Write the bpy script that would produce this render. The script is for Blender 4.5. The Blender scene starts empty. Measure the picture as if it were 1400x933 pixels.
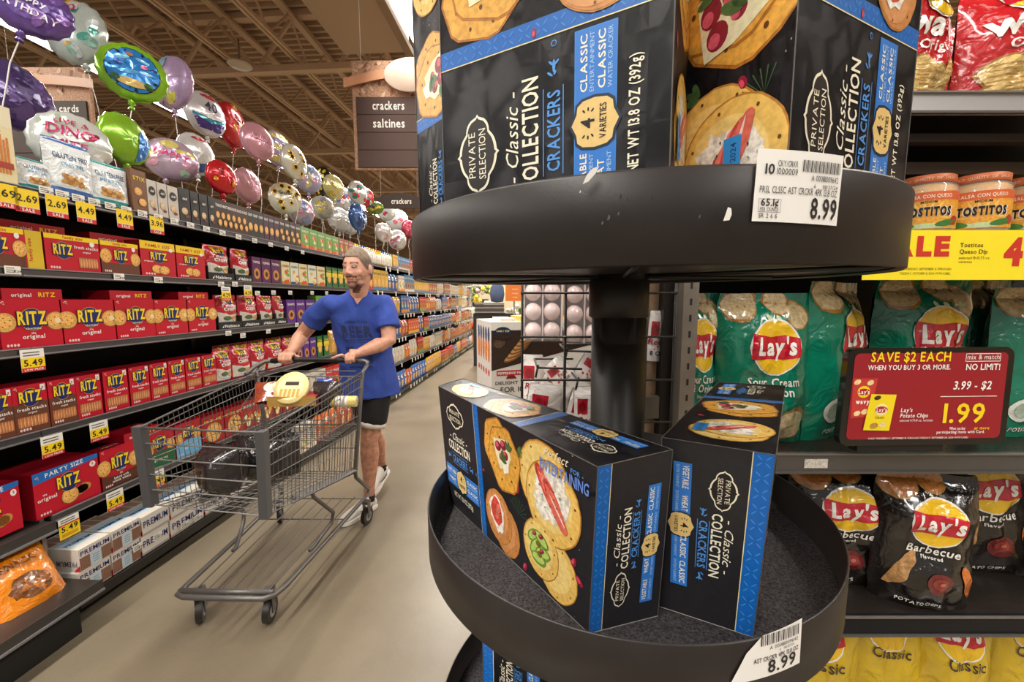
import bpy, bmesh, math, random
from math import sin, cos, pi, radians, sqrt, atan2
from mathutils import Vector, Matrix, noise
from mathutils.bvhtree import BVHTree
random.seed(7)
R = random.Random(11)
SC = bpy.context.scene
COL = SC.collection

# ---------------------------------------------------------------- camera, world, lights, exposure
FPX, EYE = 548.0, 1.42
PIT = math.atan(56.5 / FPX)
YAW = radians(4.0)                      # the aisle runs 4 degrees right of the camera's heading
cd = bpy.data.cameras.new('camera'); cam = bpy.data.objects.new('camera', cd); COL.objects.link(cam)
cam.location = (0, 0, EYE); cam.rotation_euler = (pi / 2 - PIT, 0, 0)
cd.sensor_width = 36; cd.lens = FPX / 1400 * 36; cd.clip_start = 0.01; cd.clip_end = 200
SC.camera = cam
SC.view_settings.view_transform = 'Standard'; SC.view_settings.look = 'None'
SC.view_settings.gamma = 1; SC.view_settings.use_curve_mapping = False
SC.view_settings.exposure = 0.13
wd = bpy.data.worlds.new('world'); SC.world = wd; wd.use_nodes = True
wd.node_tree.nodes['Background'].inputs[0].default_value = (1.0, 0.95, 0.88, 1)
wd.node_tree.nodes['Background'].inputs[1].default_value = 0.34

def A(x, s, z=0.0):                      # aisle frame (lateral, along, up) to world
    return Vector((cos(YAW) * x + sin(YAW) * s, -sin(YAW) * x + cos(YAW) * s, z))
AROT = -YAW

def lamp_strip(x, s0, s1, z, power, w=0.32):
    l = bpy.data.lights.new('strip_light', 'AREA'); l.shape = 'RECTANGLE'
    l.size = w; l.size_y = s1 - s0; l.energy = power; l.color = (1.0, 0.95, 0.87)
    o = bpy.data.objects.new('strip_light', l); COL.objects.link(o)
    o.location = A(x, (s0 + s1) / 2, z); o.rotation_euler = (0, 0, AROT)
    return o
LIGHT_ROWS = [(-7.1, 5.1), (-1.7, 5.1), (3.7, 5.1)]
for x, z in LIGHT_ROWS:
    lamp_strip(x, -6, 30, z - 0.02, 1500 if x != -1.7 else 1900, .28)

# ---------------------------------------------------------------- helpers
def lin(v): return v / 12.92 if v <= 0.04045 else ((v + 0.055) / 1.055) ** 2.4
def c(h, g=0.0):
    h = h.lstrip('#'); h = h if len(h) == 6 else ''.join(q + q for q in h)
    return (lin(int(h[0:2], 16) / 255), lin(int(h[2:4], 16) / 255), lin(int(h[4:6], 16) / 255), g)

def ray(px, py):
    u = (px - 700) / FPX; v = -(py - 466.5) / FPX
    return Vector((u, cos(PIT) + v * sin(PIT), -sin(PIT) + v * cos(PIT)))
def PD(px, py, Y):                       # the world point seen at a pixel, at depth Y
    d = ray(px, py); k = Y / d.y; return Vector((d.x * k, Y, EYE + d.z * k))
def LX(px, py, X):                       # meets the aisle-frame plane x = -X: returns (s, z)
    d = ray(px, py); dx = cos(YAW) * d.x - sin(YAW) * d.y; ds = sin(YAW) * d.x + cos(YAW) * d.y
    k = -X / dx; return ds * k, EYE + d.z * k

def mat(name, base=(.5, .5, .5, 1), rough=.5, metal=0.0, spec=.5, vc=False, grain=0, gscale=200, bump=0, bscale=40, bdist=.002, coat=0, alpha=1, trans=0, emit=0):
    m = bpy.data.materials.new(name); m.use_nodes = True; nt = m.node_tree; N = nt.nodes; Lk = nt.links
    b = N['Principled BSDF']
    b.inputs['Base Color'].default_value = (*base[:3], 1); b.inputs['Roughness'].default_value = rough
    b.inputs['Metallic'].default_value = metal; b.inputs['Specular IOR Level'].default_value = spec
    b.inputs['Coat Weight'].default_value = coat; b.inputs['Coat Roughness'].default_value = .1
    b.inputs['Alpha'].default_value = alpha; b.inputs['Transmission Weight'].default_value = trans
    if emit:
        b.inputs['Emission Color'].default_value = (*base[:3], 1); b.inputs['Emission Strength'].default_value = emit
    tc = N.new('ShaderNodeTexCoord')
    src = None
    if vc:
        at = N.new('ShaderNodeAttribute'); at.attribute_name = 'Col'; src = at.outputs['Color']
    if vc or grain:
        nz = N.new('ShaderNodeTexNoise'); nz.inputs['Scale'].default_value = gscale; nz.inputs['Detail'].default_value = 4
        Lk.new(tc.outputs['Object'], nz.inputs['Vector'])
        mr = N.new('ShaderNodeMapRange'); mr.inputs['From Min'].default_value = .3; mr.inputs['From Max'].default_value = .7
        mr.inputs['To Min'].default_value = -1; mr.inputs['To Max'].default_value = 1
        Lk.new(nz.outputs['Fac'], mr.inputs['Value'])
        mu = N.new('ShaderNodeMath'); mu.operation = 'MULTIPLY'; Lk.new(mr.outputs[0], mu.inputs[0])
        if vc: Lk.new(at.outputs['Alpha'], mu.inputs[1])
        else: mu.inputs[1].default_value = grain
        ad = N.new('ShaderNodeMath'); ad.operation = 'ADD'; ad.inputs[1].default_value = 1; Lk.new(mu.outputs[0], ad.inputs[0])
        mx = N.new('ShaderNodeVectorMath'); mx.operation = 'SCALE'
        if src: Lk.new(src, mx.inputs[0])
        else: mx.inputs[0].default_value = base[:3]
        Lk.new(ad.outputs[0], mx.inputs['Scale']); Lk.new(mx.outputs[0], b.inputs['Base Color'])
    if bump:
        n2 = N.new('ShaderNodeTexNoise'); n2.inputs['Scale'].default_value = bscale; n2.inputs['Detail'].default_value = 3
        n2.inputs['Distortion'].default_value = 1.2
        Lk.new(tc.outputs['Object'], n2.inputs['Vector'])
        bp = N.new('ShaderNodeBump'); bp.inputs['Strength'].default_value = bump; bp.inputs['Distance'].default_value = bdist
        Lk.new(n2.outputs['Fac'], bp.inputs['Height']); Lk.new(bp.outputs['Normal'], b.inputs['Normal'])
    return m
M = dict(
    carton=mat('printed_carton', vc=True, rough=.4, gscale=220, spec=.45),
    matte=mat('painted_matte', vc=True, rough=.7, gscale=60),
    foil=mat('glossy_bag_film', vc=True, rough=.2, gscale=150, bump=.9, bscale=24, bdist=.010, coat=.9),
    balloon=mat('balloon_foil', vc=True, rough=.22, metal=.35, gscale=60, bump=.25, bscale=18, bdist=.006, coat=.5),
    plastic=mat('satin_plastic', vc=True, rough=.4, gscale=80),
    gloss=mat('glossy_plastic', vc=True, rough=.12, gscale=80, coat=.5),
    steel=mat('shelf_metal', vc=True, rough=.34, metal=.6, gscale=30),
    chrome=mat('cart_wire_metal', c('#6a6764'), rough=.42, metal=.5),
    black=mat('black_rim_plastic', c('#262120'), rough=.42, spec=.38, grain=.12, gscale=40, bump=.15, bscale=600, bdist=.0004),
    liner=mat('textured_black_liner', c('#343133'), rough=.75, spec=.3, grain=1.0, gscale=520, bump=1.0, bscale=420, bdist=.0014),
    post=mat('black_painted_post', c('#211d1a'), rough=.42, spec=.5),
    skin=mat('skin', vc=True, rough=.5, gscale=35),
    cloth=mat('cotton_cloth', vc=True, rough=.85, gscale=120, bump=.3, bscale=30, bdist=.006),
    clear=mat('clear_plastic', (1, .93, .93, 1), rough=.06, alpha=.12, coat=.5),
    glass=mat('jar_glass', (1, .95, .85, 1), rough=.05, alpha=.25, coat=1),
    leaf=mat('leaf', vc=True, rough=.5, gscale=30),
)

# glyph outlines as triangles, laid out by hand
GL = {}
def make_glyphs():
    chars = "ABCDEFGHIJKLMNOPQRSTUVWXYZabcdefghijklmnopqrstuvwxyz0123456789.,'&$!-/()"
    chars += chr(162)
    dg = None
    objs = []
    for st, off in (('r', 0.0), ('b', .018), ('m', .034), ('f', .06)):
        for ch in chars:
            cu = bpy.data.curves.new('g', 'FONT'); cu.body = ch; cu.resolution_u = 2; cu.offset = off; cu.fill_mode = 'FRONT'
            o = bpy.data.objects.new('g', cu); COL.objects.link(o); objs.append((st, ch, o))
    bpy.context.view_layer.update()
    dg = bpy.context.evaluated_depsgraph_get()
    for st, ch, o in objs:
        ev = o.evaluated_get(dg); me = ev.to_mesh(); me.calc_loop_triangles()
        vs = [(v.co.x, v.co.y) for v in me.vertices]; ts = [tuple(t.vertices) for t in me.loop_triangles]
        x0 = min(v[0] for v in vs); x1 = max(v[0] for v in vs)
        GL[st, ch] = ([(x - x0, y) for x, y in vs], ts, x1 - x0)
        ev.to_mesh_clear()
    for st, ch, o in objs:
        cu = o.data; bpy.data.objects.remove(o); bpy.data.curves.remove(cu)
make_glyphs()

class MB:
    def __init__(self):
        self.v = []; self.f = []; self.col = []; self.mi = []; self.sm = []; self.mats = []
        self.fn = None; self.eps = .0002; self.seg = 0; self.m = 0
    def use(self, m):
        m = M[m] if isinstance(m, str) else m
        if m not in self.mats: self.mats.append(m)
        self.m = self.mats.index(m); return self
    def face(self, pts, col, smooth=False):
        n = len(self.v); self.v += [tuple(p) for p in pts]; self.f.append(tuple(range(n, n + len(pts))))
        self.col.append(col); self.mi.append(self.m); self.sm.append(smooth)
    def mesh(self, vs, fs, col, smooth=False, cols=None):
        n = len(self.v); self.v += [tuple(p) for p in vs]
        for i, f in enumerate(fs):
            self.f.append(tuple(n + k for k in f)); self.col.append(cols[i] if cols else col); self.mi.append(self.m); self.sm.append(smooth)
    def box(self, x0, x1, y0, y1, z0, z1, col, T=None):
        p = [Vector((x, y, z)) for z in (z0, z1) for y in (y0, y1) for x in (x0, x1)]
        if T: p = [T @ q for q in p]
        self.mesh(p, [(0, 2, 3, 1), (4, 5, 7, 6), (0, 1, 5, 4), (2, 6, 7, 3), (0, 4, 6, 2), (1, 3, 7, 5)], col)
    def tube(self, pts, r, col, n=6, close=False, caps=True):
        pts = [Vector(p) for p in pts]; rs = r if isinstance(r, (list, tuple)) else [r] * len(pts)
        vs = []; N = len(pts); up0 = None
        for i, p in enumerate(pts):
            if close: d = pts[(i + 1) % N] - pts[i - 1]
            else: d = pts[min(i + 1, N - 1)] - pts[max(i - 1, 0)]
            d.normalize()
            if up0 is None:
                up0 = Vector((0, 0, 1)) if abs(d.z) < .9 else Vector((1, 0, 0))
            a = d.cross(up0)
            if a.length < 1e-4: a = d.orthogonal()
            a.normalize(); b = a.cross(d).normalized(); up0 = b
            for k in range(n):
                t = 2 * pi * k / n; vs.append(p + (a * cos(t) + b * sin(t)) * rs[i])
        fs = []
        for i in range(N if close else N - 1):
            j = (i + 1) % N
            for k in range(n):
                l = (k + 1) % n; fs.append((i * n + k, i * n + l, j * n + l, j * n + k))
        if not close and caps: fs += [tuple(reversed(range(n))), tuple(range((N - 1) * n, N * n))]
        self.mesh(vs, fs, col, smooth=n > 4)
    def lathe(self, prof, n, col, center=(0, 0, 0), cols=None, smooth=True, sx=1, sy=1):
        cx, cy, cz = center; vs = []; fs = []; cc = []
        for r, z in prof:
            for k in range(n):
                t = 2 * pi * k / n; vs.append((cx + r * cos(t) * sx, cy + r * sin(t) * sy, cz + z))
        for i in range(len(prof) - 1):
            for k in range(n):
                l = (k + 1) % n; fs.append((i * n + k, i * n + l, (i + 1) * n + l, (i + 1) * n + k)); cc.append(cols[i] if cols else col)
        self.mesh(vs, fs, col, smooth, cc)
    def grid(self, fn, us, vs_, col, smooth=True, colfn=None, flip=False):
        pts = [fn(u, v) for v in vs_ for u in us]; n = len(us); fs = []; cc = []
        for j in range(len(vs_) - 1):
            for i in range(n - 1):
                q = (j * n + i, j * n + i + 1, (j + 1) * n + i + 1, (j + 1) * n + i)
                fs.append(q[::-1] if flip else q)
                if colfn: cc.append(colfn((us[i] + us[i + 1]) / 2, (vs_[j] + vs_[j + 1]) / 2))
        self.mesh(pts, fs, col, smooth, cc if colfn else None)
    # ---- flat print: shapes given in (u, v), mapped by self.fn(u, v, height)
    def tri(self, a, b, d, col, h, depth=0):
        if self.seg:
            e = [((a[0] - b[0]) ** 2 + (a[1] - b[1]) ** 2, 0), ((b[0] - d[0]) ** 2 + (b[1] - d[1]) ** 2, 1), ((d[0] - a[0]) ** 2 + (d[1] - a[1]) ** 2, 2)]
            m = max(e)
            if m[0] > self.seg ** 2 and depth < 9:
                P = (a, b, d); i = m[1]; p, q, r = P[i], P[(i + 1) % 3], P[(i + 2) % 3]
                mid = ((p[0] + q[0]) / 2, (p[1] + q[1]) / 2)
                self.tri(p, mid, r, col, h, depth + 1); self.tri(mid, q, r, col, h, depth + 1); return
        pts = [self.fn(a[0], a[1], h), self.fn(b[0], b[1], h), self.fn(d[0], d[1], h)]
        if None in pts: return
        self.face(pts, col, False)
    def pg(self, pts, col, ly=1):
        h = ly * self.eps
        if self.seg:
            cx = sum(p[0] for p in pts) / len(pts); cy = sum(p[1] for p in pts) / len(pts)
            for i in range(len(pts)): self.tri((cx, cy), pts[i], pts[(i + 1) % len(pts)], col, h)
        else:
            self.face([self.fn(u, v, h) for u, v in pts], col)
    def rect(self, u0, v0, u1, v1, col, ly=1): self.pg([(u0, v0), (u1, v0), (u1, v1), (u0, v1)], col, ly)
    def ell(self, cu, cv, ru, rv, col, ly=1, rot=0, n=20, wob=0):
        rr = random.Random(int(abs(cu * 9999 + cv * 777 + ru * 55)))
        P = []
        for k in range(n):
            t = 2 * pi * k / n; w = 1 + (rr.random() - .5) * wob
            x = ru * cos(t) * w; y = rv * sin(t) * w; P.append((cu + x * cos(rot) - y * sin(rot), cv + x * sin(rot) + y * cos(rot)))
        self.pg(P, col, ly)
    def text(self, s, u, v, hgt, col, ly=2, st='b', al='c', rot=0, xs=1.0, sh=0, sp=.09, width=None):
        # height of capitals is about .7 em
        k = hgt / .7; x = 0; items = []
        for ch in s:
            if ch == ' ': x += .32; continue
            g = GL.get((st, ch))
            if not g: continue
            items.append((g, x)); x += g[2] + sp
        tot = max(x - sp, .01)
        if width: xs = width / (tot * k)
        ox = {'c': -tot / 2, 'l': 0, 'r': -tot}[al]
        h = ly * self.eps
        for (vs, ts, w), x0 in items:
            P = []
            for a, b in vs:
                X = (a + x0 + ox + b * sh) * k * xs; Y = b * k
                P.append((u + X * cos(rot) - Y * sin(rot), v + X * sin(rot) + Y * cos(rot)))
            if self.seg:
                for t in ts: self.tri(P[t[0]], P[t[1]], P[t[2]], col, h)
            else:
                self.mesh([self.fn(a, b, h) for a, b in P], ts, col)
    def data(self, name):
        me = bpy.data.meshes.new(name); me.from_pydata(self.v, [], self.f)
        for m in self.mats: me.materials.append(m)
        me.polygons.foreach_set('material_index', self.mi); me.polygons.foreach_set('use_smooth', self.sm)
        at = me.color_attributes.new('Col', 'FLOAT_COLOR', 'CORNER'); buf = []
        for f, cl in zip(self.f, self.col): buf += list(cl) * len(f)
        at.data.foreach_set('color', buf); me.update(); return me
    def obj(self, name, parent=None, loc=(0, 0, 0), rz=0, mw=None):
        o = bpy.data.objects.new(name, self.data(name)); COL.objects.link(o)
        if parent: o.parent = parent
        if mw is not None: o.matrix_world = mw
        else: o.location = loc; o.rotation_euler = (0, 0, rz)
        return o
def nb(m='carton'): return MB().use(m)

def tag(o, label, cat, group=None):
    o['label'] = label; o['category'] = cat
    if group: o['group'] = group
    return o
def struct(o): o['kind'] = 'structure'; return o
def stuff(o): o['kind'] = 'stuff'; return o
def empty(name, loc=(0, 0, 0), rz=0, mw=None):
    o = bpy.data.objects.new(name, None); COL.objects.link(o); o.empty_display_size = .05
    if mw is not None: o.matrix_world = mw
    else: o.location = loc; o.rotation_euler = (0, 0, rz)
    return o
def put(me, name, loc, rz, label, cat, group=None, parts=()):
    """link a thing that shares mesh data, with its parts (name, mesh)"""
    o = bpy.data.objects.new(name, me); COL.objects.link(o); o.location = loc; o.rotation_euler = (0, 0, rz)
    for pn, pm in parts:
        p = bpy.data.objects.new(pn, pm); COL.objects.link(p); p.parent = o
    return tag(o, label, cat, group)
def ordn(i):
    base = ['first', 'second', 'third', 'fourth', 'fifth', 'sixth', 'seventh', 'eighth', 'ninth', 'tenth', 'eleventh', 'twelfth', 'thirteenth', 'fourteenth', 'fifteenth', 'sixteenth', 'seventeenth', 'eighteenth', 'nineteenth']
    if i < 19: return base[i]
    t, u = divmod(i + 1, 10); tn = {2: 'twent', 3: 'thirt', 4: 'fort', 5: 'fift', 6: 'sixt', 7: 'sevent', 8: 'eight'}[t]
    return tn + 'ieth' if u == 0 else tn + 'y-' + base[u - 1]
ORD = ['first', 'second', 'third', 'fourth', 'fifth', 'sixth', 'seventh', 'eighth', 'ninth', 'tenth', 'eleventh', 'twelfth', 'thirteenth', 'fourteenth', 'fifteenth', 'sixteenth', 'seventeenth', 'eighteenth', 'nineteenth', 'twentieth']
def plane(P00, P10, P11, P01, w, h):     # bilinear map of (0..w, 0..h) onto four corners, lifted along the normal
    P00, P10, P11, P01 = map(Vector, (P00, P10, P11, P01))
    n = (P10 - P00).cross(P01 - P00).normalized()
    def fn(u, v, k):
        a = u / w; b = v / h
        return P00 * (1 - a) * (1 - b) + P10 * a * (1 - b) + P11 * a * b + P01 * (1 - a) * b + n * k
    return fn
def clampfn(f, w, h):
    return lambda u, v, k: f(min(max(u, 0), w), min(max(v, 0), h), k)
# ================================================================ the setting
def rotz(v, a): return Vector((v[0] * cos(a) - v[1] * sin(a), v[0] * sin(a) + v[1] * cos(a), v[2]))
fm = mat('polished_concrete', c('#857a69'), rough=.3, spec=.5)
nt = fm.node_tree; N = nt.nodes; b = N['Principled BSDF']; tc = N.new('ShaderNodeTexCoord')
n1 = N.new('ShaderNodeTexNoise'); n1.inputs['Scale'].default_value = 1.6; n1.inputs['Detail'].default_value = 7; n1.inputs['Roughness'].default_value = .62
n2 = N.new('ShaderNodeTexNoise'); n2.inputs['Scale'].default_value = 140; n2.inputs['Detail'].default_value = 5
cr = N.new('ShaderNodeValToRGB'); cr.color_ramp.elements[0].position = .3; cr.color_ramp.elements[0].color = c('#6f6453'); cr.color_ramp.elements[1].position = .7; cr.color_ramp.elements[1].color = c('#877b67')
mx = N.new('ShaderNodeMixRGB'); mx.blend_type = 'MULTIPLY'; mx.inputs[0].default_value = .14
c2 = N.new('ShaderNodeValToRGB'); c2.color_ramp.elements[0].position = .35; c2.color_ramp.elements[0].color = (.5, .48, .45, 1); c2.color_ramp.elements[1].position = .6; c2.color_ramp.elements[1].color = (1, 1, 1, 1)
for n in (n1, n2): nt.links.new(tc.outputs['Object'], n.inputs['Vector'])
nt.links.new(n1.outputs['Fac'], cr.inputs[0]); nt.links.new(n2.outputs['Fac'], c2.inputs[0])
nt.links.new(cr.outputs[0], mx.inputs[1]); nt.links.new(c2.outputs[0], mx.inputs[2]); nt.links.new(mx.outputs[0], b.inputs['Base Color'])
mr = N.new('ShaderNodeMapRange'); mr.inputs['To Min'].default_value = .22; mr.inputs['To Max'].default_value = .42
nt.links.new(n1.outputs['Fac'], mr.inputs['Value']); nt.links.new(mr.outputs[0], b.inputs['Roughness'])
m = nb(fm); m.face([A(-24, -8), A(14, -8), A(14, 34), A(-24, 34)], c('#857a69')); struct(m.obj('floor'))

BR = c('#a88c70', .08); BR2 = c('#b89a7c', .05)
m = nb('matte'); P = .16; s = -8.0
while s < 34:
    for (a, za), (b_, zb) in (((0, 0), (.05, 0)), ((.05, 0), (.07, .045)), ((.07, .045), (.14, .045)), ((.14, .045), (.16, 0))):
        m.face([A(-24, s + a, 6.15 + za * 1.6), A(-24, s + b_, 6.15 + zb * 1.6), A(14, s + b_, 6.15 + zb * 1.6), A(14, s + a, 6.15 + za * 1.6)], BR)
    s += P
struct(m.obj('ceiling'))
# joists along the aisle
def bar(m, p, q, w, h, col):
    p = Vector(p); q = Vector(q); d = (q - p).normalized(); a = d.cross(Vector((0, 0, 1)))
    if a.length < 1e-3: a = Vector((1, 0, 0))
    a.normalize(); u = a.cross(d)
    vs = [o + a * i * w / 2 + u * j * h / 2 for o in (p, q) for i, j in ((-1, -1), (1, -1), (1, 1), (-1, 1))]
    m.mesh(vs, [(0, 1, 2, 3), (7, 6, 5, 4), (0, 4, 5, 1), (1, 5, 6, 2), (2, 6, 7, 3), (3, 7, 4, 0)], col)
S0, S1 = 1.0, 30.0
m = nb('matte')
for dx in (-.035, .035): bar(m, (dx, S0, 0), (dx, S1, 0), .045, .05, BR2)
chordL = m.data('bottom_chord')
m = nb('matte'); bar(m, (0, S0, .62), (0, S1, .62), .12, .05, BR2); chordU = m.data('top_chord')
m = nb('matte'); bar(m, (0, 0, 0), (0, .55, .62), .028, .028, BR2); webA = m.data('web')
m = nb('matte'); bar(m, (0, 0, .62), (0, .55, 0), .028, .028, BR2); webB = m.data('web')
webrest = nb('matte')
s = 12.0
while s < S1 - .6:
    bar(webrest, (0, s, 0), (0, s + .55, .62), .028, .028, BR2); bar(webrest, (0, s + .55, .62), (0, s + 1.1, 0), .028, .028, BR2); s += 1.1
webrestD = webrest.data('web')
def kid(name, me, par, loc=(0, 0, 0), st=False):
    o = bpy.data.objects.new(name, me); COL.objects.link(o); o.parent = par; o.location = loc
    if st: o['kind'] = 'stuff'
    return o
for x in (-12.2, -10.8, -9.4, -8.1, -6.3, -5.2, -4.1, -2.95, -.75, .6, 2.0):
    j = empty('ceiling_joist', A(x, 0, 5.42), AROT); struct(j)
    kid('bottom_chord', chordL, j); kid('top_chord', chordU, j); kid('web', webrestD, j, st=True)
    s = S0 + 3
    while s < 12.0 - .5:
        kid('web', webA, j, (0, s, 0)); kid('web', webB, j, (0, s + .55, 0)); s += 1.1
# cross girders
m = nb('matte'); bar(m, (-16, 0, 0), (6, 0, 0), .12, .1, BR2); gl = m.data('bottom_chord')
m = nb('matte'); bar(m, (-16, 0, .85), (6, 0, .85), .12, .1, BR2); gu = m.data('top_chord')
m = nb('matte'); x = -16.0
while x < 5:
    bar(m, (x, 0, 0), (x + .7, 0, .85), .05, .05, BR2); bar(m, (x + .7, 0, .85), (x + 1.4, 0, 0), .05, .05, BR2); x += 1.4
gw = m.data('web')
for s in (6.9, 10.6, 14.4, 18.5, 23, 28):
    j = empty('ceiling_girder', A(0, s, 5.28), AROT); struct(j); kid('bottom_chord', gl, j); kid('top_chord', gu, j); kid('web', gw, j, st=True)
# boxed duct with a seam
m = nb('matte'); DC = c('#a68c70', .03); T = Matrix.Translation(A(0, 0, 0)) @ Matrix.Rotation(AROT, 4, 'Z')
m.box(-2.58, -1.72, .6, 5.45, 4.62, 5.35, DC, T); j = struct(m.obj('air_duct'))
m = nb('matte')
for s in (4.15,): m.box(-2.05, -1.68, s, s + .04, 4.595, 5.38, c('#8a7258'), T)
m.box(-1.76, -1.66, .6, 5.45, 4.57, 4.64, c('#8a7258'), T); kid('duct_flange', m.data('duct_flange'), j)
# strip-light housings
lm = mat('lamp_diffuser', (1, .96, .9, 1), rough=.4, emit=9)
for x, z in LIGHT_ROWS:
    t = empty('strip_light_fixture', A(x, 0, z), AROT)
    tag(t, {-7.1: 'long white fluorescent strip light above the balloons', -1.7: 'long fluorescent strip light beside the air duct', 3.7: 'long fluorescent strip light above the chip shelves'}[x], 'ceiling light')
    m = nb('matte'); m.box(-.15, .15, -6, 30, .0, .1, c('#e8e0d2')); m.obj('housing', t)
    m = nb(lm); m.box(-.14, .14, -6, 30, -.012, .0, (1, 1, 1, 0)); m.obj('diffuser', t)
# small round lamp cover hung from a joist
t = empty('round_lamp', A(-6.3 + .0, 5.0, 5.0), AROT)
p = PD(328, 89, 6.6); t.location = p
tag(t, 'small round white lens disc hanging below the roof joists', 'ceiling lamp')
m = nb('plastic'); m.lathe([(.0, -.03), (.14, -.025), (.17, 0), (.14, .03), (0, .04)], 20, c('#b7a58e')); m.obj('lens', t)
m = nb('matte'); m.tube([(0, 0, .03), (0, 0, 5.40 - p.z)], .012, c('#7a654f')); m.obj('stem', t)
# far walls
m = nb('matte'); m.face([A(-24, 34, 0), A(14, 34, 0), A(14, 34, 6.2), A(-24, 34, 6.2)][::-1], c('#b59a78', .1)); struct(m.obj('wall_back'))
m = nb('matte'); m.face([A(-24, -8, 0), A(-24, 34, 0), A(-24, 34, 6.2), A(-24, -8, 6.2)][::-1], c('#9a8264', .1)); struct(m.obj('wall_left'))
m = nb('matte'); m.box(9, 9.2, -8, 34, 0, 6.2, c('#a58a6a', .1), T); struct(m.obj('wall_right'))

# ================================================================ left shelving run
XF = 2.10                                # lateral distance of the shelf fronts
LV = [1.875, 1.545, 1.22, .87, .49]
GX = lambda x, s, z: A(-x, s, z)
def s_at(px, z, X=XF + .01):
    lo, hi = .3, 40.0
    for _ in range(50):
        md = (lo + hi) / 2; P = A(-X, md, z); zc = P.y * cos(PIT) - (z - EYE) * sin(PIT)
        if 700 + FPX * P.x / max(zc, .01) < px and zc > .01: lo = md
        elif zc <= .01: lo = md
        else: hi = md
    return lo
SEC = 1.22; SB = s_at(18, .4) ; print('near end of run', SB, 'front px0', s_at(0, 1.2))
SBEG = 1.50 - SEC
DK = c('#2c2a29'); LIPC = c('#5e5c5e'); RAIL = c('#9a999d'); BK = c('#171514')
gond = empty('shelving_run', A(-XF, SBEG, 0), AROT + pi / 2)     # local x runs along the aisle, local y goes into the shelf
tag(gond, 'long black store shelving run along the left side of the aisle', 'shelving')
def gpart(m, name, loc=(0, 0, 0), par=None):
    o = m.obj(name, par or gond); o.location = loc; return o
NS = 10
m = nb('matte'); m.box(0, SEC * NS, .46, .5, 0, 2.12, BK); gpart(m, 'back_panel')
m = nb('steel'); m.box(0, SEC - .004, 0, .46, -.028, 0, DK); m.box(0, SEC - .004, -.006, 0, -.034, .004, LIPC); m.box(0, SEC - .004, -.012, -.006, -.03, -.024, RAIL); m.box(0, SEC - .004, -.012, -.006, .0, .004, RAIL)
shelfD = m.data('shelf')
m = nb('steel'); m.box(0, .03, .42, .46, 0, 2.1, c('#3b3836')); upD = m.data('upright')
m = nb('steel'); m.box(0, SEC - .004, -.08, .46, .085, .1, DK); m.box(0, SEC - .004, -.09, -.08, .06, .105, c('#3d3a39')); deckD = m.data('deck')
m = nb('matte'); m.box(0, SEC - .004, -.02, .0, 0, .06, BK); kickD = m.data('kick_plate')
for i in range(NS):
    kid('upright', upD, gond, (SEC * i, 0, 0)); 
    if i: kid('deck', deckD, gond, (SEC * i, 0, 0)); kid('kick_plate', kickD, gond, (SEC * i, 0, 0))
    for z in LV:
        if i == 0 and z < .6: continue
        kid('shelf', shelfD, gond, (SEC * i, 0, z))
# deeper low shelves of the nearest bay, in front of the run
nb_ = empty('low_shelf_bay', A(-1.90, .25, 0), AROT + pi / 2)
tag(nb_, 'low black shelf bay holding orange snack bags at the lower left', 'shelving')
for z, y0, x1 in ((.475, .17, 1.235), (.205, -.0, 1.25)):
    m = nb('steel'); m.box(0, x1, y0, .62, z - .03, z, c('#4a4542')); m.box(0, x1 + .003, y0 - .008, y0, z - .045, z + .004, c('#54514f')); m.box(0, x1 + .003, y0 - .014, y0 - .008, z - .045, z - .036, RAIL)
    m.obj('shelf', nb_)
m = nb('steel'); m.box(1.225, 1.24, .22, .62, 0, .56, c('#8a8077')); m.obj('side_panel', nb_)
m = nb('matte'); m.box(0, 1.2, .05, .07, 0, .16, BK); m.obj('kick_plate', nb_)

# ---------------------------------------------------------------- printed cartons (front at y=0 facing -y, base centre at the origin)
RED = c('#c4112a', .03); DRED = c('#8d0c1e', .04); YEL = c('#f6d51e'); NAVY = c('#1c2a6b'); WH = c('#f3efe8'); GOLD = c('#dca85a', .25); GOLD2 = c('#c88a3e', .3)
BRN = c('#6b3a24', .1); BLU = c('#1f6fc0'); GRN = c('#23653a')
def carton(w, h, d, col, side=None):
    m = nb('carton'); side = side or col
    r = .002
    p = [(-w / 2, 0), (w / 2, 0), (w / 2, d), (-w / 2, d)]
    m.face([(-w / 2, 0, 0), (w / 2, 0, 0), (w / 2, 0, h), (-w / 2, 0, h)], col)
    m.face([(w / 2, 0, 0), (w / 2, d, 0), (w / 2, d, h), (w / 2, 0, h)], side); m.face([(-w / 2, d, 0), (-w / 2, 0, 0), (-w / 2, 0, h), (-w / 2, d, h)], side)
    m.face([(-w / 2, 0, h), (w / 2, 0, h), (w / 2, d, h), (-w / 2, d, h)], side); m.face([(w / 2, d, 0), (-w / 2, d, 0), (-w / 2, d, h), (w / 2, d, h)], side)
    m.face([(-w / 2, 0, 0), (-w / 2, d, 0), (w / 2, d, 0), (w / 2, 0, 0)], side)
    m.fn = lambda u, v, k: Vector((u, -k, v)); m.eps = .0005
    return m
def topfn(m, h): m.fn = lambda u, v, k: Vector((u, v, h + k))
def endfn(m, w, sg=-1): m.fn = (lambda u, v, k: Vector((-w / 2 - k, -u, v))) if sg < 0 else (lambda u, v, k: Vector((w / 2 + k, u, v)))
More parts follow.
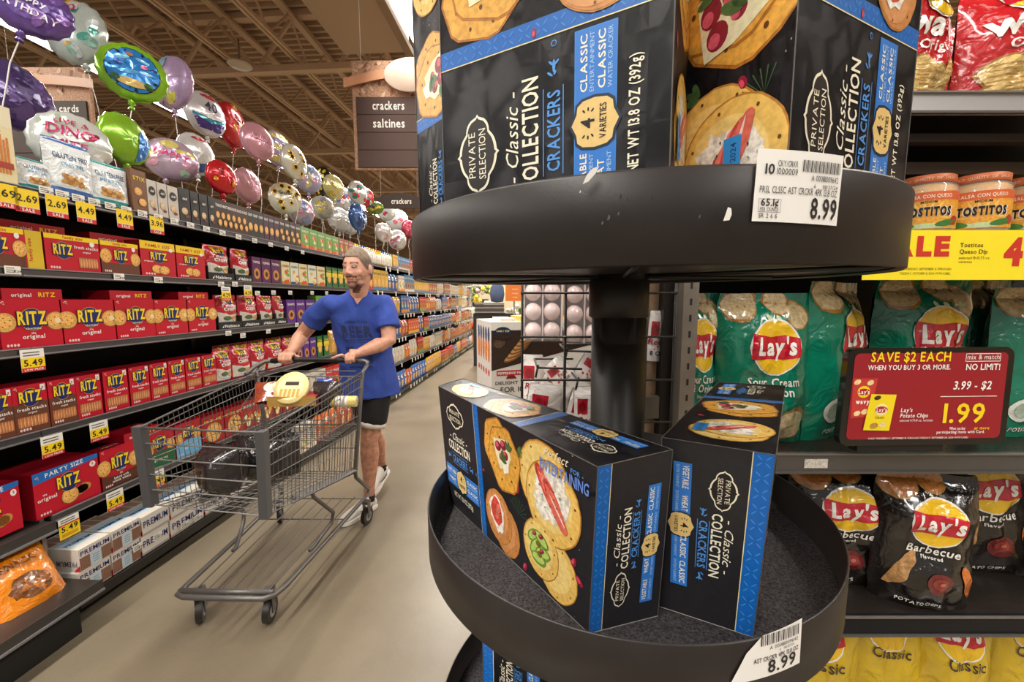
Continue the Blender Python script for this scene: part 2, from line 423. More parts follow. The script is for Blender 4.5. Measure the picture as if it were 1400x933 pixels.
def cracker(m, u, v, r, ly=1, col=GOLD, holes=5, ry=None):
    ry = ry or r
    m.ell(u, v, r, ry, c('#8a5a22', .2), ly, n=18, wob=.03); m.ell(u, v + r * .03, r * .95, ry * .95, col, ly + 1, n=18, wob=.03)
    m.ell(u - r * .1, v + r * .12, r * .72, ry * .7, (min(col[0] * 1.25, 1), min(col[1] * 1.25, 1), col[2] * 1.25, .35), ly + 2, n=14)
    for i in range(holes):
        t = 2 * pi * i / holes + .5; m.ell(u + r * .48 * cos(t), v + ry * .48 * sin(t), r * .07, r * .07, c('#7d4b1c'), ly + 3, n=6)
    if holes: m.ell(u, v, r * .07, r * .07, c('#7d4b1c'), ly + 3, n=6)
def ritz(m, u, v, s, ly=4):
    m.ell(u, v - s * .02, s * .46, s * .5, c('#e0b63a'), ly, n=22); m.ell(u, v - s * .02, s * .44, s * .48, NAVY, ly + 1, n=22)
    m.text('RITZ', u + s * .02, v - s * .27, s * .60, c('#14205a'), ly + 2, 'f', width=s * 1.16)
    m.text('RITZ', u, v - s * .23, s * .56, YEL, ly + 3, 'm', width=s * 1.08)
def logo3(m, u, v, s, ly=4):
    m.pg([(u, v), (u - s, v + s * .6), (u - s * .2, v + s)], c('#e9e2da'), ly); m.pg([(u - s * .1, v + s * .15), (u - s * .8, v + s * .55), (u - s * .25, v + s * .8)], RED, ly + 1)
def seals(m, w, ly=4):
    for i in range(4): m.ell(-w / 2 + .018 + i * .011, .016, .0045, .006, c('#e8c9c4'), ly, n=8)
def box_original(w=.215, h=.2, whole=False):
    m = carton(w, h, .075, RED, DRED)
    for u in (-w * .5, w * .46):
        r = .040
        cracker(m, u + (.016 if u < 0 else -.012), h * .54, r, 1)
    m.ell(w * .43, h * .55, .013, .012, c('#f0dfae'), 5, n=7)
    ritz(m, 0, h * .60, .094, 5); m.text('CRACKERS', 0, h * .385, .007, c('#e8e2d0'), 9, 'b')
    m.text('the', -.0, h * .29, .008, WH, 4, 'b'); m.text('original' if not whole else 'baked with', 0, h * .21 - .003, .017 if not whole else .012, WH, 4, 'b')
    if whole:
        m.pg([(-w / 2, 0), (w / 2, 0), (w / 2, h * .33), (0, h * .27), (-w / 2, h * .33)], c('#5c3222', .08), 2); m.text('whole wheat', 0, h * .12, .013, WH, 4, 'b')
    logo3(m, -w / 2 + .022, h - .022, .016); seals(m, w)
    topfn(m, h); m.text('original  RITZ', 0, .03, .014, WH, 1, 'b'); return m
def box_green(col):
    w, h = .215, .2; m = carton(w, h, .075, RED, DRED)
    for u in (-w * .34, w * .36): cracker(m, u, h * .55, .033, 1)
    ritz(m, 0, h * .68, .088, 5); m.pg([(-w / 2, 0), (w / 2, 0), (w / 2, h * .4), (0, h * .48), (-w / 2, h * .4)], col, 3)
    m.text('hint of salt' if col[0] > .05 else 'garden veg', 0, h * .2, .013, WH, 5, 'b'); seals(m, w, 5); return m
def box_fresh(brown=False):
    w, h = .128, .2; m = carton(w, h, .12, RED, DRED)
    if brown: m.rect(-w / 2, 0, w / 2, h * .62, c('#6a3d2b', .1), 1)
    ritz(m, 0, h * .74, .076, 3); m.text('fresh stacks', 0, h * .47, .0135, WH, 8, 'b', width=w * .84); m.text('original', 0, h * .4, .007, WH, 8, 'b')
    m.rect(-w * .42, h * .12, w * .44, h * .34, c('#9b5a30', .2), 2)
    for i in range(17):
        x = -w * .41 + i * w * .05; m.ell(x + w * .02, h * .23, w * .023, h * .115, c('#e0a070' if i % 2 else '#c87f4c', .2), 3 + (i % 2), n=10)
    m.rect(w * .3, h * .84, w * .45, h * .97, WH, 4); m.text('8', w * .375, h * .875, .01, RED, 5); logo3(m, -w / 2 + .02, h - .02, .014); seals(m, w); return m
def box_family(kind=0):
    w, h = .24, .16; m = carton(w, h, .1, RED, DRED if kind != 1 else c('#6a3d2b', .1))
    if kind == 1: m.rect(-w / 2, 0, w / 2, h * .34, c('#6a3d2b', .1), 1); cracker(m, -w * .38, h * .55, .036, 2); cracker(m, w * .4, h * .5, .034, 2)
    m.rect(-w / 2, h * .87, w / 2, h, YEL, 2); m.text('family size', 0, h * .9, .013, RED, 3, 'b')
    ritz(m, -w * .2 if kind == 0 else 0, h * .58, .076, 4)
    if kind == 0:
        m.text('fresh stacks', w * .24, h * .66, .014, WH, 4, 'b'); m.text('original', w * .24, h * .55, .008, WH, 4)
        m.rect(w * .08, h * .12, w * .44, h * .42, c('#9b5a30', .2), 3)
        for i in range(14): m.ell(w * .09 + i * w * .026, h * .27, w * .014, h * .15, c('#e0a070' if i % 2 else '#c87f4c', .2), 4 + (i % 2), n=10)
    m.ell(w * .36, h * .82, .012, .012, WH, 4, n=10); seals(m, w)
    topfn(m, h); m.rect(-w / 2, 0, w / 2, .08, c('#d9b92a', .05), 1); m.text('family size', 0, .03, .016, RED, 2); return m
def box_family_tall():
    w, h = .15, .19; m = carton(w, h, .1, RED, DRED)
    m.rect(-w / 2, h * .78, w / 2, h, YEL, 2); m.text('FAMILY SIZE', 0, h * .84, .016, RED, 3, 'b', width=w * .7); ritz(m, 0, h * .58, .066, 4); m.text('original', -w * .3, h * .42, .008, WH, 4)
    cracker(m, -.01, h * .22, .024, 3); cracker(m, .02, h * .2, .024, 4); m.ell(w * .37, h * .8, .01, .01, WH, 4, n=10); seals(m, w)
    topfn(m, h); m.rect(-w / 2, 0, w / 2, .08, c('#d9b92a', .05), 1); m.text('FAMILY SIZE', 0, .03, .016, RED, 2); return m
def box_party():
    w, h, d = .27, .2, .22; m = carton(w, h, d, RED, c('#9c0f22', .04))
    m.pg([(-w / 2, h * .76), (w / 2, h * .9), (w / 2, h), (-w / 2, h)], BLU, 2); m.text('PARTY SIZE', -.01, h * .87, .019, WH, 3, 'b', rot=.06)
    ritz(m, 0, h * .60, .088, 4); m.text('the', -w * .36, h * .47, .008, WH, 4); m.text('original', -w * .33, h * .36, .016, WH, 4)
    cracker(m, .0, h * .26, .037, 3)
    for i in range(3): m.ell(.04 + i * .012, h * .28 + i * .004, .03, .02, c('#c98d45', .25), 2, n=10)
    m.ell(w * .4, h * .79, .014, .014, WH, 4, n=12); m.text('8', w * .4, h * .77, .012, RED, 5); logo3(m, -w / 2 + .022, h - .03, .016, 5); seals(m, w)
    endfn(m, w); m.text('RITZ', -d / 2, h * .4, .03, c('#b04a4a'), 1, 'b'); return m
def box_premium(w=.15, h=.105, d=.24, big=False):
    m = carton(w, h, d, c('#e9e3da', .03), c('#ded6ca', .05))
    if big:
        m.text('PREMIUM', 0, h * .4, .034, NAVY, 2, 'b', width=w * .9); m.rect(-w / 2, 0, w / 2, h * .12, c('#b9b2aa'), 1)
    else:
        for sx in (-1, 1):
            m.rect(sx * w * .5 if sx < 0 else w * .18, h * .04, -w * .18 if sx < 0 else w * .5, h * .6, c('#a87f69', .2), 1)
            for i in range(7):
                u = (-w * .47 if sx < 0 else w * .22) + i * w * .042; m.rect(u, h * .06, u + w * .014, h * .58, c('#7c5645', .2), 2)
        m.rect(-w * .17, h * .02, w * .17, h * .62, c('#cfe2ee'), 3)
        for i in range(4): m.rect(-w * .1, h * (.16 + .1 * i), w * .1, h * (.19 + .1 * i), c('#7d93a8'), 4)
        m.text('PREMIUM', 0, h * .68, .021, NAVY, 4, 'b', width=w * .92)
    endfn(m, w)
    m.text('PREMIUM', -d * .26, h * .45, .024, c('#4c4a66'), 1, 'b', width=.1, rot=pi); m.rect(-d * .95, h * .15, -d * .62, h * .45, c('#a8823f', .3), 1); m.rect(-d * .9, h * .55, -d * .6, h * .85, c('#a07a3c', .3), 1); m.pg([(-.0, h * .02), (-.03, h * .02), (-.0, h * .3)], RED, 2)
    topfn(m, h); m.rect(-w * .45, d * .2, w * .45, d * .55, c('#bcd4e6'), 1); m.text('PREMIUM', 0, d * .3, .02, NAVY, 2, 'b')
    for i in range(3): m.rect(-w * .48 + i * w * .34, d * .62, -w * .2 + i * w * .34, d * .95, c('#b08a76', .2), 1)
    return m
def box_generic(w, h, d, col, title, tcol, pic=None, band=None, bandc=None, thgt=None):
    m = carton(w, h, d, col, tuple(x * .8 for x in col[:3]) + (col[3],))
    if band: m.rect(-w / 2, h * band[0], w / 2, h * band[1], bandc, 1)
    if title: m.text(title, 0, h * .76, thgt or h * .09, tcol, 3, 'b', width=w * .8)
    if pic == 'ring': m.ell(0, h * .36, w * .34, w * .34, GOLD2, 2, n=14); m.ell(0, h * .36, w * .17, w * .17, c('#4a1e12'), 3, n=10)
    if pic == 'cookie': cracker(m, 0, h * .38, w * .38, 2)
    if pic == 'cookies': cracker(m, -w * .12, h * .5, w * .28, 2, holes=0); cracker(m, w * .12, h * .26, w * .28, 5, holes=0)
    if pic == 'oval': m.ell(0, h * .7, w * .36, h * .13, c('#231a18'), 3, n=16); m.text('deli', 0, h * .67, h * .07, WH, 4, 'b', sh=.2); cracker(m, -w * .05, h * .34, w * .3, 2, c('#c9b08a', .2), 0); m.ell(w * .12, h * .2, w * .2, w * .12, c('#8a3a2c', .3), 6, n=9)
    if pic == 'food':
        rr = random.Random(int(w * 1e4 + h * 1e5 + tcol[0] * 999))
        for i in range(7): m.ell((rr.random() - .5) * w * .6, h * (.12 + .5 * rr.random()), w * .16, w * .12, rr.choice([c('#e0a848', .2), c('#7aa83a', .2), c('#d9482c', .2), c('#f0dfb0', .2)]), 2 + i * .5, n=9)
    return m
# ---------------------------------------------------------------- soft bags (front at -y, base centre at origin)
def bagfn(w, h, t, seed=0, crush=.012):
    S = Vector((seed * 3.7, seed * 1.3, 0))
    def fn(u, v, k, back=False):
        a = u / (w / 2); b_ = v / h
        prof = (max(0, 1 - abs(a) ** 2.6)) ** .62 * (max(0, 1 - abs(2 * b_ - .86) ** 3.4 if 2 * b_ - .86 < 1 else 0)) ** .55 if 0 <= b_ <= 1 else 0
        tt = t * prof
        sq = 1 - .10 * prof - .06 * math.exp(-((b_ - 1) / .06) ** 2)
        n = noise.noise(Vector((u * 14, v * 11, .3 if not back else 5)) + S) + .5 * noise.noise(Vector((u * 40, v * 26, 2)) + S)
        y = -(tt / 2) - crush * n * (.25 + prof) if not back else tt / 2 + crush * n * prof
        if back: return Vector((u * sq, y + t * .5 + .004, v * (1 - .02 * prof)))
        return Vector((u * sq + .003 * n, y + t * .5 - k, v * (1 - .02 * prof) + .006 * noise.noise(Vector((u * 9, 3, seed))) * (b_ > .9)))
    return fn
def bag(w, h, t, col, seed=0, crush=.012, colfn=None, nu=16, nv=20):
    m = nb('foil'); f = bagfn(w, h, t, seed, crush)
    us = [-w / 2 + w * i / nu for i in range(nu + 1)]; vs = [h * j / nv for j in range(nv + 1)]
    m.grid(lambda u, v: f(u, v, 0), us, vs, col, True, colfn); m.grid(lambda u, v: f(u, v, 0, True), us, vs, col, True, None, True)
    m.fn = lambda u, v, k: f(max(-w / 2, min(w / 2, u)), max(0, min(h, v)), k); m.eps = .0009; m.seg = w / nu * 1.1
    return m
def chip(m, u, v, r, ly=1, col=None, rot=0, ry=.7):
    col = col or c('#d8b06a', .25); m.ell(u, v, r, r * ry, c('#a87838', .2), ly, rot, 12, .15); m.ell(u, v, r * .88, r * ry * .86, col, ly + 1, rot, 12, .15)
def oval_logo(m, u, v, s, ly=3):
    m.ell(u, v, s * 1.03, s * .97, WH, ly, n=22); m.ell(u, v, s * .97, s * .91, c('#f2c21c'), ly + 1, n=22)
    P = [(u - s * 1.0, v - s * .42), (u - s * .3, v - s * .38), (u + s * .4, v - s * .42), (u + s * 1.0, v - s * .34), (u + s * .97, v + s * .3), (u + s * .4, v + s * .42), (u - s * .2, v + s * .36), (u - s * .95, v + s * .46)]
    m.pg(P, c('#c3122a'), ly + 2); m.text("Lay's", u, v - s * .24, s * .58, WH, ly + 3.4, 'm', sh=.12, width=s * 1.62)
def bag_lays(kind, seed, w=.19, h=.285, t=.085):
    col = {'green': c('#0c7a5e'), 'black': c('#15100e'), 'yellow': c('#d8b41a')}[kind]
    m = bag(w, h, t, col, seed, .013, nu=22, nv=30); m.eps = .0008
    if kind == 'yellow':
        oval_logo(m, 0, h * .86, w * .3); m.text('Classic', .01, h * .62, .021, c('#3a2a12'), 3, 'b')
        for a, b_, r in ((-.03, .15, .045), (.04, .12, .05), (0, .24, .03)): chip(m, a, h * b_, r, 1, c('#e6cf8c', .15), .3)
    if kind == 'green':
        for a, b_, r, q in ((-.055, .93, .04, .4), (.02, .95, .03, -.4), (.062, .86, .03, -.8)): chip(m, a, h * b_, r, 1, c('#cdb58a', .25), q, .8)
        oval_logo(m, .012, h * .66, w * .29); m.text('Sour Cream', .012, h * .4, .016, WH, 3, 'b', width=w * .6); m.text('& Onion', .012, h * .335, .016, WH, 3, 'b'); m.text('Flavored', .012, h * .29, .006, WH, 3, 'b')
        for a in (-.02, .008, -.04): m.ell(a + .04, h * .85, .008, .004, c('#d5e6c0'), 2, a * 20, 8)
        m.ell(-.05, h * .2, .027, .024, c('#e9efe6'), 2); m.ell(-.05, h * .2, .019, .016, c('#b8c7b4', .2), 3); chip(m, .05, h * .13, .045, 1, c('#d8c396', .25), .5)
        m.text('POTATO CHIPS', -.02, h * .045, .008, WH, 2, 'b')
    if kind == 'black':
        for a, b_, r, q in ((-.06, .93, .04, .4), (.0, .96, .03, -.4)): chip(m, a, h * b_, r, 1, c('#b9763a', .25), q, .8)
        oval_logo(m, .002, h * .68, w * .28); m.text('Barbecue', .0, h * .445, .017, WH, 3, 'b', sh=.1, width=w * .5); m.text('Flavored', .0, h * .405, .007, WH, 3, 'b')
        m.ell(.012, h * .24, .027, .024, c('#6b1c1a', .1), 2); m.ell(.012, h * .245, .016, .013, c('#8c2c26', .1), 3); m.ell(.015, h * .25, .006, .004, c('#c06a5c'), 4)
        m.ell(-.055, h * .3, .012, .05, c('#b98a55', .3), 2, -.5, 10, .1); m.ell(.075, h * .25, .01, .04, c('#d2712c', .3), 2, .3, 10, .1); m.text('POTATO CHIPS', -.02, h * .045, .008, WH, 2, 'b')
    return m
def bag_wavy(seed):
    w, h, t = .2, .29, .085; m = bag(w, h, t, c('#c01d24'), seed, .013, nu=20, nv=26)
    oval_logo(m, 0, h * .86, w * .27); m.text('wavy', 0, h * .55, .05, WH, 3, 'm', width=w * .8); m.text('Original', 0, h * .44, .02, WH, 3, 'b')
    for a, b_, r, q in ((-.045, .28, .04, .4), (-.01, .22, .045, -.3), (.05, .3, .04, .8), (.045, .14, .04, .2), (-.05, .1, .035, .1)):
        chip(m, a, h * b_, r, 1.5, c('#e4c27c', .3), q, .85)
        for i in range(4): m.rect(a - r * .6, h * b_ - r * .5 + i * r * .28, a + r * .6, h * b_ - r * .44 + i * r * .28, c('#c79a50', .2), 3.6)
    m.text('NET WT', .05, h * .04, .006, WH, 3); return m
def bag_toasted(seed):
    w, h, t = .15, .21, .07; 
    m = bag(w, h, t, RED, seed, .01, nu=12, nv=14)
    m.ell(0, h * .9, w * .3, h * .09, c('#d6b41c'), 1); m.pg([(-w * .46, h * .05), (w * .46, h * .05), (w * .46, h * .42), (0, h * .36), (-w * .46, h * .46)], c('#e9e2d6'), 1)
    m.ell(0, h * .82, w * .2, w * .17, NAVY, 2, n=12); m.text('RITZ', 0, h * .78, .02, YEL, 4, 'f'); m.text('Toasted', 0, h * .63, .02, WH, 3, 'b', sh=.2); m.text('CHIPS', 0, h * .51, .02, WH, 3, 'f')
    m.ell(-.02, h * .26, .026, .016, c('#54683c', .2), 3); chip(m, .035, h * .22, .026, 3, c('#dba45c', .2)); m.ell(.0, h * .14, .03, .012, c('#cfe0ea'), 3); return m
def bag_snack(col, dark, seed, w=.2, h=.25):
    m = bag(w, h, .08, col, seed, .014, nu=12, nv=16); m.ell(0, h * .36, w * .3, h * .2, c('#7a4a28', .3), 1, wob=.2)
    for i in range(5): m.ell(-.04 + .02 * i, h * (.3 + .05 * (i % 3)), .02, .013, c('#b5703a' if i % 2 else '#8a5228', .3), 2 + i * .3, .4 * i, 9, .2)
    m.text('SNACK', 0, h * .7, .025, dark, 2, 'b'); return m
def bag_gluten(colA, seed, w=.17, h=.235):
    m = bag(w, h, .05, c('#e6ecef'), seed, .006, colfn=lambda u, v: colA if v > h * .93 or v < h * .16 else c('#e6ecef'), nu=14, nv=18)
    m.seg = .014; m.text('GLUTEN FREE', 0, h * .68, .024, c('#39567a'), 2, 'b', width=w * .78); m.text('PRETZEL', 0, h * .56, .016, c('#3f8fb6'), 2, 'b')
    for i in range(9): m.ell(-.04 + .02 * (i % 5), h * (.28 + .09 * (i // 5)), .016, .011, c('#b9803e' if i % 2 else '#d8a862', .3), 2 + i * .3, .5 * i, 8, .2)
    return m

# ---------------------------------------------------------------- fill the left run
FR = AROT + pi / 2
SHN = ['top shelf', 'second shelf', 'third shelf', 'fourth shelf', 'fifth shelf', 'bottom deck']
LVX = LV + [.105]
def row(level, items, X=None, dz=0, back=0, rot=0):
    """items: (px_left, px_right, mesh, design width, name, label, cat, group, extra height)"""
    z = LVX[level] + dz
    for it in items:
        pl, pr, me, dw, nm, lb, cat, grp = it[:8]
        x = (X or (XF + .01)) + back
        s0, s1 = s_at(pl, z, x), s_at(pr, z, x)
        o = put(me, nm, A(-x, (s0 + s1) / 2, z + .0005), FR + rot, lb, cat, grp)
        k = min(1.35, max(.7, (s1 - s0) * .985 / dw)); o.scale = (k, 1, it[8] if len(it) > 8 else 1)
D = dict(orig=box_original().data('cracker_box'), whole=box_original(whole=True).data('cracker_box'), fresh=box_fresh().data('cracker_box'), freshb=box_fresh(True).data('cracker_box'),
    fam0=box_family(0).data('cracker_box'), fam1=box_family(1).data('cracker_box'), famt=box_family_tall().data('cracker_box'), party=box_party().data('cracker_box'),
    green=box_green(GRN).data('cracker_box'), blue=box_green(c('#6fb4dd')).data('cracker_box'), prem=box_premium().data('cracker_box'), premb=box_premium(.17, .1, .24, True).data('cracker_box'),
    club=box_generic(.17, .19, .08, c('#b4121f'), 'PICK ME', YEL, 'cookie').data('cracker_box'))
G2 = 'big red cracker boxes in a row on the third shelf'
px2 = [(3, 88), (89, 160), (161, 214), (214, 258), (259, 296)]
wn = ['nearest and largest', 'second', 'third', 'fourth', 'fifth and farthest']
row(2, [(a, b_, D['orig'], .215, 'cracker_box', 'large red original cracker box, %s in the third shelf row' % wn[i], 'box', G2) for i, (a, b_) in enumerate(px2)])
m = carton(.2, .045, .15, c('#b80f27', .03), c('#9c0f22', .03)); m.text('original', -.04, .012, .014, WH, 1, 'b'); m.text('RITZ', .045, .012, .018, YEL, 1, 'b'); D['flat'] = m.data('cracker_box')
px2b = [(2, 86), (150, 208), (244, 285)]
row(2, [(a, b_, D['flat'], .2, 'cracker_box', 'red cracker box lying flat on the third shelf row, %s' % ['nearest the left edge', 'above the third box', 'above the farthest box'][i], 'box', 'flat boxes on top of the third shelf row') for i, (a, b_) in enumerate(px2b)], dz=.2, back=.0)
row(2, [(60 + 50 * i, 112 + 50 * i, D['flat'], .2, 'cracker_box', 'red cracker box lying flat deep behind the third shelf row, %s' % ['left one', 'middle one', 'right one'][i], 'box', 'flat boxes deep on the third shelf') for i in range(3)], dz=.16, back=.13)
# fourth shelf
px3 = [(22, 70), (71, 108), (108, 142), (145, 178), (180, 207), (208, 232), (233, 255), (256, 277), (278, 297)]
row(3, [(a, b_, D['freshb' if i < 2 else 'fresh'], .128, 'cracker_box', ('red and brown' if i < 2 else 'all-red') + ' cracker stack box, %s from the near end of the fourth shelf' % ORD[i], 'box', 'upright cracker stack boxes on the fourth shelf') for i, (a, b_) in enumerate(px3)])
row(3, [(-12, 18, D['freshb'], .128, 'cracker_box', 'dark brown cracker box at the very left edge of the fourth shelf', 'box', None)])
# second shelf
row(1, [(-30, 28, D['fam1'], .24, 'cracker_box', 'brown and yellow family cracker box cut by the left edge, second shelf', 'box', None),
        (64, 139, D['fam0'], .24, 'cracker_box', 'long red cracker box with yellow band and sleeve picture on the second shelf', 'box', None),
        (140, 192, D['fam1'], .24, 'cracker_box', 'red and brown cracker box with yellow band and two crackers, second shelf', 'box', None),
        (194, 242, D['famt'], .15, 'cracker_box', 'red box with yellow family band, left one of the pair beside the chip bags', 'box', None),
        (243, 282, D['famt'], .15, 'cracker_box', 'red box with yellow family band, right one of the pair beside the chip bags', 'box', None)])
m = carton(.09, .16, .2, c('#d9b92a', .05), DRED); m.text('family size', 0, .08, .014, RED, 1, 'b', rot=pi / 2); m.rect(-.045, 0, -.02, .16, RED, 1); D['spine'] = m.data('cracker_box')
row(1, [(30, 62, D['spine'], .09, 'cracker_box', 'cracker box turned end-on showing a yellow spine, second shelf', 'box', None)])
row(1, [(0, 90, D['flat'], .2, 'cracker_box', 'cracker box lying flat on top behind the long red box', 'box', 'flat boxes on top of the second shelf row'), (120, 200, D['flat'], .2, 'cracker_box', 'cracker box lying flat on top behind the brown box', 'box', 'flat boxes on top of the second shelf row'), (208, 262, D['flat'], .2, 'cracker_box', 'cracker box lying flat behind the family box pair', 'box', 'flat boxes on top of the second shelf row')], dz=.16, back=.09)
# chip bags in black trays
m = nb('matte'); m.box(-.08, .08, 0, .3, 0, .02, BK); m.box(-.08, .08, -.004, 0, 0, .05, BK); m.box(-.08, -.076, 0, .3, 0, .09, BK); m.box(.076, .08, 0, .3, 0, .09, BK)
m.fn = lambda u, v, k: Vector((u, -.004 - k, v)); m.eps = .0006; m.text('Nabisco', .01, .012, .02, WH, 1, 'b'); m.pg([(-.06, .012), (-.05, .012), (-.045, .032)], WH, 1); trayD = m.data('display_tray')
TB = [bag_toasted(i).data('chip_bag') for i in range(3)]
for lv, spans in ((1, [(283, 322), (322, 346)]), (2, [(299, 331), (331, 357), (357, 378), (378, 392)])):
    for i, (a, b_) in enumerate(spans):
        row(lv, [(a, b_, trayD, .16, 'display_tray', 'black cardboard chip bag tray, %s on the %s' % (['nearest', 'second', 'third', 'fourth'][i], SHN[lv]), 'tray', 'black trays of chip bags')])
        row(lv, [(a + 1, b_ - 1, TB[i % 3], .15, 'chip_bag', 'front red and white chip bag in the %s tray, %s' % (['nearest', 'second', 'third', 'fourth'][i], SHN[lv]), 'bag', 'red toasted chip bags')], dz=.021, back=.01)
        row(lv, [(a + 1, b_ - 1, TB[(i + 1) % 3], .15, 'chip_bag', 'rear red and white chip bag in the %s tray, %s' % (['nearest', 'second', 'third', 'fourth'][i], SHN[lv]), 'bag', 'red toasted chip bags')], dz=.021, back=.12)
for i, (a, b_) in enumerate([(299, 322), (322, 347), (347, 368), (368, 392), (392, 406)]):
    row(3, [(a, b_, TB[i % 3], .15, 'chip_bag', 'red and white chip bag, %s along the fourth shelf past the stack boxes' % ORD[i], 'bag', 'loose chip bags on the fourth shelf')])
    row(3, [(a, b_, TB[(i + 1) % 3], .15, 'chip_bag', 'red chip bag slumped behind, %s along the fourth shelf' % ORD[i], 'bag', 'loose chip bags on the fourth shelf')], back=.11, dz=.02)
PUR = c('#5a1d55', .05)
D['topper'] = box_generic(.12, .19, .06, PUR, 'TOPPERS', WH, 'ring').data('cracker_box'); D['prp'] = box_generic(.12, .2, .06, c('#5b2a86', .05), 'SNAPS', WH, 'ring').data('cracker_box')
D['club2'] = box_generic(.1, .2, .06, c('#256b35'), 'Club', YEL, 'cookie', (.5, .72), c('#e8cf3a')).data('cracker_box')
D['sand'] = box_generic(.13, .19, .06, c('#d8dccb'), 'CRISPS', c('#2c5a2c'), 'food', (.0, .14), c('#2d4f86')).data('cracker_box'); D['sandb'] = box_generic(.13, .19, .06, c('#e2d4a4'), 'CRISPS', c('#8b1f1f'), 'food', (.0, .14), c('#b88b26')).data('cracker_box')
row(1, [(346 + 13 * i, 358 + 13 * i, D['topper'], .12, 'cracker_box', 'dark purple cracker box with ring picture, %s of three on the second shelf' % ORD[i], 'box', 'purple boxes on the second shelf') for i in range(3)])
row(1, [(386 + 12 * i, 397 + 12 * i, D['sand' if i % 2 else 'sandb'], .13, 'cracker_box', 'pale snack box with food picture, %s past the purple boxes' % ORD[i], 'box', 'pale snack boxes on the second shelf') for i in range(5)])
row(1, [(447 + 8 * i, 454 + 8 * i, D['club2'], .1, 'cracker_box', 'green and yellow club cracker box, %s past the pale boxes' % ORD[i], 'box', 'green boxes on the second shelf') for i in range(4)])
row(2, [(393 + 13 * i, 405 + 13 * i, D['prp'], .12, 'cracker_box', 'violet cracker box on the third shelf, %s past the trays' % ORD[i], 'box', 'violet boxes on the third shelf') for i in range(3)])
row(3, [(407 + 9 * i, 415 + 9 * i, D['prp' if i < 3 else 'club2'], .12, 'cracker_box', ('violet' if i < 3 else 'green') + ' cracker box on the fourth shelf, %s past the chip bags' % ORD[i], 'box', 'boxes on the fourth shelf behind the man') for i in range(5)])
# fifth shelf and deck
row(4, [(-38, 16, D['party'], .27, 'cracker_box', 'party size cracker box with blue band, cut by the left edge', 'box', None), (50, 139, D['party'], .27, 'cracker_box', 'large red party size cracker box with a blue band on the fifth shelf', 'box', None),
        (141, 191, D['whole'], .215, 'cracker_box', 'red cracker box with a brown whole wheat foot, beside the party size box', 'box', None),
        (199, 241, D['green'], .215, 'cracker_box', 'red cracker box with a green foot seen through the cart', 'box', None), (242, 276, D['blue'], .215, 'cracker_box', 'red cracker box with a light blue foot seen through the cart', 'box', None),
        (278, 308, D['club'], .17, 'cracker_box', 'red box with a yellow cracker disc, left one behind the cart', 'box', None), (309, 334, D['club'], .17, 'cracker_box', 'red box with a yellow cracker disc, right one behind the cart', 'box', None)])
row(4, [(170, 218, D['flat'], .2, 'cracker_box', 'red box lying on top behind the whole wheat box', 'box', None)], dz=.2, back=.0)
D['lown'] = box_generic(.16, .2, .07, c('#a5352d', .1), 'SNACK', WH, 'food').data('cracker_box')
row(4, [(335 + 13 * i, 347 + 13 * i, D['lown'], .16, 'cracker_box', 'red snack box seen through the cart basket, %s along' % ORD[i], 'box', 'red snack boxes on the fifth shelf') for i in range(6)])
DX = 2.03
for i, (a, b_) in enumerate([(110, 153), (155, 193)]):
    for k in range(2):
        row(5, [(a, b_, D['prem'], .15, 'cracker_box', 'small saltine box with brown cracker pictures, %s of the %s deck stack' % (['bottom', 'top'][k], ['nearest', 'second']
[i]), 'box', 'small saltine boxes on the deck')], X=DX, dz=.106 * k)
for i, (a, b_) in enumerate([(195, 232), (234, 279), (281, 305), (306, 326), (327, 344), (345, 360), (361, 374), (375, 386), (387, 397)]):
    for k in range(2):
        row(5, [(a, b_, D['premb'], .17, 'cracker_box', 'long white saltine box, %s one of the %s long stack on the deck' % (['bottom', 'top'][k], ORD[i]), 'box', 'long saltine boxes on the deck')], X=DX, dz=.101 * k)
# top shelf
m = carton(.17, .3, .06, c('#e8dcae', .04), c('#cbbf92')); m.rect(-.085, .22, .085, .3, c('#e9e0c0'), 1); m.ell(0, .265, .03, .014, c('#3a2a1c'), 2)
for i in range(11): m.rect(-.07 + i * .0125, .04, -.061 + i * .0125, .17 + .01 * (i % 3), c('#d07a2a', .3), 2)
m.rect(-.075, .06, .075, .085, c('#a83a24'), 3); m.text('CHEESE', 0, .2, .016, c('#5a3a1c'), 2); D['straw'] = m.data('snack_box')
row(0, [(-40, 26, D['straw'], .17, 'snack_box', 'tall cream box of cheese straws at the left edge of the top shelf', 'box', None)])
D['gfb'] = bag_gluten(c('#2f6fb8'), 2, .19, .25).data('snack_bag'); D['gft'] = bag_gluten(c('#159a9a'), 4, .16, .21).data('snack_bag')
row(0, [(70, 137, D['gfb'], .19, 'snack_bag', 'white and blue gluten free snack bag leaning forward on the top shelf', 'bag', None), (130, 183, D['gft'], .16, 'snack_bag', 'white and teal gluten free snack bag beside the blue one', 'bag', None),
        (36, 76, D['gft'], .16, 'snack_bag', 'small teal gluten free bag half hidden behind the blue one', 'bag', None, .62)])
TOPB = [(184, 203, box_generic(.075, .22, .06, c('#7a5238', .1), 'STIX', YEL, 'cookies'), 'brown box with yellow pretzel picture and purple foot', 'box'),
        (204, 217, box_generic(.07, .19, .06, c('#cbc4ba'), '', WH, 'oval'), 'white cracker box with black oval', 'box'), (218, 231, None, '', ''), (232, 246, None, '', ''),
        (247, 262, box_generic(.07, .2, .06, c('#2b2a2a', .1), '', WH, 'oval'), 'dark cracker box with round picture', 'box'), (263, 274, None, '', ''), (275, 286, None, '', ''), (287, 296, None, '', '')]
last = None
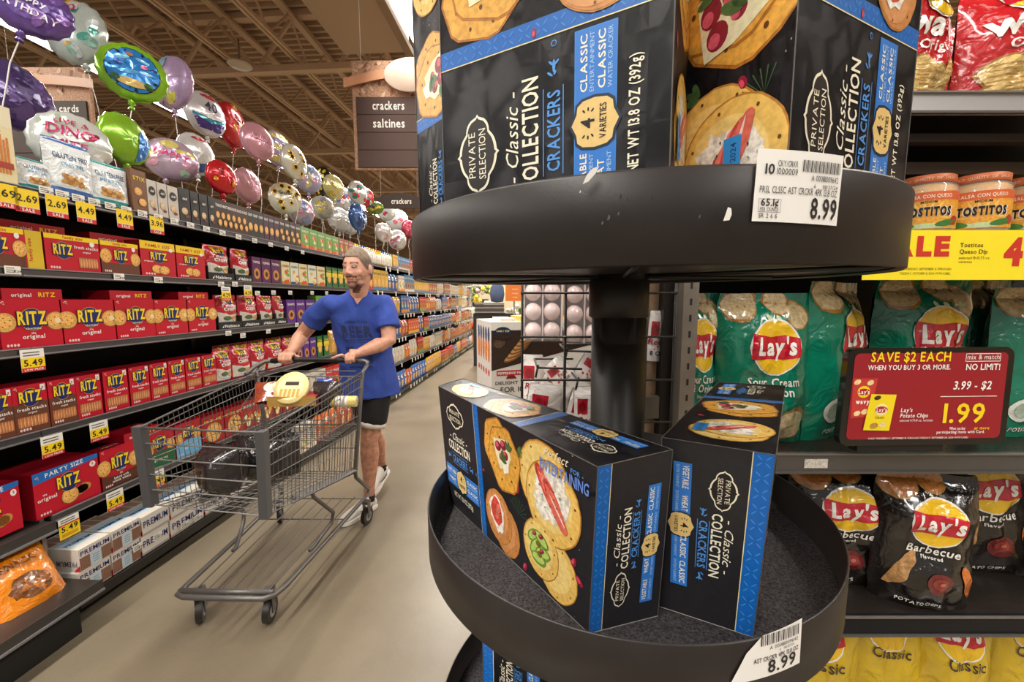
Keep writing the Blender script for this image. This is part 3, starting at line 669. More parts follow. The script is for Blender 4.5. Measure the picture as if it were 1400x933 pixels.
for i, (a, b_, mb, lb, cat) in enumerate(TOPB):
    if mb: last = (mb.data('cracker_box'), lb); n = 0
    n += 1
    row(0, [(a, b_, last[0], .07, 'cracker_box', '%s, top shelf, %s of its kind' % (last[1], ORD[n - 1]), 'box', 'slim deli cracker boxes on the top shelf')])
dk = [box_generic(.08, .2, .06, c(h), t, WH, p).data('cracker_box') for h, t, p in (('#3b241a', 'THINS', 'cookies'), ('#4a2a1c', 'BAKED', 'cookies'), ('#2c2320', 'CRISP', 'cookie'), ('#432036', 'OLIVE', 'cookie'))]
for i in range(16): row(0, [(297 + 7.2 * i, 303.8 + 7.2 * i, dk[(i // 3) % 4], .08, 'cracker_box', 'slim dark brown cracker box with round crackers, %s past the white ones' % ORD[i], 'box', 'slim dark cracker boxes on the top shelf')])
# farther goods, behind and beyond the man
pal = ['#d9552a', '#e0862f', '#c8312b', '#d9d2c4', '#2f62a8', '#e2b537', '#b3242f', '#6fa045', '#ece5d8', '#cf7430', '#3b7fb5', '#a4552c']
gen = []
rr = random.Random(5)
for i, h in enumerate(pal):
    gen.append((box_generic(.14, .2, .08, c(h, .1), ['OAT', 'CORN', 'RICE', 'WHEAT'][i % 4], WH if i not in (3, 8, 5) else NAVY, ['food', 'cookie', 'ring', 'food'][i % 4], (.0, .18), c(pal[(i + 5) % 12])).data('snack_box'), .14, 'snack_box', 'box'))
for i, h in enumerate(['#d7702a', '#c93a2b', '#d8d3c8', '#dfa63a', '#3a68a8', '#c25a34']):
    mb = bag(.15, .2, .06, c(h, .1), i, .01, nu=7, nv=8); mb.seg = .04; mb.ell(0, .07, .045, .04, c('#e2b56c', .3), 1, n=9); mb.ell(0, .145, .05, .022, c('#efe9dc'), 1, n=9); mb.text('CHIPS', 0, .138, .02, c('#8b1f1f'), 2, 'b')
    gen.append((mb.data('snack_bag'), .15, 'snack_bag', 'bag'))
def bottle(col, cap):
    m = nb('gloss'); m.lathe([(.0, 0), (.032, 0), (.034, .02), (.034, .13), (.022, .17), (.014, .18), (.014, .2), (0, .2)], 10, col, (0, .036, 0), cols=[col, col, c('#f0e9d8', .3) if True else col, col, col, cap, cap]); return m.data('bottle')
for a, b_ in (('#e9e3d6', '#2a65b0'), ('#efc32a', '#e08a1c'), ('#d8d6d0', '#e0b020')): gen.append((bottle(c(a), c(b_)), .07, 'bottle', 'bottle'))
CN = ['rust orange', 'light orange', 'bright red', 'beige', 'blue', 'yellow', 'deep red', 'green', 'cream', 'amber', 'sky blue', 'brown', 'orange', 'red', 'pale grey', 'golden', 'blue', 'terracotta', 'white blue-capped', 'yellow', 'grey yellow-capped']
COLN = {id(g[0]): CN[i] for i, g in enumerate(gen)}
def far_row(level, s0, s1, seed, hz=1):
    rr = random.Random(seed); s = s0; cnt = {}; z = LVX[level] + .0005; X = XF + .01 if level < 5 else DX
    while s < s1:
        if level == 0: pool = [gen[11], gen[7], gen[10], gen[4], gen[6]] if s < 4.3 else [gen[19], gen[18], gen[5], gen[20]] if s < 5.6 else gen[:12]
        elif level in (3, 4, 5): pool = gen[12:18] + gen[:4]
        else: pool = gen[:18]
        me, w, nm, cat = rr.choice(pool); n = rr.choice([2, 3, 3, 4, 5]); k = rr.uniform(.75, 1.0)
        for _ in range(n):
            if s > s1: break
            g = 'goods on the %s of the left run beyond the man' % SHN[level]
            key = COLN[id(me)] + ' ' + nm.replace('_', ' '); cnt[key] = cnt.get(key, -1) + 1
            o = put(me, nm, A(-X, s + w * k / 2, z), FR, '%s, %s of its kind past the man on the %s' % (key, ordn(cnt[key]), SHN[level]), cat, g)
            hz = rr.uniform(1.08, 1.36) if _ == 0 and level else .95 if _ == 0 else hz; o.scale = (k * .97, 1, hz)
            s += w * k
        s += .004
far_row(0, s_at(412, 1.875), 12.3, 1); far_row(1, s_at(480, 1.545), 12.3, 2); far_row(2, s_at(433, 1.22), 12.3, 3); far_row(3, s_at(453, .87), 12.3, 4); far_row(4, s_at(415, .49), 12.3, 5); far_row(5, s_at(399, .105), 12.3, 6)
# orange snack bags on the low bay
OB = [bag_snack(c('#e8860f'), c('#7a3a10'), i, .22, .26).data('snack_bag') for i in range(2)]
for i, (s, z, x, tilt) in enumerate([(1.12, .205, 2.06, .35), (1.36, .205, 2.03, .35), (1.02, .475, 2.2, .3), (1.26, .475, 2.2, .3)]):
    o = put(OB[i % 2], 'snack_bag', A(-x + .05, s, z + .004), FR, 'orange snack bag at the left edge, %s' % ['near one of the lower pair', 'far one of the lower pair', 'near one of the upper pair', 'far one of the upper pair'][i], 'bag', 'orange snack bags on the low bay')
    o.rotation_euler = (-.5, 0, FR)

# ---------------------------------------------------------------- price tags on the shelf edges
def tagmesh(kind, price):
    m = nb('carton'); m.fn = lambda u, v, k: Vector((u, -k, v)); m.eps = .0006; w, h = .055, .065
    if kind == 'white': w, h = .05, .032
    m.box(-w / 2, w / 2, 0, .0012, 0, h, c('#f1eee6'))
    if kind == 'yellow':
        m.rect(-w / 2, .012, w / 2, .04, c('#f7d41c'), 1); m.text(price, 0, .017, .018, c('#20180f'), 2, 'b', width=w * .8); m.rect(-w / 2, 0, w / 2, .012, c('#c9262c'), 1); m.text('LOW PRICE', 0, .003, .006, WH, 2, 'b', width=w * .8)
        for i in range(2): m.rect(-w * .4, .046 + i * .008, w * .3, .049 + i * .008, c('#555049'), 1)
    if kind == 'sale':
        m.rect(-w / 2, .016, w / 2, h, c('#f7d41c'), 1); m.text(price, 0, .03, .02, c('#20180f'), 2, 'b', width=w * .85); m.rect(-w / 2, 0, w / 2, .014, c('#c9262c'), 1); m.text('SALE', 0, .003, .009, WH, 2, 'b')
    if kind == 'big':
        m.rect(-w / 2, 0, w / 2, .042, c('#f7d41c'), 1); m.text(price, 0, .022, .017, c('#20180f'), 2, 'b', width=w * .8); m.rect(-w / 2, .042, w / 2, .046, c('#c9262c'), 2); m.rect(-w * .4, .005, w * .4, .016, c('#d0a010'), 2)
        for i in range(2): m.rect(-w * .4, .05 + i * .007, w * .3, .053 + i * .007, c('#555049'), 1)
    if kind == 'white':
        for i in range(3): m.rect(-w * .42, .006 + i * .008, w * (.1 + .1 * (i % 2)), .009 + i * .008, c('#6a655d'), 1)
        m.text('4.29', w * .25, .006, .009, c('#20180f'), 2, 'b')
    return m.data('price_tag')
TG = {}
def ptag(px, py, X, kind, price, label, group, dz=0):
    k = (kind, price)
    if k not in TG: TG[k] = tagmesh(kind, price)
    s, z = LX(px, py, X); o = put(TG[k], 'price_tag', A(-X + .014, s, z), FR, label, 'price tag', group); kk = 1.0 if kind == 'white' else 1.42; o.scale = (kk, 1, kk); o.location.z -= (kk - 1) * .05; return o
for i, (x, y, p) in enumerate([(4, 277, '1.69'), (34, 284, '2.69'), (75, 291, '2.69'), (115, 299, '4.49'), (168, 307, '4.49'), (212, 315, '3.96')]):
    ptag(x, y, XF, 'sale', p, 'yellow and red %s price tag, %s from the left under the top shelf' % (p, ORD[i]), 'yellow tags under the top shelf')
for x, y, p, lb in [(42, 501, '5.49', 'under the nearest large red box'), (69, 617, '5.49', 'left one of two under the fourth shelf'), (133, 596, '5.49', 'right one of two under the fourth shelf'), (155, 690, '5.49', 'under the whole wheat box'), (213, 661, '5.49', 'behind the front of the cart'),
                    (307, 407, '4.29', 'left one under the chip bag trays'), (337, 404, '4.29', 'right one under the chip bag trays')]:
    ptag(x, y, XF, 'yellow', p, 'yellow %s price tag hanging %s' % (p, lb), 'yellow price tags on the lower shelf edges')
ptag(92, 727, XF, 'big', '5.49', 'larger yellow price tag hanging below the party size box', None)
wt = [(14, 371), (160, 379), (214, 383), (300, 388), (319, 388), (330, 458), (365, 452), (310, 455), (250, 717), (213, 733), (268, 707), (186, 748), (350, 400), (372, 399), (395, 399), (425, 399), (445, 399), (404, 443), (424, 440)]
wt += [(60 + 22 * i, 262 + 5.1 * i) for i in range(17)]
wc = {}
for i, (x, y) in enumerate(sorted(wt)):
    kz = 'top shelf' if y < 350 else 'second shelf' if y < 425 else 'third shelf' if y < 500 else 'bottom deck'; wc[kz] = wc.get(kz, -1) + 1
    z0 = LX(x, y, XF if y < 700 else DX)
    ptag(x, y + 4, XF if y < 700 else DX - .0, 'white', '', 'small white price label, %s from the left on the %s edge' % (ordn(wc[kz]), kz), 'white price labels on the %s edge' % kz)
m = nb('carton'); m.box(-.02, .02, -.03, -.029, -.06, .0, c('#f3efe4')); m.box(-.002, .002, -.03, 0, -.01, 0, c('#cfc8ba')); flag = m.data('price_flag')
for lv in range(6):
    s = 4.3 + .1 * lv; rr = random.Random(lv); fi = 0
    while s < 12.2:
        x = XF if lv < 5 else DX + .02
        put(flag, 'price_flag', A(-x + .0145, s, LVX[lv] - .012 + (.01 if lv == 5 else 0)), FR, 'white price flag, %s from the near end on the far %s edge' % (ordn(fi), SHN[lv]), 'price tag', 'white price flags on the %s' % SHN[lv])
        s += rr.choice([.14, .16, .3, .5]); fi += 1
# ================================================================ round tiered display stand and its cracker boxes
# the stand leans a hair: its own frame (x right, y away, z up from eye height) is turned slightly about the eye point
def camrot(p): return Matrix(((1, 0, 0), (0, sin(p), cos(p)), (0, -cos(p), sin(p))))   # world axes -> camera axes (x, up, back)
fp = math.atan((466 - 402.3) / 547.7); rl = -.0112
Rf = camrot(fp); Rw = camrot(PIT); Rr = Matrix(((cos(rl), sin(rl), 0), (-sin(rl), cos(rl), 0), (0, 0, 1)))
SM = Matrix.Translation((0, 0, EYE)) @ (Rw.transposed() @ Rr @ Rf).to_4x4()
STX, STY, STR = .123, .455, .225
st = empty('display_stand', mw=SM @ Matrix.Translation((STX, STY, 0)))
tag(st, 'black round tiered display stand on a central post in the foreground', 'display stand')
def skid(m, name, par=st):
    o = m.obj(name); o.parent = par; return o
def tray(zt, zb, zf, name):
    m = nb('black'); r = STR; t = .0022
    m.lathe([(r - .006, zb + .002), (r - .002, zb), (r, zb + .0015), (r, zt - .0015), (r - t / 2, zt), (r - t, zt - .0015), (r - t, zf), (r - t - .001, zf)], 128, c('#2b2624'))
    o = skid(m, name)
    m = nb('liner'); m.lathe([(r - t, zf), (.06, zf), (.03, zf)], 64, c('#222')); skid(m, 'liner', o)
    m = nb('post'); m.lathe([(r - .006, zb + .003), (r - .01, zb + .005), (.12, zb + .006), (.035, zb + .005)], 64, c('#111'))
    for a in range(6):
        t_ = a * pi / 3 + .3; m.tube([(.03 * cos(t_), .03 * sin(t_), zb + .003), ((r - .01) * cos(t_), (r - .01) * sin(t_), zb + .003)], .002, c('#111'), 5)
    skid(m, 'underside', o); return o
UF = .046
tU = tray(.0682, .0147, UF, 'upper_tray'); tL = tray(-.2387, -.2915, -.2835, 'middle_tray'); tB = tray(-.546, -.599, -.591, 'lower_tray')
for o, dy in ((tL, .017), (tB, .025)): o.location.y += dy; 
tU.location.y -= .007
m = nb('post'); m.tube([(0, 0.01, -1.39), (0, 0.005, .35)], .0305, c('#15120f'), 32)
for i in range(22):
    z = -.55 + i * .0385; x = -.0
    m.use('matte'); m.lathe([(.0, 0), (.0052, 0), (.0054, .0004)], 12, c('#040303'), (0, 0, 0)) if False else None
post = skid(m, 'post')
m = nb('matte')
for i in range(20):
    z = -.38 + i * .0385
    cx, cy = .0305 * sin(radians(-9)) * 1, .008 - .0306 * cos(radians(9))
    P = [(cx + .0046 * cos(t) * cos(.16), cy - .0003, z + .0046 * sin(t)) for t in [2 * pi * k / 14 for k in range(14)]]
    m.face(P[::-1], c('#020202'))
    m.face([(p[0] , p[1] + .0002, p[2] + .0006) for p in P][::-1], c('#3a3532'))
skid(m, 'adjustment_holes', post)['kind'] = 'stuff'
m = nb('post'); m.lathe([(.0306, -.012), (.0335, -.01), (.0335, .03), (.0306, .032)], 32, c('#1d1815'), (0, .008, -.004 - .012)); skid(m, 'collar', post)
m = nb('black'); m.lathe([(.0, -1.40), (.2, -1.40), (.2, -1.385), (.04, -1.37), (.03, -1.36)], 48, c('#222')); skid(m, 'base_plate')
# scuffs on the upper rim
def rimpt(a, z, k=0): return Vector(((STR + k) * sin(a), -(STR + k) * cos(a) - .007, z))
m = nb('matte')
def scuff(px, py, s, col, pts):
    # rim point under a pixel of the photograph, solved on the cylinder
    best = None
    for i in range(-700, 700):
        a = i / 1000; q = SM @ (Vector((STX, STY, 0)) + rimpt(a, .04)); zc = q.y * cos(PIT) - (q.z - EYE) * sin(PIT); u = 700 + FPX * q.x / zc
        if best is None or abs(u - px) < best[0]: best = (abs(u - px), a)
    a = best[1]; best2 = None
    for j in range(0, 60):
        z = .0147 + .0535 * j / 60; q = SM @ (Vector((STX, STY, 0)) + rimpt(a, z)); zc = q.y * cos(PIT) - (q.z - EYE) * sin(PIT); v = 466.5 - FPX * ((q.z - EYE) * cos(PIT) + q.y * sin(PIT)) / zc
        if best2 is None or abs(v - py) < best2[0]: best2 = (abs(v - py), z)
    z = best2[1]
    m.face([rimpt(a + x * s / STR, z + y * s, .0004) for x, y in pts], col); return a, z
blob = [(-.6, -1), (.3, -.9), (.6, -.1), (.5, .8), (.0, 1), (-.2, .3)]
scuff(985, 297, .0035, c('#e8e4de'), blob); scuff(804, 246, .0045, c('#d9d5cf'), [(-1, -.9), (-.3, -.7), (.6, .2), (1, 1), (.2, .8), (-.5, .1)]); scuff(790, 266, .0007, c('#dcd8d2'), blob)
for px, py, s in ((843, 272, .0012), (852, 276, .0008), (884, 275, .001), (820, 308, .001), (828, 300, .0014), (841, 296, .0009), (948, 300, .0009)): scuff(px, py, s, c('#171413' if py < 280 else '#55504b'), blob)
skid(m, 'scuff_marks', tU)['kind'] = 'stuff'
# shelf labels stuck on the two rims
def rimtag(zc, acen, w, h, dy, tilt, label, lower=False):
    m = nb('carton'); r = STR
    def fn(u, v, k):
        x = u * cos(tilt) - v * sin(tilt); y = u * sin(tilt) + v * cos(tilt); a = acen + x / r
        return Vector(((r + .0012 + k) * sin(a), -(r + .0012 + k) * cos(a) + dy, zc + y))
    m.fn = fn; m.eps = .0004; m.seg = .008
    if lower:
        m.pg([(-w / 2, -h / 2), (w / 2, -h / 2), (w / 2, h / 2), (-w * .1, h * .42), (-w * .3, h * .12)], c('#efece8'), 0)
        m.seg = .003
        for i in range(22):
            x = -w * .12 + i * w * .026; m.rect(x, h * .2, x + w * (.008 if i % 3 else .016), h * .43, c('#2a2624'), 1)
        m.text('A 0001111009642', w * .22, h * .08, .0028, c('#2a2624'), 1, 'r'); m.text('6   08/27/24', w * .26, -h * .0, .0018, c('#2a2624'), 1, 'r')
        m.text('AST CRCKR 4PK 13.8 OZ', w * .12, -h * .14, .0034, c('#2a2624'), 1, 'b', width=w * .66); m.text('8.99', w * .2, -h * .42, .0098, c('#1a1614'), 1, 'b', width=w * .42)
    else:
        m.rect(-w / 2, -h / 2, w / 2, h / 2, c('#efece8'), 0); m.seg = .003
        K = c('#2a2624')
        m.text('10', -w * .36, h * .16, .0052, K, 1, 'b'); m.text('CKY/CRKR', -w * .17, h * .27, .0031, K, 1, 'r', width=w * .22); m.text('1000009', -w * .17, h * .16, .0033, K, 1, 'r', width=w * .23)
        for i in range(30):
            x = w * .0 + i * w * .0157; m.rect(x, h * .22, x + w * (.0055 if i % 3 else .011), h * .38, K, 1)
        m.text('A 0001111009642', w * .28, h * .1, .0031, K, 1, 'r', width=w * .34); m.text('6     08/27/24', w * .3, h * .005, .002, K, 1, 'r', width=w * .3)
        m.text('PRSL CLSSC AST CRCKR 4PK 13.8 OZ', 0, -h * .1, .0036, K, 1, 'r', width=w * .9)
        for q in ((-w * .45, -h * .37, -w * .21, -h * .365), (-w * .45, -h * .19, -w * .21, -h * .185), (-w * .45, -h * .37, -w * .447, -h * .185), (-w * .213, -h * .37, -w * .21, -h * .185)): m.rect(*q, K, 1)
        m.text('65.1' + chr(162), -w * .33, -h * .28, .0038, K, 1, 'b', width=w * .19); m.text('PER OUNCE', -w * .33, -h * .355, .002, K, 1, 'r', width=w * .2); m.text('SR 2 6 6', -w * .34, -h * .45, .0024, K, 1, 'r', width=w * .2)
        m.text('8.99', w * .3, -h * .42, .0108, K, 1, 'b', width=w * .33)
    o = m.obj('price_label', mw=SM @ Matrix.Translation((STX, STY, 0))); tag(o, label, 'price label'); return o
TAGS = True
def rimsolve(px, py, zlo, zhi, dy):
    best = None
    for i in range(-80, 120):
        for j in range(40):
            a = i / 100; z = zlo + (zhi - zlo) * j / 39; q = SM @ Vector((STX + (STR + .0012) * sin(a), STY - (STR + .0012) * cos(a) + dy, z))
            zc = q.y * cos(PIT) - (q.z - EYE) * sin(PIT); u = 700 + FPX * q.x / zc; v = 466.5 - FPX * ((q.z - EYE) * cos(PIT) + q.y * sin(PIT)) / zc
            e = (u - px) ** 2 + (v - py) ** 2
            if best is None or e < best[0]: best = (e, a, z)
    print('rimsolve', best); return best
_, a1, z1 = rimsolve(1093, 257, .03, .08, -.007); _, a2, z2 = rimsolve(1052, 894, -.30, -.22, .017)
rimtag(z1, a1, .0525, .0375, -.007, -.035, 'white 8.99 price label taped on the rim of the upper round tray')
rimtag(z2, a2, .060, .036, .017, .03, 'curled white 8.99 price label on the rim of the middle round tray', True)

# ---- the black and blue cracker box: art in face coordinates, metres
CH = c('#232226', .16); STB = c('#1463b8', .05); STB2 = c('#3b86d6'); GLD = c('#ead9a0'); CREAM = c('#f1ead2'); SKY = c('#4f93dd'); TANB = c('#e3c27c', .05)
BW, BH, BD = .31, .157, .078; BS = .105
def food_ground(m, u0, v0, u1, v1):
    m.rect(u0, v0, u1, v1, c('#2a2326', .5), 0)
    rr = random.Random(3)
    for i in range(26): 
        u = u0 + (u1 - u0) * rr.random(); v = v0 + (v1 - v0) * rr.random(); m.ell(u, v, .0007, .0005, c(rr.choice(['#d8d2c8', '#8a7f78'])), 1, n=5)
def art_cracker(m, u, v, r, ly, kind='round', col='#e8bd62', rot=0):
    if kind == 'round':
        m.ell(u, v, r, r, c('#b97e33', .3), ly, n=36, wob=.02); m.ell(u, v, r * .965, r * .965, c(col, .16), ly + 1, n=36, wob=.02); m.ell(u - r * .08, v + r * .1, r * .8, r * .78, c('#efcf7e' if col != '#c98447' else '#d4935a', .14), ly + 2, n=30)
        for i in range(7): t = i * .9 + .3; m.ell(u + r * .84 * cos(t), v + r * .84 * sin(t), r * .035, r * .03, c('#6e4417'), ly + 3, n=8)
    else:
        P = []
        for k in range(6):
            t = rot + k * pi / 3; 
            for dt in (-.12, .12): P.append((u + r * cos(t + dt), v + r * 1.12 * sin(t + dt)))
        m.pg(P, c('#b26f28', .3), ly); m.pg([(u + (a - u) * .95, v + (b_ - v) * .95) for a, b_ in P], c('#e0a545', .25), ly + 1)
        for i in range(7): t = i * .9; m.ell(u + r * .7 * cos(t), v + r * .7 * sin(t), r * .05, r * .04, c('#5e3412'), ly + 2, n=8)
def radish(m, u, v, s, ly, rot=0): m.ell(u, v, s, s * .6, c('#8e1f38', .2), ly, rot, 12, .15); m.ell(u - s * .15, v + s * .12, s * .6, s * .32, c('#d84a62', .2), ly + 1, rot, 10, .1)
def leafs(m, u, v, s, ly, rot=0):
    for dt in (-.6, 0, .6): m.ell(u + s * .6 * cos(rot + dt), v + s * .6 * sin(rot + dt), s * .55, s * .24, c('#4d6b3a', .3), ly, rot + dt, 10, .1)
def dill(m, u, v, s, ly, rot=0):
    for k in range(9):
        t = rot + (k - 4) * .3; m.pg([(u, v), (u + s * cos(t) - s * .03 * sin(t), v + s * sin(t) + s * .03 * cos(t)), (u + s * cos(t) + s * .03 * sin(t), v + s * sin(t) - s * .03 * cos(t))], c('#3f5a3a'), ly)
def berries(m, u, v, r, ly):
    for dx, dy, q in ((-.5, .2, .42), (.25, .45, .42), (.5, -.25, .36), (-.1, -.5, .3)):
        m.ell(u + dx * r, v + dy * r, q * r, q * r * .9, c('#8a1c33', .2), ly, n=14); m.ell(u + dx * r - .1 * r, v + dy * r + .1 * r, q * r * .55, q * r * .5, c('#d65a70', .2), ly + 1, n=10)
def topping_brie(m, u, v, r, ly):
    m.pg([(u - r * .7, v + r * .55), (u + r * .5, v + r * .75), (u + r * .75, v + r * .0), (u + r * .45, v - r * .55), (u - r * .25, v - r * .75), (u - r * .6, v - r * .1)], c('#e9e2bc', .12), ly)
    m.pg([(u - r * .1, v - r * .2), (u + r * .6, v + r * .1), (u + r * .5, v - r * .7), (u + r * .1, v - r * .9)], c('#f3efd8', .08), ly + .5)
    berries(m, u, v + r * .15, r * .62, ly + 1); leafs(m, u - r * .1, v - r * .25, r * .45, ly + 3, .5); leafs(m, u + r * .5, v + r * .3, r * .4, ly + 3, 1.2)
def topping_ham(m, u, v, r, ly, rot=0):
    m.ell(u, v, r * .80, r * .62, c('#e9e2d6', .4), ly, .9 + rot, 26, .35)
    q = random.Random(int(u * 9999))
    for i in range(16): t = q.random() * 6.28; d = .35 + .35 * q.random(); m.ell(u + r * d * cos(t), v + r * d * sin(t), r * .09, r * .07, c(q.choice(['#f7f3ea', '#cfc6b6']), .2), ly + .5, t, 7, .3)
    for k, (du, dv, a) in enumerate(((-.20, .22, '#b93c34'), (-.12, .14, '#d9574a'), (.04, .04, '#e8806f'), (.16, -.1, '#c9463c'), (.26, -.24, '#dd6a5a'))):
        m.ell(u + du * r, v + dv * r, r * .62, r * .2, c(a, .25), ly + 1 + k * .5, -.9 + rot, 16, .16)
        m.ell(u + du * r + .03 * r, v + dv * r, r * .5, r * .03, c('#f6dccf', .2), ly + 1.3 + k * .5, -.8 + rot, 12, .3)
    for i in range(11): t = i * 2.4; m.ell(u + r * .45 * cos(t) * (.4 + .07 * i), v + r * .45 * sin(t) * (.4 + .07 * i), r * .035, r * .022, c('#3d4a2c'), ly + 5, n=6)
def topping_salmon(m, u, v, r, ly):
    m.ell(u, v, r * .78, r * .58, c('#efeae0', .2), ly, 1.8, 22, .3); m.ell(u, v + r * .1, r * .58, r * .46, c('#dc4a3c', .2), ly + 1, 1.8, 14, .25); m.ell(u + r * .1, v + r * .12, r * .4, r * .16, c('#ee7766', .2), ly + 2, 1.2, 12, .2); dill(m, u - r * .05, v - r * .1, r * .5, ly + 3, 1.2)
def topping_avo(m, u, v, r, ly):
    for k, (du, dv, ro) in enumerate(((-.3, .3, .5), (.2, .35, -.4), (-.25, -.15, .9), (.3, -.2, .2), (0, -.55, .0))):
        m.ell(u + du * r, v + dv * r, r * .5, r * .27, c('#6f9a34', .2), ly + k * .5, ro, 14, .1); m.ell(u + du * r, v + dv * r + r * .03, r * .42, r * .18, c('#b9cf6a', .15), ly + .3 + k * .5, ro, 12, .1)
    for du, dv in ((-.25, .45), (.2, .5), (.25, -.1)): radish(m, u + du * r, v + dv * r, r * .16, ly + 4, .4)
    for du, dv in ((0, .1), (.1, -.3)): m.ell(u + du * r, v + dv * r, r * .16, r * .13, c('#7c6a2a', .3), ly + 4, n=10)
def badge(m, u, v, s, ly, rot):                       # "4 varieties" shield, s = half height along the text
    R_ = lambda x, y: (u + x * cos(rot) - y * sin(rot), v + x * sin(rot) + y * cos(rot))
    sh = [(-1, .55), (-.8, .8), (-.45, .85), (0, 1.08), (.45, .85), (.8, .8), (1, .55), (1.08, 0), (1, -.55), (.8, -.8), (.45, -.85), (0, -1.08), (-.45, -.85), (-.8, -.8), (-1, -.55), (-1.08, 0)]
    m.pg([R_(x * s * 1.12, y * s * 1.12) for x, y in sh], c('#15283f'), ly); m.pg([R_(x * s, y * s) for x, y in sh], TANB, ly + 1)
    p = R_(0, s * .02); m.text('4', p[0], p[1], s * .62, c('#151215'), ly + 2, 'b', rot=rot)
    p = R_(0, -s * .52); m.text('VARIETIES', p[0], p[1], s * .3, c('#151215'), ly + 2, 'b', rot=rot, width=s * 1.5)
    for sx in (-1, 1):
        for k in (-.5, 0, .5):
            q = R_(sx * s * (.62 - .14 * abs(k)), s * .3 + k * s * .4); m.ell(q[0], q[1], s * .10, s * .045, c('#151215'), ly + 2, rot + k * 1.4 * sx, 6)
def flourish(m, u, v, s, ly, rot, flip=1):
    R_ = lambda x, y: (u + x * cos(rot) - y * sin(rot), v + x * sin(rot) + y * cos(rot))
    for x, y, a, b_, r in ((.1, 0, .55, .14, 0), (.35, .25, .3, .1, .8), (.35, -.25, .3, .1, -.8), (-.5, .35, .32, .1, .9), (-.45, -.1, .2, .1, -.5)):
        q = R_(x * s * flip, y * s); m.ell(q[0], q[1], a * s, b_ * s, SKY, ly, rot + r * flip, 8)
def emblem(m, u, v, w, h, ly, rot):
    R_ = lambda x, y: (u + x * cos(rot) - y * sin(rot), v + x * sin(rot) + y * cos(rot))
    def sh(k):
        top = []
        for i in range(33):
            x = -1 + 2 * i / 32; ax = abs(x)
            y = max(.86 * sqrt(max(0, 1 - (ax / .62) ** 2)) ** .7 if ax < .62 else 0, .52 * sqrt(max(0, 1 - ((ax - .58) / .36) ** 2)) if abs(ax - .58) < .36 else 0, .07 if ax < .985 else 0)
            if ax < .06: y += .1
            top.append((x, y))
        P = [(x, y) for x, y in top] + [(x, -y) for x, y in reversed(top[1:-1])]
        return [R_(x * w * .53 * k[0], y * h * .55 * k[1]) for x, y in P]
    m.pg(sh((1, 1)), CREAM, ly); m.pg(sh((.93, .87)), c('#211a19', .3), ly + 1)
    p = R_(0, h * .06); m.text('PRIVATE', p[0], p[1], h * .17, CREAM, ly + 2, 'r', rot=rot, width=w * .6)
    p = R_(0, -h * .2); m.text('SELECTION', p[0], p[1], h * .17, CREAM, ly + 2, 'r', rot=rot, width=w * .66)
def stripe(m, u0, v0, u1, v1, horiz=True, lines=((0,), (1,))):
    m.rect(u0, v0, u1, v1, STB, 1)
    # tile pattern of paler petals
    s = (u1 - u0) if not horiz else (v1 - v0); n = int(((v1 - v0) if not horiz else (u1 - u0)) / s)
    for i in range(n + 1):
        cx, cy = (u0 + s / 2, v0 + s * (i + .5)) if not horiz else (u0 + s * (i + .5), v0 + s / 2)
        for k in range(4):
            t = k * pi / 2 + pi / 4; x, y = cx + s * .3 * cos(t), cy + s * .3 * sin(t)
            if u0 < x < u1 and v0 < y < v1: m.ell(x, y, s * .2, s * .045, STB2, 2, t, 6)
    g = .0007
    if horiz: m.rect(u0, v0 - g, u1, v0, GLD, 2)
    else: m.rect(u0 - g, v0, u0, v1, GLD, 2)
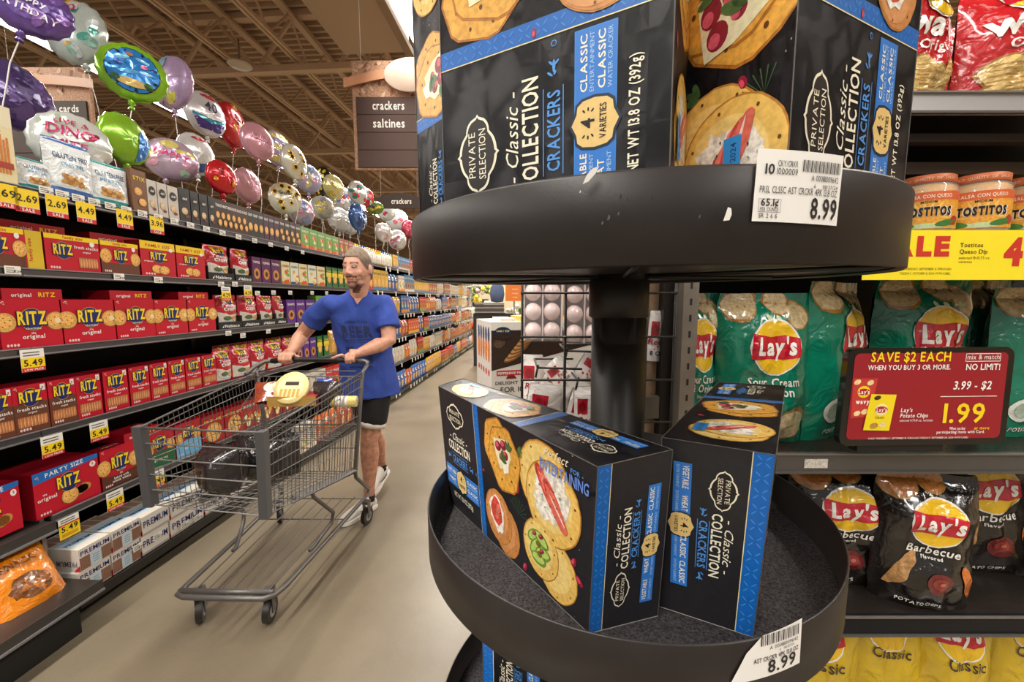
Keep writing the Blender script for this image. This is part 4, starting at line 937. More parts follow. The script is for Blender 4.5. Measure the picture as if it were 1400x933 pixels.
def title(m, R_, rot, L, W_, full=True):
    """title block: x runs along the reading direction 0..L, y downward rows 0..W_"""
    k = W_ / .15
    p = R_(L * .46, .030 * k); emblem(m, p[0], p[1], .052 * k, .033 * k, 3, rot)
    p = R_(L * .5, .062 * k); m.text('- Classic -', p[0], p[1], .0095 * k, CREAM, 3, 'r', rot=rot, sh=.35, width=L * .5)
    p = R_(L * .5, .0765 * k); m.text('COLLECTION', p[0], p[1], .0115 * k, CREAM, 3, 'b', rot=rot, width=L * .62)
    p = R_(L * .5, .0915 * k); m.text('CRACKERS', p[0], p[1], .0085 * k, SKY, 3, 'b', rot=rot, width=L * .42)
    for y in (.0800, .0935):
        a = R_(L * .27, y * k); b_ = R_(L * .73, y * k); a2 = R_(L * .27, (y + .0006) * k); b2 = R_(L * .73, (y + .0006) * k); m.pg([a, b_, b2, a2], SKY, 3)
    for x, f in ((L * .18, -1), (L * .83, 1)):
        p = R_(x, .0875 * k); flourish(m, p[0], p[1], .0075 * k, 3, rot, f)
    q = R_(L * .95, .0875 * k); m.ell(q[0], q[1], .002 * k, .002 * k, SKY, 3, n=10); m.ell(q[0], q[1], .0014 * k, .0014 * k, CH, 4, n=10)
    a, b_, d, e = R_(L * .03, .101 * k), R_(L * .97, .101 * k), R_(L * .97, .127 * k), R_(L * .03, .127 * k); m.pg([a, b_, d, e], STB2[:3] + (0,), 2); ins = .0006
    a, b_, d, e = R_(L * .03 + ins, .101 * k + ins), R_(L * .97 - ins, .101 * k + ins), R_(L * .97 - ins, .127 * k - ins), R_(L * .03 + ins, .127 * k - ins); m.pg([a, b_, d, e], c('#2e79d0'), 3)
    p = R_(L * .5, .114 * k); badge(m, p[0], p[1], .0135 * k, 4, rot)
    for x, y, t, s, sub in ((.2, .1085, 'VEGETABLE', .30, 'ENTERTAINMENT'), (.2, .1195, 'WHEAT', .22, 'ENTERTAINMENT'), (.8, .1085, 'CLASSIC', .28, 'ENTERTAINMENT'), (.8, .1195, 'CLASSIC', .28, 'WATER CRACKER')):
        p = R_(L * x, (y + .0005) * k); m.text(t, p[0], p[1], .0042 * k, CREAM, 4, 'b', rot=rot, width=L * s)
        p = R_(L * x, (y + .0047) * k); m.text(sub, p[0], p[1], .0026 * k, c('#a9cdf0'), 4, 'r', rot=rot, width=L * .29)
    if full:
        p = R_(L * .5, .140 * k); m.text('NET WT 13.8 OZ (392g)', p[0], p[1], .0062 * k, CREAM, 3, 'b', rot=rot, width=L * .56)
def title_narrow(m, R_, rot, L, W_):
    """end/side block, rows packed: emblem at start, then title; x along reading 0..L, y rows 0..W_"""
    p = R_(L * .24, W_ * .40); emblem(m, p[0], p[1], L * .215, W_ * .27, 3, rot)
    p = R_(L * .54, W_ * .36); m.text('- Classic -', p[0], p[1], W_ * .085, CREAM, 3, 'r', rot=rot, sh=.35, width=L * .3)
    p = R_(L * .55, W_ * .485); m.text('COLLECTION', p[0], p[1], W_ * .1, CREAM, 3, 'b', rot=rot, width=L * .36)
    p = R_(L * .56, W_ * .605); m.text('CRACKERS', p[0], p[1], W_ * .08, SKY, 3, 'b', rot=rot, width=L * .27)
    for y in (.505, .62):
        a, b_, d, e = R_(L * .42, W_ * y), R_(L * .7, W_ * y), R_(L * .7, W_ * (y + .007)), R_(L * .42, W_ * (y + .007)); m.pg([a, b_, d, e], SKY, 3)
    for x, f in ((.375, -1), (.745, 1)):
        p = R_(L * x, W_ * .575); flourish(m, p[0], p[1], W_ * .07, 3, rot, f)
    a, b_, d, e = R_(L * .12, W_ * .7), R_(L * .83, W_ * .7), R_(L * .83, W_ * .88), R_(L * .12, W_ * .88); m.pg([a, b_, d, e], c('#2e79d0'), 3)
    p = R_(L * .475, W_ * .79); badge(m, p[0], p[1], W_ * .125, 4, rot)
    for x, t in ((.2, 'VEGETABLE'), (.35, 'WHEAT'), (.6, 'CLASSIC'), (.75, 'CLASSIC')):
        p = R_(L * x, W_ * .785); m.text(t, p[0], p[1], W_ * .06, CREAM, 4, 'b', rot=rot, width=L * (.13 if t != 'WHEAT' else .09)); p = R_(L * x, W_ * .85); m.text('ENTERTAINMENT', p[0], p[1], W_ * .03, c('#a9cdf0'), 4, 'r', rot=rot, width=L * .13)
def art_front(m, words=True, S=BS):
    m.rect(0, 0, BW, BH, CH, 0)
    food_ground(m, S + .012, 0, BW, BH); stripe(m, S, 0, S + .012, BH, False)
    title(m, lambda x, y: (x, BH - y), 0, S, BH * .955)
    art_cracker(m, .158, .122, .030, 2, 'hex', rot=.3); art_cracker(m, .172, .112, .034, 4, 'hex', rot=.2); topping_brie(m, .170, .118, .024, 7)
    art_cracker(m, .242, .115, .040, 2); art_cracker(m, .255, .099, .041, 5); topping_ham(m, .254, .106, .036, 9)
    art_cracker(m, .168, .030, .029, 2, col='#c98447'); art_cracker(m, .152, .040, .0305, 5, col='#c98447'); topping_salmon(m, .150, .043, .027, 9)
    art_cracker(m, .262, .034, .0315, 2); art_cracker(m, .236, .043, .0305, 5); topping_avo(m, .234, .046, .025, 9)
    radish(m, .198, .09, .0055, 3, 1.2); radish(m, .287, .058, .0055, 3, 1.2); radish(m, .295, .044, .006, 3, -.6); radish(m, .206, .008, .006, 3, 1); radish(m, .122, .083, .003, 3)
    dill(m, .196, .062, .018, 3, 1.3); leafs(m, .2, .13, .009, 3, .2)
    if words:
        m.text('Perfect', .262, .1445, .008, CREAM, 15, 'r', sh=.4, width=.032); m.text('FOR -', .29, .1415, .004, SKY, 15, 'b'); m.text('ENTERTAINING', .272, .1295, .0105, c('#6a8fe0'), 15, 'b', width=.064)
def art_side(m, S=.205):
    """long narrow side W x D: food first, title at the far end"""
    m.rect(0, 0, BW, BD, CH, 0); food_ground(m, 0, 0, S, BD)
    stripe(m, S - .012, 0, S, BD, False); title_narrow(m, lambda x, y: (BW - x, y), pi, BW - S, BD)
    art_cracker(m, .05, .036, .031, 2); art_cracker(m, .062, .033, .031, 5); topping_ham(m, .058, .036, .026, 9); m.rect(.035, .052, .062, .062, c('#2b8fd8'), 16); m.text('13 8 2024', .048, .055, .004, NAVY, 17, 'r')
    art_cracker(m, .14, .034, .03, 2, 'hex'); art_cracker(m, .155, .038, .033, 4, 'hex', rot=.2); topping_brie(m, .152, .04, .026, 7); radish(m, .1, .065, .005, 3, .4)
def art_end(m):
    """short end D x H, stripe at the left edge, text reading upward"""
    m.rect(0, 0, BD, BH, CH, 0); stripe(m, 0, 0, .0135, BH, False); m.rect(.0135, 0, .0142, BH, GLD, 2)
    title_narrow(m, lambda x, y: (y, x), pi / 2, BH, BD)
def crackerbox(corners, arts, label, group=None):
    """corners: bottom ring b0..b3 (counter-clockwise seen from above) and top ring t0..t3; arts: face index -> (w, h, orientation, art function)
       faces: 0..3 sides from b_i to b_i+1, 4 top"""
    m = nb('carton'); b = [Vector(p) for p in corners[:4]]; t = [Vector(p) for p in corners[4:]]
    ce = sum(b + t, Vector()) / 8
    for i in range(4):
        j = (i + 1) % 4; f = plane(b[i], b[j], t[j], t[i], 1, 1); m.grid(lambda u, v: f(u, v, 0), [k / 12 for k in range(13)], [k / 12 for k in range(13)], CH, False)
    f = plane(*t, 1, 1); m.grid(lambda u, v: f(u, v, 0), [k / 12 for k in range(13)], [k / 12 for k in range(13)], CH, False); m.face(b[::-1], c('#b59a76'))
    # worn pale board edges
    for i in range(4):
        j = (i + 1) % 4
        for p, q in ((b[i], t[i]), (t[i], t[j]), (b[i], b[j])):
            o1 = (p - ce).normalized() * .0003; m.tube([p + o1, q + o1], .00042, c('#57524e'), 4)
    for fi, (w, h, ori, art) in arts.items():
        if fi < 4: q = [b[fi], b[(fi + 1) % 4], t[(fi + 1) % 4], t[fi]]
        else: q = [t[0], t[1], t[2], t[3]]
        q = q[ori:] + q[:ori]
        m.fn = clampfn(plane(*q, w, h), w, h); m.eps = .00013; m.seg = .03; art(m)
    o = m.obj('cracker_carton', mw=SM); tag(o, label, 'box', group); return o
def P3(p, z): return (p[0], p[1], z)
zl = -.283; zt = zl + .157
GB = 'black cracker cartons on the round stand'
# middle tray, left: big front towards the aisle
b = [(-.088, .524), (.0615, .3055), (.1255, .323), (-.024, .542)]; t = [(-.1030, .548), (.0615, .2800), (.1285, .3110), (-.0745, .598)]
crackerbox([P3(p, zl) for p in b] + [P3(p, zt) for p in t], {0: (BW, BH, 0, art_front), 1: (BD, BH, 0, art_end), 4: (BW, BD, 0, art_side)}, 'black cracker carton, food picture front facing left, on the middle tray', GB)
# middle tray, right: end towards the camera
b = [(.131, .334), (.196, .300), (.335, .515), (.265, .545)]; t = [(.1305, .339), (.2035, .298), (.366, .527), (.290, .553)]
def rot180(art, w, h):
    def f(m):
        g = m.fn; m.fn = lambda u, v, k: g(w - u, h - v, k); art(m)
    return f
crackerbox([P3(p, zl) for p in b] + [P3(p, zt) for p in t], {0: (BD, BH, 0, rot180(art_end, BD, BH)), 1: (BW, BH, 0, rot180(art_front, BW, BH)), 4: (BW, BD, 1, rot180(lambda m: art_side(m), BW, BD) if False else art_side)}, 'black cracker carton standing end-on at the right of the middle tray', GB)
# upper tray: boxes stand on their short ends
zu = UF; zh = UF + BW
def upbox(p0, p1, d, arts, label):
    p0 = Vector(p0); p1 = Vector(p1); a = (p1 - p0).normalized(); n = Vector((-a.y, a.x)); q = [p0, p1, p1 + n * d, p0 + n * d]
    crackerbox([P3(p, zu) for p in q] + [P3(p, zh) for p in q], arts, label, GB)
def artv(art, w, h):                                   # art whose u axis runs up the face
    def f(m):
        g = m.fn; m.fn = lambda u, v, k: g(h - v, u, k); art(m)
    return f
upbox((-.050, .318), (.0915, .240), BD, {0: (BH, BW, 0, artv(lambda m: art_front(m, True, .118), BW, BH)), 1: (BD, BW, 0, artv(art_side, BW, BD))}, 'large black carton at the front left of the upper tray, title reading upward')
def side_rev(m):                                       # food at the foot
    g = m.fn; m.fn = lambda u, v, k: g(v, u, k); art_sidefood(m)
def art_sidefood(m):
    m.rect(0, 0, BW, BD, CH, 0); food_ground(m, 0, 0, BW, BD)
    art_cracker(m, .052, .050, .036, 2); art_cracker(m, .040, .036, .037, 5); topping_ham(m, .038, .038, .032, 9, .5); m.rect(.020, .028, .052, .040, c('#2b8fd8'), 16); m.text('L3 8 2024', .036, .031, .004, NAVY, 17, 'r')
    art_cracker(m, .135, .030, .042, 2, 'hex'); art_cracker(m, .148, .040, .042, 4, 'hex', rot=.2); topping_brie(m, .13, .04, .034, 7); radish(m, .083, .03, .0045, 3, .4); leafs(m, .086, .062, .011, 3, 1); dill(m, .07, .016, .016, 3, .8)
def side_rev2(m):
    g = m.fn; m.fn = lambda u, v, k: g(BD - v, u, k); art_sidefood(m)
upbox((.158, .238), (.281, .297), BD, {0: (BH, BW, 0, artv(lambda m: art_front(m, True, .118), BW, BH)), 3: (BD, BW, 0, side_rev2)}, 'large black carton at the right of the upper tray, food on its left side')
def art_side_up(m):
    g = m.fn; m.fn = lambda u, v, k: g(v, BW - u, k); art_side(m, .192)
upbox((-.095, .434), (-.045, .376), .15, {0: (BD, BW, 0, art_side_up)}, 'slim side of a black carton at the far left of the upper tray')
upbox((.0, .50), (.13, .56), BD, {}, 'plain black carton back hidden at the rear of the upper tray')
# lower tray
zz = -.590
b = [(-.045, .50), (.04, .435), (.14, .57), (.055, .64)]
crackerbox([P3(p, zz) for p in b] + [P3(p, zz + .157) for p in b], {0: (BD, BH, 0, art_end), 1: (BW, BH, 0, art_front)}, 'black cracker carton down on the lowest tray, mostly hidden', GB)
# ================================================================ shelves of chips at the right, facing the camera
YG = .76
def gz(py, px=1230, Y=YG): return PD(px, py, Y).z
gr = empty('chip_shelving', (.315, YG, 0)); tag(gr, 'black metal shelving of chips and dips at the right, facing the camera', 'shelving')
GW = 1.25
def g_obj(m, name, loc=(0, 0, 0)): o = m.obj(name, gr); o.location = loc; return o
m = nb('matte'); m.box(0, GW, .47, .5, 0, 2.2, c('#0f0d0c')); g_obj(m, 'back_panel')
lips = [(128, 158, '#c9c8ca', .0), (618, 645, '#6a6766', 0), (839, 866, '#1d1f26', 0), (1060, 1090, '#222', 0)]
for i, (a, b_, hx, dy) in enumerate(lips):
    z1, z0 = gz(a), gz(b_)
    m = nb('steel'); m.box(0, GW, dy, .47, z1 - .012, z1 - .008, c('#39332e')); m.box(0, GW, dy - .006, dy, z0, z1, c(hx)); m.box(0, GW, dy - .011, dy - .005, z0, z0 + .004, c('#6e6b69')); m.box(0, GW, dy - .011, dy - .005, z1 - .003, z1, c('#8a8683'))
    if i in (1, 2):
        m.use('matte')
        for q in range(60):
            for r in range(3): m.ell if False else m.box(.02 + q * .02, .024 + q * .02, .02 + r * .018, .022 + r * .018, z1 - .008, z1 - .0077, c('#0c0a09'))
    o = g_obj(m, 'shelf')
ZT = gz(318)
m = nb('steel'); m.box(0, GW, .02, .47, gz(312) - .012, gz(312) - .008, c('#262220')); m.box(0, GW, .014, .02, gz(345), gz(312) - .008, c('#38332f')); g_obj(m, 'shelf')
m = nb('steel'); m.box(0, GW, .1, .13, gz(215), gz(196), c('#5d554e')); m.box(0, GW, .04, .06, gz(182), gz(170), c('#463f3a')); g_obj(m, 'shelf_bracket')
for (y0, y1, hx) in ((gz(640), gz(620), 0),): pass
zb = gz(632, 1120); m = nb('carton'); m.box(.255, .30, -.008, -.0065, zb - .009, zb + .009, c('#cfc8bd', .3)); g_obj(m, 'torn_label')
# uprights, wooden filler strip and side wire grid
m = nb('steel'); m.box(.0, .028, -.02, .03, 0, 2.2, c('#8f857a', .1)); 
for i in range(60): m.use('matte'); m.box(.012, .016, -.0205, -.0199, .3 + i * .03, .312 + i * .03, c('#1c1815'))
o = m.obj('upright', gr)
m = nb('matte'); m.box(-.05, -.027, .03, .06, 0, 2.0, c('#8f7358', .25)); m.obj('wooden_strip', gr)
m = nb('steel'); m.box(-.024, -.004, .01, .05, 0, 2.0, c('#2c2724')); m.obj('dark_gap_strip', gr)  # dark strip filling the gap by the wood; the gap's shade is its colour
m = nb('steel'); m.box(-.055, -.025, .012, .028, gz(575, 905), gz(545, 905), c('#6b635a')); m.obj('bracket_plate', gr)
wgrid = empty('wire_grid', (0, .72, 0)); tag(wgrid, 'black wire grid panel behind the stand post, hung with packs', 'grid panel')
GX0, GX1 = PD(714, 440, .72).x, PD(923, 440, .72).x
m = nb('post'); m.tube([(0, 0, .2), (0, 0, 1.9)], .0027, c('#111'), 6); vw = m.data('vertical_wire')
for x in (GX0, PD(773, 440, .72).x, PD(832, 440, .72).x, PD(884, 440, .72).x, GX1): kid('vertical_wire', vw, wgrid, (x, 0, 0))
m = nb('post'); z = PD(770, 402, .72).z + .079 * 3; m.tube([(GX0 - .003, -.003, 0), (GX1, -.003, 0)], .0022, c('#111'), 6); hw = m.data('horizontal_wire')
while z > .3: kid('horizontal_wire', hw, wgrid, (0, 0, z)); z -= .0785
# clamshell packs of white-pink balls
def clam(x0, x1, z0, z1, Y, label):
    t = empty('clamshell_pack', ((x0 + x1) / 2, Y, z0)); tag(t, label, 'pack', 'clamshell packs of pale pink balls behind the wire grid'); w = (x1 - x0)
    n = int(round((z1 - z0) / .0415)); r = .0192
    for i in range(2):
        for k in range(n):
            m = nb('gloss'); cx, cz = -w / 4 + i * w / 2, .021 + k * .0415; m.lathe([(r * sin(a), -r * cos(a)) for a in [pi * q / 10 for q in range(11)]], 16, c('#efd6d2', .05), (cx, .006, cz)); m.obj('ball', t)
    m = nb('clear'); m.fn = None
    def f(u, v):
        kx = (abs(((u / w + .5) * 2) % 1 - .5) * 2); kz = abs((v / .0415) % 1 - .5) * 2
        return Vector((u, -.0165, v))
    m.grid(f, [-w / 2 + w * q / 16 for q in range(17)], [(z1 - z0) * q / (6 * n) for q in range(6 * n + 1)], (1, 1, 1, 0)); m.obj('clear_cover', t)
    m = nb('gloss'); m.box(-w / 2, w / 2, .028, .03, 0, z1 - z0, c('#d9c8c4')); 
    for i in (-1, 0, 1): m.box(i * w / 2 - .0015, i * w / 2 + .0015, -.004, .028, 0, z1 - z0, c('#e3d2d0'))
    m.obj('tray', t)
Yc = .86
q0 = PD(716, 466, Yc); q1 = PD(768, 390, Yc); q2 = PD(772, 466, Yc); q3 = PD(826, 390, Yc)
clam(q0.x, q1.x, q0.z, q0.z + .0415 * 5, Yc, 'clear pack of pale pink balls, left one behind the wire grid')
clam(q2.x, q3.x, q2.z - .005, q2.z - .005 + .0415 * 5, Yc, 'clear pack of pale pink balls, right one beside the stand post')
# peg hooks and hanging packets
for i, (px, py) in enumerate([(735, 503), (775, 480), (790, 520)]):
    p = PD(px, py, .8); m = nb('post'); m.tube([(0, .12, 0), (.0, .0, 0), (0, -.01, .006)], .0024, c('#111'), 6); m.tube([(0, .12, 0), (.09, .12, 0)], .0024, c('#111'), 6)
    m.tube([(.0, .0, 0), (.09, .0, -.003)], .0024, c('#111'), 6); m.tube([(.0, 0, 0), (-.004, .0, -.02)], .0024, c('#111'), 6)
    o = m.obj('peg_hook', loc=(p.x, p.y, p.z)); tag(o, 'black wire peg hook, %s behind the grid' % ['lower left', 'upper', 'lower right'][i], 'hook', 'peg hooks behind the wire grid')
def packet(px, py, Y, w, h, seed, label, rot=0):
    m = bag(w, h, .018, c('#e6dfdb'), seed, .006, nu=8, nv=9); m.seg = .012; m.eps = .0006
    m.rect(-w * .4, h * .5, w * .1, h * .8, c('#b3202e'), 1); m.ell(-w * .15, h * .65, w * .18, h * .1, c('#8f1522'), 2, n=12); m.text('Red J', w * .12, h * .34, h * .12, c('#a81f2d'), 2, 'b', sh=.2); m.text('8 OZ', w * .15, h * .12, h * .09, c('#2a2322'), 2, 'b')
    for i in range(3): m.ell(-w * .25 + i * w * .2, h * (.2 + .05 * i), w * .06, w * .05, c('#c23a46'), 1, n=8)
    p = PD(px, py, Y); o = m.obj('candy_packet', loc=(p.x, Y, p.z - h)); o.rotation_euler = (0, rot, rot * .5); tag(o, label, 'packet', 'white and red packets on peg hooks'); return o
for i, (px, py, Y, w, h, r) in enumerate([(738, 527, .80, .07, .10, .15), (764, 530, .82, .07, .11, -.1), (790, 534, .81, .06, .1, .2), (804, 530, .79, .045, .11, -.05), (748, 500, .9, .06, .08, .5), (775, 488, .88, .055, .06, -.7), (800, 484, .88, .06, .06, .6), (728, 486, .93, .05, .12, 0)]):
    packet(px, py, Y, w, h, i, 'white packet with red printing, %s of those hung behind the wire grid' % ['lower left', 'lower middle', 'lower right', 'nearest the stand post', 'tilted left', 'tilted middle', 'tilted right', 'narrow far left'][i], r)
packet(898, 425, .78, .03, .1, 21, 'narrow white packet hanging edge-on right of the stand post', .05)

# ---------------------------------------------------------------- chip bags, jars, banner, offer sign
def gbag(me, px0, px1, py_bot, Y, dw, label, group, tall=None, rz=0, rx=0, bhgt=.285, name='chip_bag', hpx=None):
    b0 = PD(px0, py_bot, Y); b1 = PD(px1, py_bot, Y); o = bpy.data.objects.new(name, me); COL.objects.link(o)
    k = (b1.x - b0.x) / dw; kz = k
    if hpx: kz = (PD(px0, hpx, Y).z - b0.z) / bhgt
    o.location = ((b0.x + b1.x) / 2, Y, tall if tall is not None else b0.z); o.scale = (k, 1, kz); o.rotation_euler = (rx, 0, rz)
    return tag(o, label, 'bag', group)
BG = [bag_lays('green', i, .19, .285).data('chip_bag') for i in range(3)]
zs = gz(618) - .0075
GG = 'green chip bags on the shelf'
gbag(BG[0], 917, 987, 600, YG + .10, .19, 'green chip bag cut by the grey shelf post', GG, zs, 0, hpx=402)
gbag(BG[1], 985, 1107, 600, YG + .06, .19, 'green chip bag standing whole, first right of the shelf post', GG, zs, -.12, hpx=392)
gbag(BG[2], 1092, 1222, 600, YG + .10, .19, 'green chip bag turned sideways, just left of the red offer sign', GG, zs, .5, hpx=386)
gbag(BG[0], 1200, 1335, 600, YG + .11, .19, 'green chip bag behind the left half of the red offer sign', GG, zs, .0, hpx=384)
gbag(BG[1], 1312, 1395, 600, YG + .19, .19, 'green chip bag set back behind the right half of the offer sign', GG, zs, .1, hpx=402)
gbag(BG[2], 1362, 1490, 600, YG + .09, .19, 'green chip bag at the right edge of the shelf', GG, zs, .1, hpx=392)
BB = [bag_lays('black', 10 + i, .19, .285).data('chip_bag') for i in range(3)]
zs = gz(839) - .0075; GK = 'black barbecue chip bags'
gbag(BB[0], 1088, 1222, 800, YG + .08, .19, 'black barbecue chip bag, leftmost beside the round tray', GK, zs, -.22, hpx=640)
gbag(BB[1], 1212, 1328, 830, YG + .01, .19, 'black barbecue chip bag leaning forward in the middle', GK, zs, -.3, -.02, hpx=648)
gbag(BB[2], 1296, 1420, 800, YG + .12, .19, 'black barbecue chip bag tilted, behind the middle one', GK, zs, -.2, hpx=622).rotation_euler.y = -.12
gbag(BB[0], 1418, 1540, 800, YG + .07, .19, 'black barbecue chip bag cut by the right edge', GK, zs, -.3, hpx=640)
BY = [bag_lays('yellow', 20 + i, .19, .285).data('chip_bag') for i in range(2)]
zs = gz(1060) - .0075; GY = 'yellow chip bags at the bottom right'
for i, (a, b_) in enumerate([(1040, 1165), (1147, 1250), (1245, 1345), (1340, 1440)]):
    gbag(BY[i % 2], a, b_, 1060, YG + .05 + .02 * (i % 2), .19, 'yellow classic chip bag at the bottom right, %s' % ['half behind the round tray', 'first clear of the tray', 'second clear of the tray', 'cut by the right edge'][i], GY, zs, -.2, hpx=874)
BWv = [bag_wavy(30 + i).data('chip_bag') for i in range(2)]
zs = gz(128) - .0075; GWv = 'red wavy chip bags on the top shelf'
gbag(BWv[0], 1213, 1343, 128, YG + .04, .2, 'red wavy chip bag beside the black carton, top shelf', GWv, zs, .35, hpx=-62, bhgt=.29)
gbag(BWv[1], 1335, 1475, 128, YG + .03, .2, 'red wavy chip bag at the top right corner', GWv, zs, -.1, hpx=-62, bhgt=.29)
gbag(BWv[1], 1100, 1215, 128, YG + .06, .2, 'red wavy chip bag mostly hidden behind the black carton', GWv, zs, .1, hpx=-62, bhgt=.29)
for i in range(2): gbag(BWv[i], 1180 + 120 * i, 1300 + 120 * i, 128, YG + .2, .2, 'red wavy chip bag in the back row, %s' % ['left', 'right'][i], GWv, zs, .1, hpx=-50, bhgt=.29)
# queso jars
def jar(x, z, Y, label):
    t = empty('dip_jar', (x, Y, z), -.62); tag(t, label, 'jar', 'orange-lidded dip jars')
    r, h = .0495, .118
    m = nb('plastic'); m.lathe([(0, .002), (r * .9, .002), (r * .93, .01), (r * .93, h * .8), (r * .8, h * .86), (0, h * .86)], 28, c('#d99a2e', .2)); m.obj('queso', t)
    m = nb('glass'); m.lathe([(0, 0), (r * .95, 0), (r, .012), (r * .985, h * .82), (r * .8, h * .9), (r * .8, h * .97)], 28, (1, 1, 1, 0)); m.obj('glass', t)
    m = nb('plastic'); m.lathe([(r * .86, h * .88), (r * .9, h * .89), (r * .9, h * 1.0), (r * .85, h * 1.015), (0, h * 1.015)], 32, c('#d9774a')); 
    m.fn = lambda u, v, k: Vector(((r * .9 + k) * sin(u / r), -(r * .9 + k) * cos(u / r), v)); m.eps = .0004; m.seg = .012
    m.text('MILD  QUALITY  DIP  SALSA', 0, h * .92, .005, c('#f2d2b8'), 1, 'r'); m.obj('lid', t)
    m = nb('carton'); rr_ = r * 1.004; m.fn = lambda u, v, k: Vector(((rr_ + k) * sin(u / rr_), -(rr_ + k) * cos(u / rr_), v)); m.eps = .0003; m.seg = .012
    m.rect(-.058, h * .12, .058, h * .72, c('#e9a43c', .2), 0); m.rect(-.062, h * .58, .062, h * .72, c('#d9653a'), 1); m.text('SALSA CON QUESO', 0, h * .62, .0065, c('#f4e6c8'), 2, 'b', width=.07)
    m.text('MEDIUM', 0, h * .535, .0045, c('#1c1714'), 2, 'b'); m.seg = .01
    for k in range(10): t_ = k * pi / 9; m.ell(.03 * cos(t_), h * .3 + .022 * sin(t_), .014, .002, c('#f5c766'), 1, t_, 6)
    m.text('TOSTITOS', 0, h * .33, .0165, WH, 3, 'f', width=.074); m.text('TOSTITOS', 0, h * .335, .0155, c('#181314'), 4, 'f', width=.070)
    m.ell(-.035, h * .2, .018, .006, c('#4c8a3a', .1), 2, -.2, 12); m.ell(.03, h * .21, .02, .006, c('#3c7a34', .1), 2, .2, 12); m.ell(.0, h * .17, .03, .005, c('#c8d8a0', .1), 1, 0, 12); m.ell(-.045, h * .24, .01, .008, c('#b8322a', .1), 2, 0, 10); m.ell(.045, h * .25, .009, .009, c('#b8322a', .1), 2, 0, 10)
    m.obj('label', t)
zj = gz(312) - .008
for i, (px, dy) in enumerate([(1262, .085), (1333, .075), (1408, .085)]):
    Y = YG + dy; jar(PD(px, 280, Y - .0).x, zj, Y, 'glass dip jar with an orange lid, %s' % ['partly behind the upper tray rim', 'whole in view above the sale strip', 'cut by the right edge'][i])
for i, px in enumerate((1300, 1370)): jar(PD(px, 280, YG + .22).x, zj, YG + .22, 'glass dip jar in the row behind, %s' % ['left', 'right'][i])
# yellow sale strip
m = nb('carton'); x0, x1 = PD(1180, 350, YG - .01).x - .315, 1.25; z1, z0 = gz(315, Y=YG - .01), gz(383, Y=YG - .01)
T0 = empty('sale_banner', (.315, YG - .012, 0)); tag(T0, 'yellow sale strip with red lettering below the dip jars', 'banner')
m.box(x0, x1, 0, .001, z0, z1, c('#f6e02a')); m.fn = lambda u, v, k: Vector((u, -k, v)); m.eps = .0004; H = z1 - z0
sx = lambda px: PD(px, 350, YG - .012).x - .315
m.text('SALE', (sx(1190) + sx(1297)) / 2, z0 + H * .5, H * .36, c('#c8352a'), 1, 'f', width=sx(1297) - sx(1190))
for i, t_ in enumerate(('Tostitos', 'Queso Dip')): m.text(t_, sx(1311), z0 + H * (.66 - .13 * i), H * .085, c('#6a4a1c'), 1, 'b', 'l')
m.text('selected 15-15.75 oz.', sx(1311), z0 + H * .42, H * .055, c('#6a4a1c'), 1, 'r', 'l'); m.text('varieties', sx(1311), z0 + H * .34, H * .055, c('#6a4a1c'), 1, 'r', 'l')
m.text('4.99', sx(1372), z0 + H * .32, H * .5, c('#c8352a'), 1, 'f', 'l', width=sx(1470) - sx(1372))
m.text('WEDNESDAY, SEPTEMBER 4 THROUGH', sx(1232), z0 + H * .2, H * .045, c('#6a4a1c'), 1, 'r', 'l', width=sx(1302) - sx(1232)); m.text('TUESDAY, OCTOBER 8, 2024 WITH CARD.', sx(1232), z0 + H * .11, H * .045, c('#6a4a1c'), 1, 'r', 'l', width=sx(1302) - sx(1232)); m.obj('sale_strip', T0)
# red offer sign in a black frame
Ys = YG - .035
TL, TR, BR_, BL = PD(1158, 476, Ys), PD(1384, 474, Ys), PD(1369, 606, Ys), PD(1143, 609, Ys)
sg = empty('offer_sign', (BL.x, Ys, BL.z)); tag(sg, 'red two-dollar offer sign in a black rounded frame on the shelf edge', 'sign')
O = Vector((BL.x, Ys, BL.z)); f0 = plane(BL - O, BR_ - O, TR - O, TL - O, 230, 132); f = lambda u, v, k: f0(u, v, k)
def rrect(m, u0, v0, u1, v1, r, col, ly):
    P = []
    for cx, cy, a in ((u1 - r, v0 + r, -pi / 2), (u1 - r, v1 - r, 0), (u0 + r, v1 - r, pi / 2), (u0 + r, v0 + r, pi)):
        for k in range(6): t = a + k * pi / 10; P.append((cx + r * cos(t), cy + r * sin(t)))
    m.pg(P, col, ly); return P
m = nb('gloss'); m.fn = f; m.eps = 1
P = rrect(m, 0, 0, 230, 132, 13, c('#161413'), .005); n = len(P)
for i in range(n): j = (i + 1) % n; m.face([f(*P[i], .005), f(*P[i], -.008), f(*P[j], -.008), f(*P[j], .005)], c('#161413'))
m.face([f(u, v, -.008) for u, v in P][::-1], c('#161413')); m.obj('frame', sg)
m = nb('carton'); m.fn = f; m.eps = .0004; RS = c('#981d27'); L0 = 14
rrect(m, 9, 9, 221, 125, 7, RS, L0)
def tx(s, px, py, hg, col, al='c', w=None, st='b', sh=0): m.text(s, (px - 1150) * 1.0, (608 - py) * 1.0 , hg, col, L0 + 2, st, al, width=w, sh=sh)
tx('SAVE $2 EACH', 1236, 494, 12.5, YEL, w=110); tx('WHEN YOU BUY 3 OR MORE.', 1235, 505, 6.5, WH, w=114)
for q in ((162, 113, 210, 113.8), (162, 123, 210, 123.8), (162, 113, 162.8, 123.8), (209.4, 113, 210.2, 123.8)): m.rect(*q, WH, L0 + 1)
tx('mix & match', 1336, 492, 6.5, WH, w=44, st='r'); tx('NO LIMIT!', 1337, 506, 8, WH, w=47)
